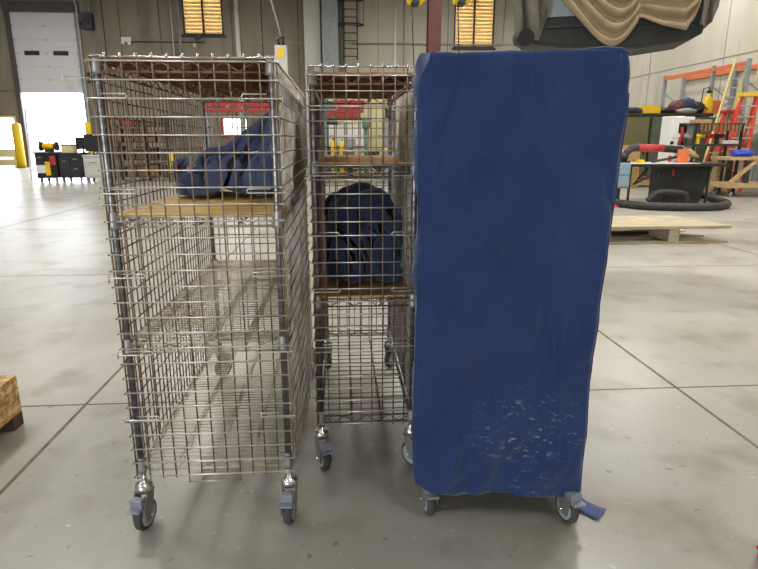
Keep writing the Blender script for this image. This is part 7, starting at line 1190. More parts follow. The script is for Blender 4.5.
B().cyl((0, 0, .08), (0, 0, zt), .07, n=12).build('column', M_green, o); B().box(-.16, .16, -.5, .2, zt-.4, zt).build('head', M_green, o, bevel=.04); B().box(-.2, .2, -.45, .2, 1.0, 1.06).build('table', M_green, o); B().box(-.25, .25, -.45, .25, 0, .08).build('base', M_green, o)
x0, x1, _, zt = rect(384, 118, 396, 180, 26.5); o = thing('machine_cabinet', 'grey machine cabinet with a black control box on top', 'cabinet', ((x0+x1)/2, 26.5, 0)); hw = (x1-x0)/2
B().box(-hw, hw, 0, .6, 0, zt).build('body', M_grey, o, bevel=.02); B().box(-hw*.8, hw*.8, -.02, 0, .3, zt-.3).build('door', M_grey, o); B().box(-hw*.7, hw*.7, .05, .5, zt, zt+.45).build('control_box', M_black, o, bevel=.02)
p = at(396, 150, 25.6); o = thing('marker_pole', 'yellow-green pole standing right of the grey machine cabinet', 'pole', (p.x, 25.6, 0)); B().cyl((0, 0, .03), (0, 0, at(396, 113, 25.6).z), .07, n=12).build('pole', M_lime, o); B().lathe([(.2, 0), (.2, .03)], 16).build('base', M_dark, o)
# long cream partition standing behind these machines
x0, x1, _, zt = rect(318, 90, 412, 180, 29.5)
o = thing('partition', 'cream partition panel standing behind the machines and the narrow cart', 'partition', ((x0+x1)/2, 29.5, 0)); hw = (x1-x0)/2
for i in range(4): B().box(-hw+i*hw/2+.01, -hw+(i+1)*hw/2-.01, 0, .06, .1, zt).build('panel', M_cream, o)
for i in range(5): B().box(-hw+i*hw/2-.03, -hw+i*hw/2+.03, -.02, .08, 0, zt+.03).build('post', M_ltgrey, o)
# low dark shelf bench behind the narrow cart with boxes and a yellow hose
x0, x1, _, zt = rect(318, 166, 404, 184, 21.); o = thing('low_bench', 'low dark steel bench on the floor behind the narrow cart', 'bench', ((x0+x1)/2, 21., 0)); hw = (x1-x0)/2
B().box(-hw, hw, 0, .8, zt-.08, zt).build('worktop', M_dark, o)
B().box(-hw+.05, hw-.05, .05, .75, .15, .2).build('shelf', M_dark, o)
for x in (-hw+.06, hw-.06):
    for y in (.05, .75): B().box(x-.05, x+.05, y-.05, y+.05, 0, zt-.08).build('leg', M_dark, o)
bx = (x0+x1)/2
for i, (a, b, h, m, lab) in enumerate(((-.9, -.5, .35, M_dcarton, 'dark carton at the left end of the low bench'), (-.42, -.15, .55, M_carton, 'brown carton second from left on the low bench'), (-.1, .12, .3, M_green, 'green case in the middle of the low bench'), (.18, .42, .5, M_dcarton, 'tall dark carton right of the green case'))):
    crate_box('carton' if m != M_green else 'case', lab, 'carton' if m != M_green else 'case', bx+a*hw, bx+b*hw, 21.1, 21.6, zt, zt+h, m)
cx = bx+.68*hw
mb = B()
pts = [(.30*math.cos(t)*(1-.01*t), .08*math.sin(t*.5), .34+.30*math.sin(t)+.0*t) for t in [i*.35 for i in range(60)]]
mb.tube(pts, .035, 6); tag(mb.build('coiled_hose', M_yellow, loc=(cx, 21.3, zt)), 'coiled yellow hose at the right end of the low bench', 'hose')
# roof access ladder with cage on the back wall
Y = 35.3; x0, x1, zlo, zhi = rect(343, -40, 357, 60, Y)
o = thing('caged_ladder', 'black wall ladder with a safety cage high on the pale wall', 'ladder', ((x0+x1)/2, Y, 0)); hw = (x1-x0)/2
zb = at(350, 60, Y).z; zc = at(350, 26, Y).z
for s in (-1, 1): B().box(s*hw-.05, s*hw+.05, -.04, .7, CZ-.3, CZ-.2).box(s*hw-.04, s*hw+.04, -.04, .04, zb, CZ-.2).build('rail', M_dark, o)
z = zb+.2
while z < CZ-.4: B().tube([(-hw, 0, z), (hw, 0, z)], .03, 6).build('rung', M_dark, o); z += .42
for z in (zc, zc+1.3, CZ-.4): B().tube([(-hw, 0, z), (-hw*1.9, -.35, z), (-hw*1.2, -.8, z), (hw*1.2, -.8, z), (hw*1.9, -.35, z), (hw, 0, z)], .045, 6).build('hoop', M_dark, o)
for x, y in ((-hw*1.9, -.35), (-hw*1.2, -.8), (hw*1.2, -.8), (hw*1.9, -.35)): B().beam((x, y, zc), (x, y, CZ-.3), .05, .03).build('cage_bar', M_dark, o)
# red steel column and chain hoists
Yc = 16.; x0, x1, _, _ = rect(427.5, 0, 440, 60, Yc); hw = (x1-x0)/2
o = thing('steel_column', 'oxide red steel column rising behind the blue covered cart', 'column', ((x0+x1)/2, Yc, 0))
B().box(-hw, hw, -.18, -.155, 0, CZ).box(-hw, hw, .155, .18, 0, CZ).box(-.012, .012, -.16, .16, 0, CZ).build('beam', M_oxide, o)
B().box(-hw-.1, hw+.1, -.28, .28, 0, .03).build('base_plate', M_oxide, o)
for px, lab in ((415, 'yellow chain hoist hanging left of the red column'), (461, 'yellow chain hoist hanging right of the red column')):
    Y = 12.; x0, x1, z0, z1 = rect(px-10, -9, px+10, 6, Y); r = (x1-x0)/2
    o = thing('chain_hoist', lab, 'hoist', ((x0+x1)/2, Y, z0))
    B().cyl((-r*.75, -.02, .18), (r*.75, -.02, .18), .16, n=18).build('motor', M_yellow, o, bevel=.02)
    B().box(-r*.35, r*.35, -.16, .14, .0, .42).build('gearbox', M_black, o, bevel=.02)
    B().cyl((r*.75, -.02, .18), (r, -.02, .18), .13, .10, n=16).build('end_cap', M_yellow, o)
    B().tube([(0, 0, .4), (0, 0, CZ-z0)], .02, 6).build('chain', M_dark, o)
    B().tube([(-r*.4, -.1, .05), (-r*.3, -.1, -.3), (-.02, -.12, -1.1), (.05, -.12, -1.6)], .012, 6).build('control_cord', M_black, o)
    B().box(.01, .09, -.16, -.08, -1.85, -1.6).build('control_handset', M_yellow, o, bevel=.01)
# ------------------------------------------------------------------ box with canvas hung over the floor, upper right
YT = 6.6; AT = math.radians(-16)
TC = at(612, 20, YT); TC.z = 0; TN = Vector((math.sin(AT), -math.cos(AT), 0)); TX = Vector((math.cos(AT), math.sin(AT), 0))
def T(px, py):
    d = ray(px, py); t = (TC-CAM).dot(TN)/d.dot(TN); q = CAM+d*t
    return ((q-TC).dot(TX), q.z)
o = thing('hoisted_tray', 'dark tray body hung from chains above the covered cart, tan canvas draped over it', 'tray', (0, 0, 0))
o.location = TC; o.rotation_euler.z = AT
L_ = T
out = [L_(516, 34), L_(524, 43), L_(560, 47.5), L_(640, 48), L_(690, 40), L_(703, 33), L_(716, 0), L_(722, -28), L_(512, -28)]
B().prism(out, 0, .7).build('body', M_hull, o, bevel=.04)
rim = [L_(514, 16), L_(714, 16)]
B().box(L_(548, 0)[0], L_(700, 0)[0], -.05, 0, L_(600, 27)[1], L_(600, 24)[1]).build('rail', M_black, o)
B().box(L_(546, 0)[0], L_(582, 0)[0], -.03, .0, L_(560, 17)[1], L_(560, -14)[1]).build('side_panel', M_bluegrey, o, 'pale blue-grey side panel')
zt = L_(600, -28)[1]
for px in (530, 700):
    for y in (.15, .55): B().tube([(L_(px, 0)[0], y, zt-.02), (L_(px, 0)[0], y, CZ)], .025, 6).build('chain', M_dark, o)
def interp(pl, t):
    n = len(pl)-1; f = min(max(t, 0), 1)*n; i = min(int(f), n-1); a, b = Vector(pl[i]), Vector(pl[i+1]); u = f-i
    u = u*u*(3-2*u)*.35+u*.65
    return a.lerp(b, u)
def drape(name, label, m, top, hem, folds, amp, dy, seed, par=True):
    def fn(u, v):
        a = interp(top, u); b = interp(hem, u); p = a.lerp(b, v)
        sag = noise.noise(Vector((u*3, v*3, seed)))
        ph = folds*v**.8*2*PI+1.6*noise.noise(Vector((u*2.2, v*1.1, seed+3)))+u*2
        d = amp*(math.sin(ph)*(.25+.75*v)*math.sin(PI*min(1, max(.08, u)))**.6 + .5*noise.noise(Vector((u*6, v*5, seed))))
        if not par: d = amp*math.sin(u*folds*2*PI+2*noise.noise(Vector((u*3, v*2, seed))))*(.5+.5*v)
        return Vector((p.x, -dy-abs(amp)*1.1-d, p.y))
    ob = B().grid(fn, 70, 60).build(name, m, None, solid=.012, loc=TC, rz=AT)
    tag(ob, label, 'tarp')
    return ob
Tv = lambda l: [T(a, b) for a, b in l]
def swag(label, m, A0, A1, C0, C1, S, ex, folds, amp, dy, seed):
    """cloth hung from two sides, folds running in catenaries from side to side"""
    def fn(u, v):
        a = Vector(A0).lerp(Vector(A1), v); e = Vector(C0).lerp(Vector(C1), v); p = a.lerp(e, u)
        p.y += S*(.15+.85*v)*math.sin(PI*u**ex)
        x, z = T(p.x, p.y); w_ = 1.3*noise.noise(Vector((u*1.7, v*1.3, seed)))
        s_ = math.sin(folds*v*2*PI+w_*1.6)
        d = amp*((abs(s_)**.7*(1 if s_ > 0 else -1))*(.35+.65*math.sin(PI*min(.95, max(.05, u)))) + .35*noise.noise(Vector((u*5, v*4, seed))))
        return Vector((x, -dy-amp*1.3-d, z))
    return tag(B().grid(fn, 60, 80).build('canvas_tarp', m, None, solid=.012, loc=TC, rz=AT), label, 'tarp')
swag('tan canvas tarp swagged over the middle of the hoisted dark tray', M_tan, (622, -45), (552, -4), (640, -45), (635, 24), 33, 1.5, 6.6, .05, .08, 2.)
drape('canvas_tarp', 'tan canvas tarp over the right half of the hoisted dark tray', M_tan, Tv([(632, -27), (650, -27), (668, -27), (685, -27), (700, -27), (706, -27)]),
      Tv([(633, 20), (640, 20), (658, 27), (682, 32), (692, 18), (699, 0)]), 4.2, .05, .04, 7.)
drape('canvas_tarp', 'grey canvas bunched down the left end of the hoisted dark tray', M_gcan, Tv([(512, -27), (525, -27), (540, -27), (551, -27)]),
      Tv([(515, 33), (524, 43), (538, 42), (549, 12)]), 2.4, .06, .05, 11., False)
drape('canvas_tarp', 'dark tan canvas strip down the right end of the hoisted dark tray', M_gcan, Tv([(706, -27), (712, -27), (717, -27), (722, -27)]),
      Tv([(697, 26), (702, 30), (708, 24), (716, 4)]), 1.6, .04, .05, 15., False)
tag(B().cyl((T(520, 40)[0], -.05, T(520, 40)[1]), (T(526, 41)[0], -.25, T(526, 41)[1]), .09, n=14).build('tarp_roll', M_black, loc=TC, rz=AT), 'dark rolled bundle at the lower left corner of the hoisted tray', 'roll')
# ------------------------------------------------------------------ right background
# orange beamed rack along the right wall
XR = 12.65
ya, yb, yc = on_x(664, 90, XR).y, on_x(711, 90, XR).y, on_x(745, 90, XR).y
zo = on_x(690, 74, XR).z
o = thing('pallet_rack', 'pallet rack with orange top beams along the right wall', 'rack', (XR, yb, 0))
for y in (ya-yb, 0, yc-yb):
    for x in (0, .75): B().box(x-.06, x+.06, y-.05, y+.05, 0, zo+.12).build('upright', M_bluegrey, o)
    br = B(); z = .3
    while z < zo-.9: br.beam((0, y, z), (.75, y, z+.5), .03, .03).beam((.75, y, z+.5), (0, y, z+1), .03, .03); z += 1.
    br.build('brace', M_bluegrey, o)
for x in (-.05, .8):
    for a, b in ((0, ya-yb), (yc-yb, 0)):
        B().box(x-.03, x+.03, min(a, b)+.05, max(a, b)-.05, zo-.08, zo+.05).build('beam', M_orange, o)
B().box(-.03, .78, yc-yb, ya-yb, 1.6, 1.68).build('beam', M_grey, o)
# lockers
YL = 19.2
def locker(px0, px1, pyt, m, label):
    x0, x1, _, zt = rect(px0, pyt, px1, 180, YL); hw = (x1-x0)/2
    o = thing('locker', label, 'locker', ((x0+x1)/2, YL, 0))
    B().box(-hw, hw, 0, .7, .06, zt).build('body', m, o, bevel=.01)
    B().box(-hw+.04, hw-.04, -.03, 0, .14, zt-.1).build('door', m, o, bevel=.008)
    B().box(hw-.16, hw-.10, -.06, -.03, zt*.45, zt*.55).build('handle', M_dark, o)
    B().box(-hw+.02, hw-.02, .03, .67, 0, .06).build('plinth', M_dark, o)
    return zt
zl = locker(618, 647, 116, M_olive, 'olive steel locker directly right of the blue covered cart')
locker(649, 684, 117, M_olive2, 'grey-green steel locker behind the white machine column')
locker(686, 714, 117, M_olive2, 'grey-green steel locker behind the tool stand')
x0, x1, _, _ = rect(614, 112, 713, 116, YL)
tag(B().box(x0, x1, YL-.06, YL+.75, zl+.002, zl+.09).build('locker_top_board', M_dark, bevel=.01), 'long dark board lying across the lockers', 'board')
zq = zl+.092
def on_lock(px): return at(px, 105, YL+.3).x
x0, x1 = on_lock(641), on_lock(658)
o = thing('parts_bin', 'yellow-orange open bin on the lockers near the covered cart', 'bin', ((x0+x1)/2, YL+.3, zq)); hw = (x1-x0)/2
for n_, q in (('side', B().box(-hw, hw, -.2, -.18, 0, .24)), ('side', B().box(-hw, hw, .18, .2, 0, .24)), ('end', B().box(-hw, -hw+.02, -.18, .18, 0, .24)), ('end', B().box(hw-.02, hw, -.18, .18, 0, .24)), ('bottom', B().box(-hw+.02, hw-.02, -.18, .18, 0, .02))): q.build(n_, M_yellow, o)
def lump(name, label, cat, loc, rad, m, seed, amp=.3):
    heap(name, label, loc, rad, lambda x, y: 1., m, seed, sub=4, amp=amp); o = bpy.context.scene.objects[-1] if False else None
for px, w_, h_, m, lab, sd in ((631, .5, .20, M_navy3, 'dark blue folded jacket on the lockers next to the covered cart', 1.), (664, .42, .20, M_black, 'black bundle on the lockers right of the yellow bin', 2.),
                         (678, .30, .42, M_oxide, 'red jacket in the pile of clothes on the lockers', 3.), (688, .34, .50, M_navy3, 'dark blue jacket on top of the clothes pile on the lockers', 4.),
                         (698, .30, .38, M_black, 'black jacket at the right end of the clothes pile', 5.), (683, .36, .16, M_grey, 'pale folded cloth at the front of the clothes pile', 6.)):
    lump('folded_jacket', lab, 'jacket', (on_lock(px), YL+(.32 if sd != 6 else .08), zq), (w_, .22, h_), m, sd)
for ob in bpy.data.objects:
    if ob.name.startswith('folded_jacket'): ob['category'] = 'jacket'
x = on_lock(706)
o = thing('spray_can', 'yellow pump sprayer standing on the lockers', 'sprayer', (x, YL+.2, zq))
B().lathe([(.15, 0), (.16, .1), (.15, .42), (.08, .54), (.05, .6), (.05, .66)], 18).build('tank', M_yellow, o)
B().tube([(0, 0, .6), (-.05, -.05, .85), (-.28, -.1, .8), (-.32, -.12, .3), (-.1, -.2, .12)], .018, 6).build('hose', M_black, o)
B().box(-.08, .08, -.02, .02, .66, .74).build('handle', M_dark, o)
x = on_lock(708); tag(B().prism([(-.30, 0), (.30, 0), (.30, .42), (-.05, .42)], -.02, .02).build('panel', M_orange, loc=(x, YL+.1, zq)), 'orange angled panel standing on the right end of the lockers', 'panel')
# white machine column
YM = 16.5; x0, x1, _, zt = rect(667, 116, 682, 190, YM); hw = (x1-x0)/2
o = thing('machine_column', 'white machine column with a square black window behind the table saw', 'machine', ((x0+x1)/2, YM, 0))
B().box(-hw, hw, 0, .5, 0, zt).build('housing', M_white, o, bevel=.03)
B().box(-hw+.1, hw+.26, -.03, .2, zt-.62, zt-.02).build('head', M_white, o, bevel=.03)
B().box(.02, .26, -.045, -.03, zt-.48, zt-.2).build('window', M_black, o, 'square black window')
B().cyl((-hw*.55, -.03, zt-.75), (-hw*.55, 0, zt-.75), .05, n=12).build('knob', M_black, o)
B().box(0, hw+.3, -.2, .1, zt*.42, zt*.62).build('control_box', M_white, o, bevel=.02)
B().cyl((hw*.6, -.26, zt*.52), (hw*.6, -.2, zt*.52), .07, n=14).build('dial', M_black, o)
B().tube([(hw*.3, -.05, zt*.63), (hw*.55, -.08, zt*.75), (hw*.5, -.05, zt*.86)], .05, 8).build('red_lever', M_red, o)
B().tube([(-hw*.7, -.05, .75), (-hw*.8, -.12, .85), (-hw*.7, -.05, 1.05)], .05, 8).build('red_lever', M_red, o)
# tool stand
YS = 15.9; x0, x1, _, zt = rect(692, 123, 738, 190, YS); hw = (x1-x0)/2
o = thing('tool_stand', 'black tool stand with a row of brown handles on its upper shelf', 'stand', ((x0+x1)/2, YS, 0)); zlow = at(715, 144, YS).z
for x in (-hw, hw):
    for y in (0, .6): B().box(x-.03, x+.03, y-.03, y+.03, 0, zt).build('leg', M_black, o)
for z in (zt, zlow, .3): B().box(-hw-.04, hw+.04, -.05, .65, z-.06, z).build('shelf', M_dark, o)
for i in range(11):
    x = -hw+.12+i*(2*hw-.24)/10; B().box(x-.03, x+.03, -.10, -.05, zt-.22, zt-.02).build('tool_handle', M_brown, o, bevel=.008)
sx = (x0+x1)/2
for x, m, h, lab in ((-.45, M_yellow, .10, 'yellow drill on the lower shelf of the tool stand'), (-.15, M_red, .16, 'red drill on the lower shelf of the tool stand'), (.15, M_black, .22, 'black drill on the lower shelf of the tool stand')):
    q = thing('power_drill', lab, 'drill', (sx+x*hw*1.4, YS+.15, zlow))
    B().cyl((-.15, 0, .22), (.12, 0, .22), .06, n=12).build('body', m, q); B().box(-.1, -.02, -.035, .035, 0, .2).build('handle', m, q); B().cyl((.12, 0, .22), (.2, 0, .22), .03, n=10).build('chuck', M_dark, q)
tag(B().box(sx+.25*hw, sx+.95*hw, YS, YS+.4, zlow, zlow+.10).build('tray', M_ltgrey, bevel=.01), 'pale tray at the right of the lower shelf of the tool stand', 'tray')
tag(B().box(sx-.85*hw, sx-.25*hw, YS+.1, YS+.5, zt, zt+.10).build('wood_block', M_pine, bevel=.01), 'tan wood block on top of the tool stand', 'block')
# table saw with overhead guard arm and hoses
YB = 13.3
def V(px, py, y=YB): q = at(px, py, y); return Vector((q.x, q.y, q.z))
o = thing('table_saw', 'black table saw with overhead guard arm and long side tables', 'table saw', (V(688, 200).x, YB, 0)); ox = o.location
def R_(px, py, y=YB): return V(px, py, y)-Vector((ox.x, ox.y, 0))
ztab = R_(690, 163).z
x0, x1 = R_(665, 180).x, R_(712, 180).x
B().add(*(lambda a, b: ([(a, 0, 0), (b-.25, 0, 0), (b-.25, .7, 0), (a, .7, 0), (a, 0, ztab-.08), (b, 0, ztab-.08), (b, .7, ztab-.08), (a, .7, ztab-.08)], [(0, 3, 2, 1), (4, 5, 6, 7), (0, 1, 5, 4), (1, 2, 6, 5), (2, 3, 7, 6), (3, 0, 4, 7)]))(x0, x1)).build('cabinet', M_hull, o, bevel=.02)
B().box(R_(642, 0).x, R_(716, 0).x, -.25, .85, ztab-.06, ztab).build('table_top', M_ltgrey, o, bevel=.01)
B().box(R_(716, 0).x+.01, R_(746, 0).x, -.2, .8, ztab-.05, ztab-.005).build('outfeed_table', M_black, o)
B().box(R_(627, 0).x, R_(744, 0).x, -.33, -.26, ztab-.07, ztab-.01).build('fence_rail', M_black, o)
for px, pb in ((629, 196), (643, 198), (726, 203)): B().box(R_(px, 0).x-.022, R_(px, 0).x+.022, -.27, -.23, 0, ztab-.06).build('leg', M_black, o)
B().beam(R_(629, 184)+Vector((0, -.2, 0)), R_(664, 167)+Vector((0, -.1, 0)), .03, .03).build('brace', M_black, o)
B().beam(R_(629, 184)+Vector((0, -.2, 0)), R_(646, 168)+Vector((0, -.1, 0)), .03, .03).build('brace', M_black, o)
arm = [(616, 204), (623, 185), (629, 166), (633, 154), (638, 149), (646, 147.5), (665, 148.3), (690, 150)]
ap = []
for px, py in arm: q = R_(px, py); q.y = .35; ap.append(q)
ap[0].z = 0.02
B().tube(ap, .085, 12).build('guard_arm', M_dark, o)
q0, q1 = R_(645, 148), R_(671, 148.7); B().tube([(q0.x, .345, q0.z+.005), (q1.x, .345, q1.z+.005)], .089, 14).build('arm_label', M_red, o, 'red label band without readable text')
q = R_(690, 152); B().box(q.x-.12, q.x+.22, .28, .42, ztab+.12, q.z+.05).build('blade_guard', M_ltgrey, o, bevel=.02)
B().tube([(q.x-.1, .34, q.z), (q.x+.18, .34, q.z-.02), (q.x+.42, .34, q.z-.14)], [.06, .10, .05], 10).build('dust_port', M_pine, o)
B().tube([(q.x, .3, q.z-.1), (R_(675, 0).x, .2, ztab+.02)], .03, 8).build('guard_strut', M_dark, o)
B().cyl(R_(662, 173)+Vector((0, -.12, 0)), R_(662, 173)+Vector((0, .0, 0)), .10, n=16).build('hand_wheel', M_black, o)
B().box(R_(694, 0).x-.03, R_(694, 0).x+.03, -.02, 0, ztab-.3, ztab-.15).build('switch', M_red, o)
B().box(R_(640, 0).x-.1, R_(652, 0).x, .2, .5, ztab, ztab+.04).lathe([(.05, 0), (.12, .03), (.14, .14), (.06, .2)], 12, Matrix.Translation((R_(646, 0).x, .35, ztab+.03))).build('mitre_gauge', M_black, o)
B().box(R_(656, 0).x, R_(660, 0).x, -.1, .1, ztab, ztab+.08).build('push_block', M_yellow, o)
B().box(R_(700, 0).x, R_(712, 0).x, .1, .14, ztab, ztab+.32).build('stop_board', M_orange, o, 'orange upright board')
x0, x1, z0, z1 = rect(611, 163, 628, 188, YB-.35)
o = thing('switch_cabinet', 'steel blue switch cabinet on a post beside the table saw', 'cabinet', ((x0+x1)/2, YB-.35, 0)); hw = (x1-x0)/2
B().box(-hw, hw, -.1, .1, z0, z1).build('body', M_steelblue, o, bevel=.015); B().box(-hw+.02, hw-.02, -.115, -.1, z0+.04, z0+(z1-z0)*.5).build('door', M_steelblue, o); B().box(-hw+.02, hw-.02, -.115, -.1, z0+(z1-z0)*.55, z1-.03).build('door', M_steelblue, o)
B().box(-.04, .04, -.03, .03, .02, z0).box(-.15, .15, -.12, .12, 0, .02).build('post', M_dark, o)
def hose(label, pts, r):
    P = [Vector(p) for p in pts]; n = 70; out = []
    for i in range(n+1):       # Catmull-Rom
        f = i/n*(len(P)-1); k_ = min(int(f), len(P)-2); t = f-k_
        a, b, c_, d = P[max(k_-1, 0)], P[k_], P[k_+1], P[min(k_+2, len(P)-1)]
        out.append(.5*((2*b)+(c_-a)*t+(2*a-5*b+4*c_-d)*t*t+(3*b-a-3*c_+d)*t**3))
    rs = [r*(1+.06*(i % 2)) for i in range(n+1)]
    tag(B().tube(out, rs, 12).build('dust_hose', M_hose), label, 'hose')
def Gr(px, py, z): q = ground(px, py, z); return (q.x, q.y, z)
hose('long black dust hose lying straight on the floor before the table saw', [Gr(612, 202, .085), Gr(625, 204, .085), Gr(645, 206, .085), Gr(675, 207, .085), Gr(705, 207, .085), Gr(721, 206, .085), Gr(727, 203.5, .085), Gr(718, 200, .085), Gr(704, 196, .12), Gr(697, 193, .2)], .085)
a = Gr(648, 201, .1); b = Gr(686, 201, .1)
hose('black dust hose arched on the floor in front of the saw cabinet', [a, (a[0]+.15, a[1], .26), (a[0]+.35, a[1], .31), (b[0]-.35, b[1], .30), (b[0]-.08, b[1], .26), b], .075)
q = Gr(692, 199, 0)
o = thing('dust_blower', 'small black dust blower on the floor under the table saw', 'blower', (q[0], q[1], 0))
B().lathe([(.2, 0), (.22, .05), (.2, .3), (.1, .34)], 16).build('housing', M_black, o); B().box(-.06, .06, -.12, .12, .34, .42).build('motor', M_black, o, bevel=.02)
# lumber and boards
q = ground(648, 187)
for i, (dz, sh, m, lab) in enumerate(((.0, 0, M_grey_wood, 'weathered plank at the bottom of the lumber pile by the lockers'), (.09, .15, M_pine, 'reddish plank in the middle of the lumber pile'), (.18, -.1, M_brown, 'brown plank on top of the lumber pile'))):
    x0 = at(619, 185, q.y).x+sh; x1 = at(668, 185, q.y).x+sh*.5
    tag(B().box(x0, x1, q.y, q.y+.35, dz+.06, dz+.145).build('plank', m, bevel=.006), lab, 'plank')
for i, px in enumerate((626, 660)):
    X = at(px, 187, q.y).x; tag(B().box(X-.05, X+.05, q.y, q.y+.4, 0, .06).build('bearer', M_dark), ('left' if i == 0 else 'right')+' dark bearer under the lumber pile by the lockers', 'bearer')
Y = 18.3; x0, x1, z0, z1 = rect(617, 145, 641, 182, Y)
tag(B().box(x0, x1, 0, .03, 0, z1, Matrix.Translation((0, Y, 0)) @ Matrix.Rotation(-.12, 4, 'X')).build('board_sheet', M_osb, bevel=.003), 'strand board sheet leaning on the olive locker', 'board')
# ladders at the right wall
p = on_x(735, 190, 12.2)
a = at(726, 112, 17.8); b = at(742, 60, 18.2)
d = (Vector(b)-Vector(a)).normalized(); foot = Vector(a)-d*((a.z)/d.z)
ladder('extension_ladder', 'yellow extension ladder leaning against the right wall behind the stepladders', (foot.x, foot.y, 0), b, .42, .05, M_ladder, M_alu, .3, .08)
a2, b2 = Vector((foot.x+.62, foot.y+.1, 0)), Vector((b.x+.5, b.y+.1, b.z-.1))
ladder('extension_ladder', 'pale yellow ladder leaning right of the yellow extension ladder', a2, b2, .38, .05, M_cream, M_alu, .3, .08)
def stepladder(label, px, py_top, Y, lean, wd, cap):
    t = at(px, py_top, Y); h = t.z
    o = thing('stepladder', label, 'stepladder', (t.x, Y, 0))
    n = int(h/.3)
    for s in (-1, 1):
        B().beam((s*wd*.5-lean, -.45, 0), (s*wd*.32, 0, h-.05), .10, .05, (0, 1, 0)).build('front_rail', M_redorange, o)
        B().beam((s*wd*.5-lean*.4, .5, 0), (s*wd*.3, .05, h-.05), .06, .05, (0, 1, 0)).build('rear_rail', M_redorange, o)
    for i in range(1, n):
        f = i/n; w_ = wd*(.5-.18*f); x = -lean*(1-f)
        B().box(x-w_, x+w_, -.45*(1-f)-.05, -.45*(1-f)+.05, f*h-.02, f*h+.02).build('step', M_alu, o)
    for i in range(1, n, 2):
        f = i/n; w_ = wd*(.5-.2*f); x = -lean*.4*(1-f); B().beam((x-w_, .5*(1-f)+.05*f, f*h), (x+w_, .5*(1-f)+.05*f, f*h), .03, .03).build('rear_brace', M_alu, o)
    B().box(-wd*.42, wd*.42, -.14, .16, h-.05, h+.06).build('top_cap', cap, o, bevel=.02)
stepladder('orange-red fibreglass stepladder nearest the workbench, yellow cap', 750, 95, 17.1, .55, .75, M_yellow)
stepladder('orange-red stepladder with a red cap partly behind the yellow capped one', 731, 112, 17.6, .30, .60, M_red)
# wooden workbench with wheels
YW = 14.9; x0 = at(728, 175, YW).x; x1 = WX-.15; hw = (x1-x0)/2; zt = at(745, 157, YW).z
o = thing('workbench', 'wooden workbench on casters at the right edge, blue bag on top', 'workbench', ((x0+x1)/2, YW, 0))
B().box(-hw, hw, 0, .85, zt-.09, zt).build('worktop', M_pine, o, bevel=.01)
zs = at(745, 183, YW).z
B().box(-hw, hw, -.02, .85, zs-.14, zs).build('lower_rail', M_pine, o, bevel=.01)
for x in (-hw+.55, hw-.1):
    for y in (.06, .79): B().box(x-.06, x+.06, y-.05, y+.05, zs, zt-.09).build('leg', M_dark, o)
B().beam((-hw+.1, .03, zs), (-hw+.75, .03, zt-.1), .10, .05, (0, 1, 0)).build('brace', M_pine, o)
wheels(o, (-hw+.2, hw-.2), (.1, .75), .075)
heap('cloth_bag', 'bright blue bag lying on the wooden workbench', (at(752, 152, YW).x, YW+.35, zt+.002), (.30, .22, .18), lambda x, y: 1., M_blue, 9., sub=4)
for ob in bpy.data.objects:
    if ob.name.startswith('cloth_bag'): ob['category'] = 'bag'
x0, x1, _, z1 = rect(716, 152, 729, 196, 16.6)
crate_box('wooden_crate', 'plain wooden crate between the tool stand and the workbench', 'crate', x0, x1, 16.6, 16.9, 0, z1, M_pine, M_pine)
# pallet
YP0 = ground(640, 244).y; xr = ground(733, 244).x; xl = xr-2.1
o = thing('pallet', 'weathered wooden pallet on the floor right of the covered cart', 'pallet', ((xl+xr)/2, YP0, 0)); hw = (xr-xl)/2; ht = at(680, 226, YP0).z; dp = 1.25
for i in range(7):
    y = i*dp/7; e = .02*math.sin(i*5.)
    B().box(-hw, hw+e-.25*(i > 2)*(i/7), y, y+dp/7-.03, ht-.045, ht).build('deck_board', M_grey_wood, o, bevel=.003)
for x in (-hw+.02, -.87, .12): B().box(x, x+.16 if x > 0 else x+.1, .02, dp-.05, .028, ht-.045).build('stringer', M_grey_wood, o)
for y in (0, dp*.45, dp*.86): B().box(-hw, hw-.02, y, y+.12, 0, .028).build('bottom_board', M_grey_wood, o)
tag(B().beam((xl+.2, YP0+.55, .07), (xr-.62, YP0+.65, .07), .09, .05).build('steel_bar', M_black), 'black steel bar pushed inside the pallet', 'bar')
q = ground(622, 207); tag(B().box(q.x-.22, q.x+.10, q.y-.05, q.y+.05, 0, .05).build('offcut', M_redorange, bevel=.006), 'small orange offcut on the floor by the dust hose', 'offcut')
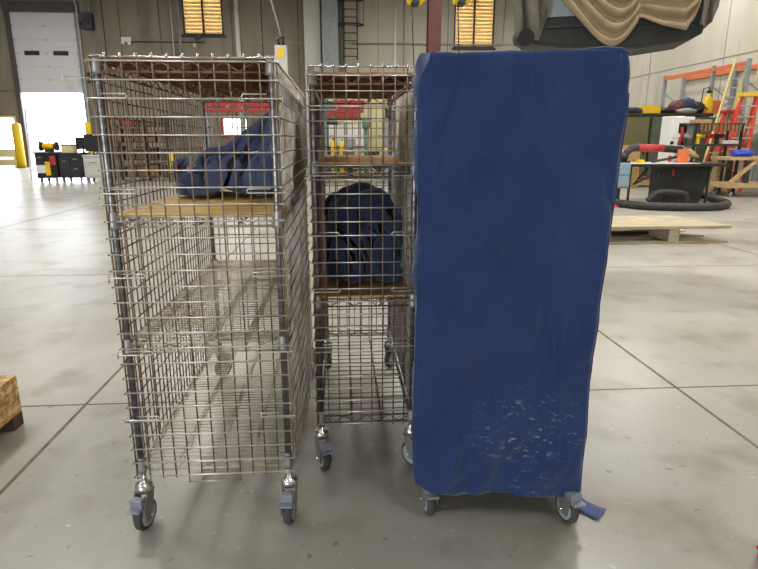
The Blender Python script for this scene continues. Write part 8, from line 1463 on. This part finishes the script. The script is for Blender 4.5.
# ------------------------------------------------------------------ strand board crate at the left edge
ca = ground(24, 423); zc = at(18, 375, ca.y).z
X1 = ca.x; Y1 = ca.y; X0 = X1-1.1; Y0 = Y1-1.0
o = thing('strand_board_crate', 'open strand board crate on wooden feet at the left edge of the floor', 'crate', ((X0+X1)/2, Y0, 0)); hw = .55; zb = .105; t = .028
B().box(hw-t, hw, 0, 1.0, zb-.03, zc).build('side', M_osb, o)
B().box(-hw, -hw+t, 0, 1.0, zb-.03, zc).build('side', M_osb, o)
B().box(-hw+t, hw-t, 1.0-t, 1.0, zb-.03, zc).build('end', M_osb, o)
B().box(-hw+t, hw-t, 0, t, zb-.03, zc).build('end', M_osb, o)
B().box(-hw+t, hw-t, t, 1.0-t, zb, zb+.02).build('bottom', M_osb, o)
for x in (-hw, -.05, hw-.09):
    B().box(x, x+.09, .91, 1.0, 0, zb-.03).build('foot', M_shadewood, o); B().box(x, x+.09, .0, .09, 0, zb-.03).build('foot', M_shadewood, o)
B().box(hw-t-.05, hw-t, t, 1.0-t, zc-.06, zc-.003).build('rim_batten', M_pine, o)
B().box(-hw+t, hw-t-.05, 1.0-t-.05, 1.0-t, zc-.06, zc-.003).build('rim_batten', M_pine, o)
# red toolbox cut by the right edge
q = ground(755.5, 557)
o = thing('toolbox', 'red object cut by the lower right corner of the picture', 'toolbox', (q.x+.2, q.y-.1, 0), 0)
B().box(-.2, .2, -.1, .1, 0, .035).build('body', M_red, o, bevel=.008)
B().box(-.205, .205, -.105, .105, .035, .05).build('lid', M_red, o, bevel=.006)
B().tube([(-.08, 0, .05), (-.08, 0, .075), (.08, 0, .075), (.08, 0, .05)], .007, 8).build('handle', M_dark, o)
# ------------------------------------------------------------------ sky and exposure
# portals sample the daylight through both dock openings and the added fill opening
for a_, b_, h_, y_, s_ in ((d1x0, d1x1, d1gap, WY+.28, -1), (d2x0, d2x1, d2top, WY+.28, -1), (fill_opening[0], fill_opening[1], fill_opening[3], -9.28, 1)):
    l = bpy.data.lights.new('daylight_portal', 'AREA'); l.shape = 'RECTANGLE'; l.size = b_-a_; l.size_y = h_; l.cycles.is_portal = True
    q = bpy.data.objects.new('daylight_portal', l); COL.objects.link(q); q.location = ((a_+b_)/2, y_, h_/2); q.rotation_euler = (s_*PI/2, 0, 0)
w = bpy.data.worlds.new('world'); SC.world = w; w.use_nodes = True
w.node_tree.nodes['Background'].inputs[0].default_value = (.84, .91, 1., 1)
w.node_tree.nodes['Background'].inputs[1].default_value = 13.
SC.view_settings.view_transform = 'Standard'; SC.view_settings.look = 'None'; SC.view_settings.gamma = 1; SC.view_settings.use_curve_mapping = False
SC.view_settings.exposure = 0.25
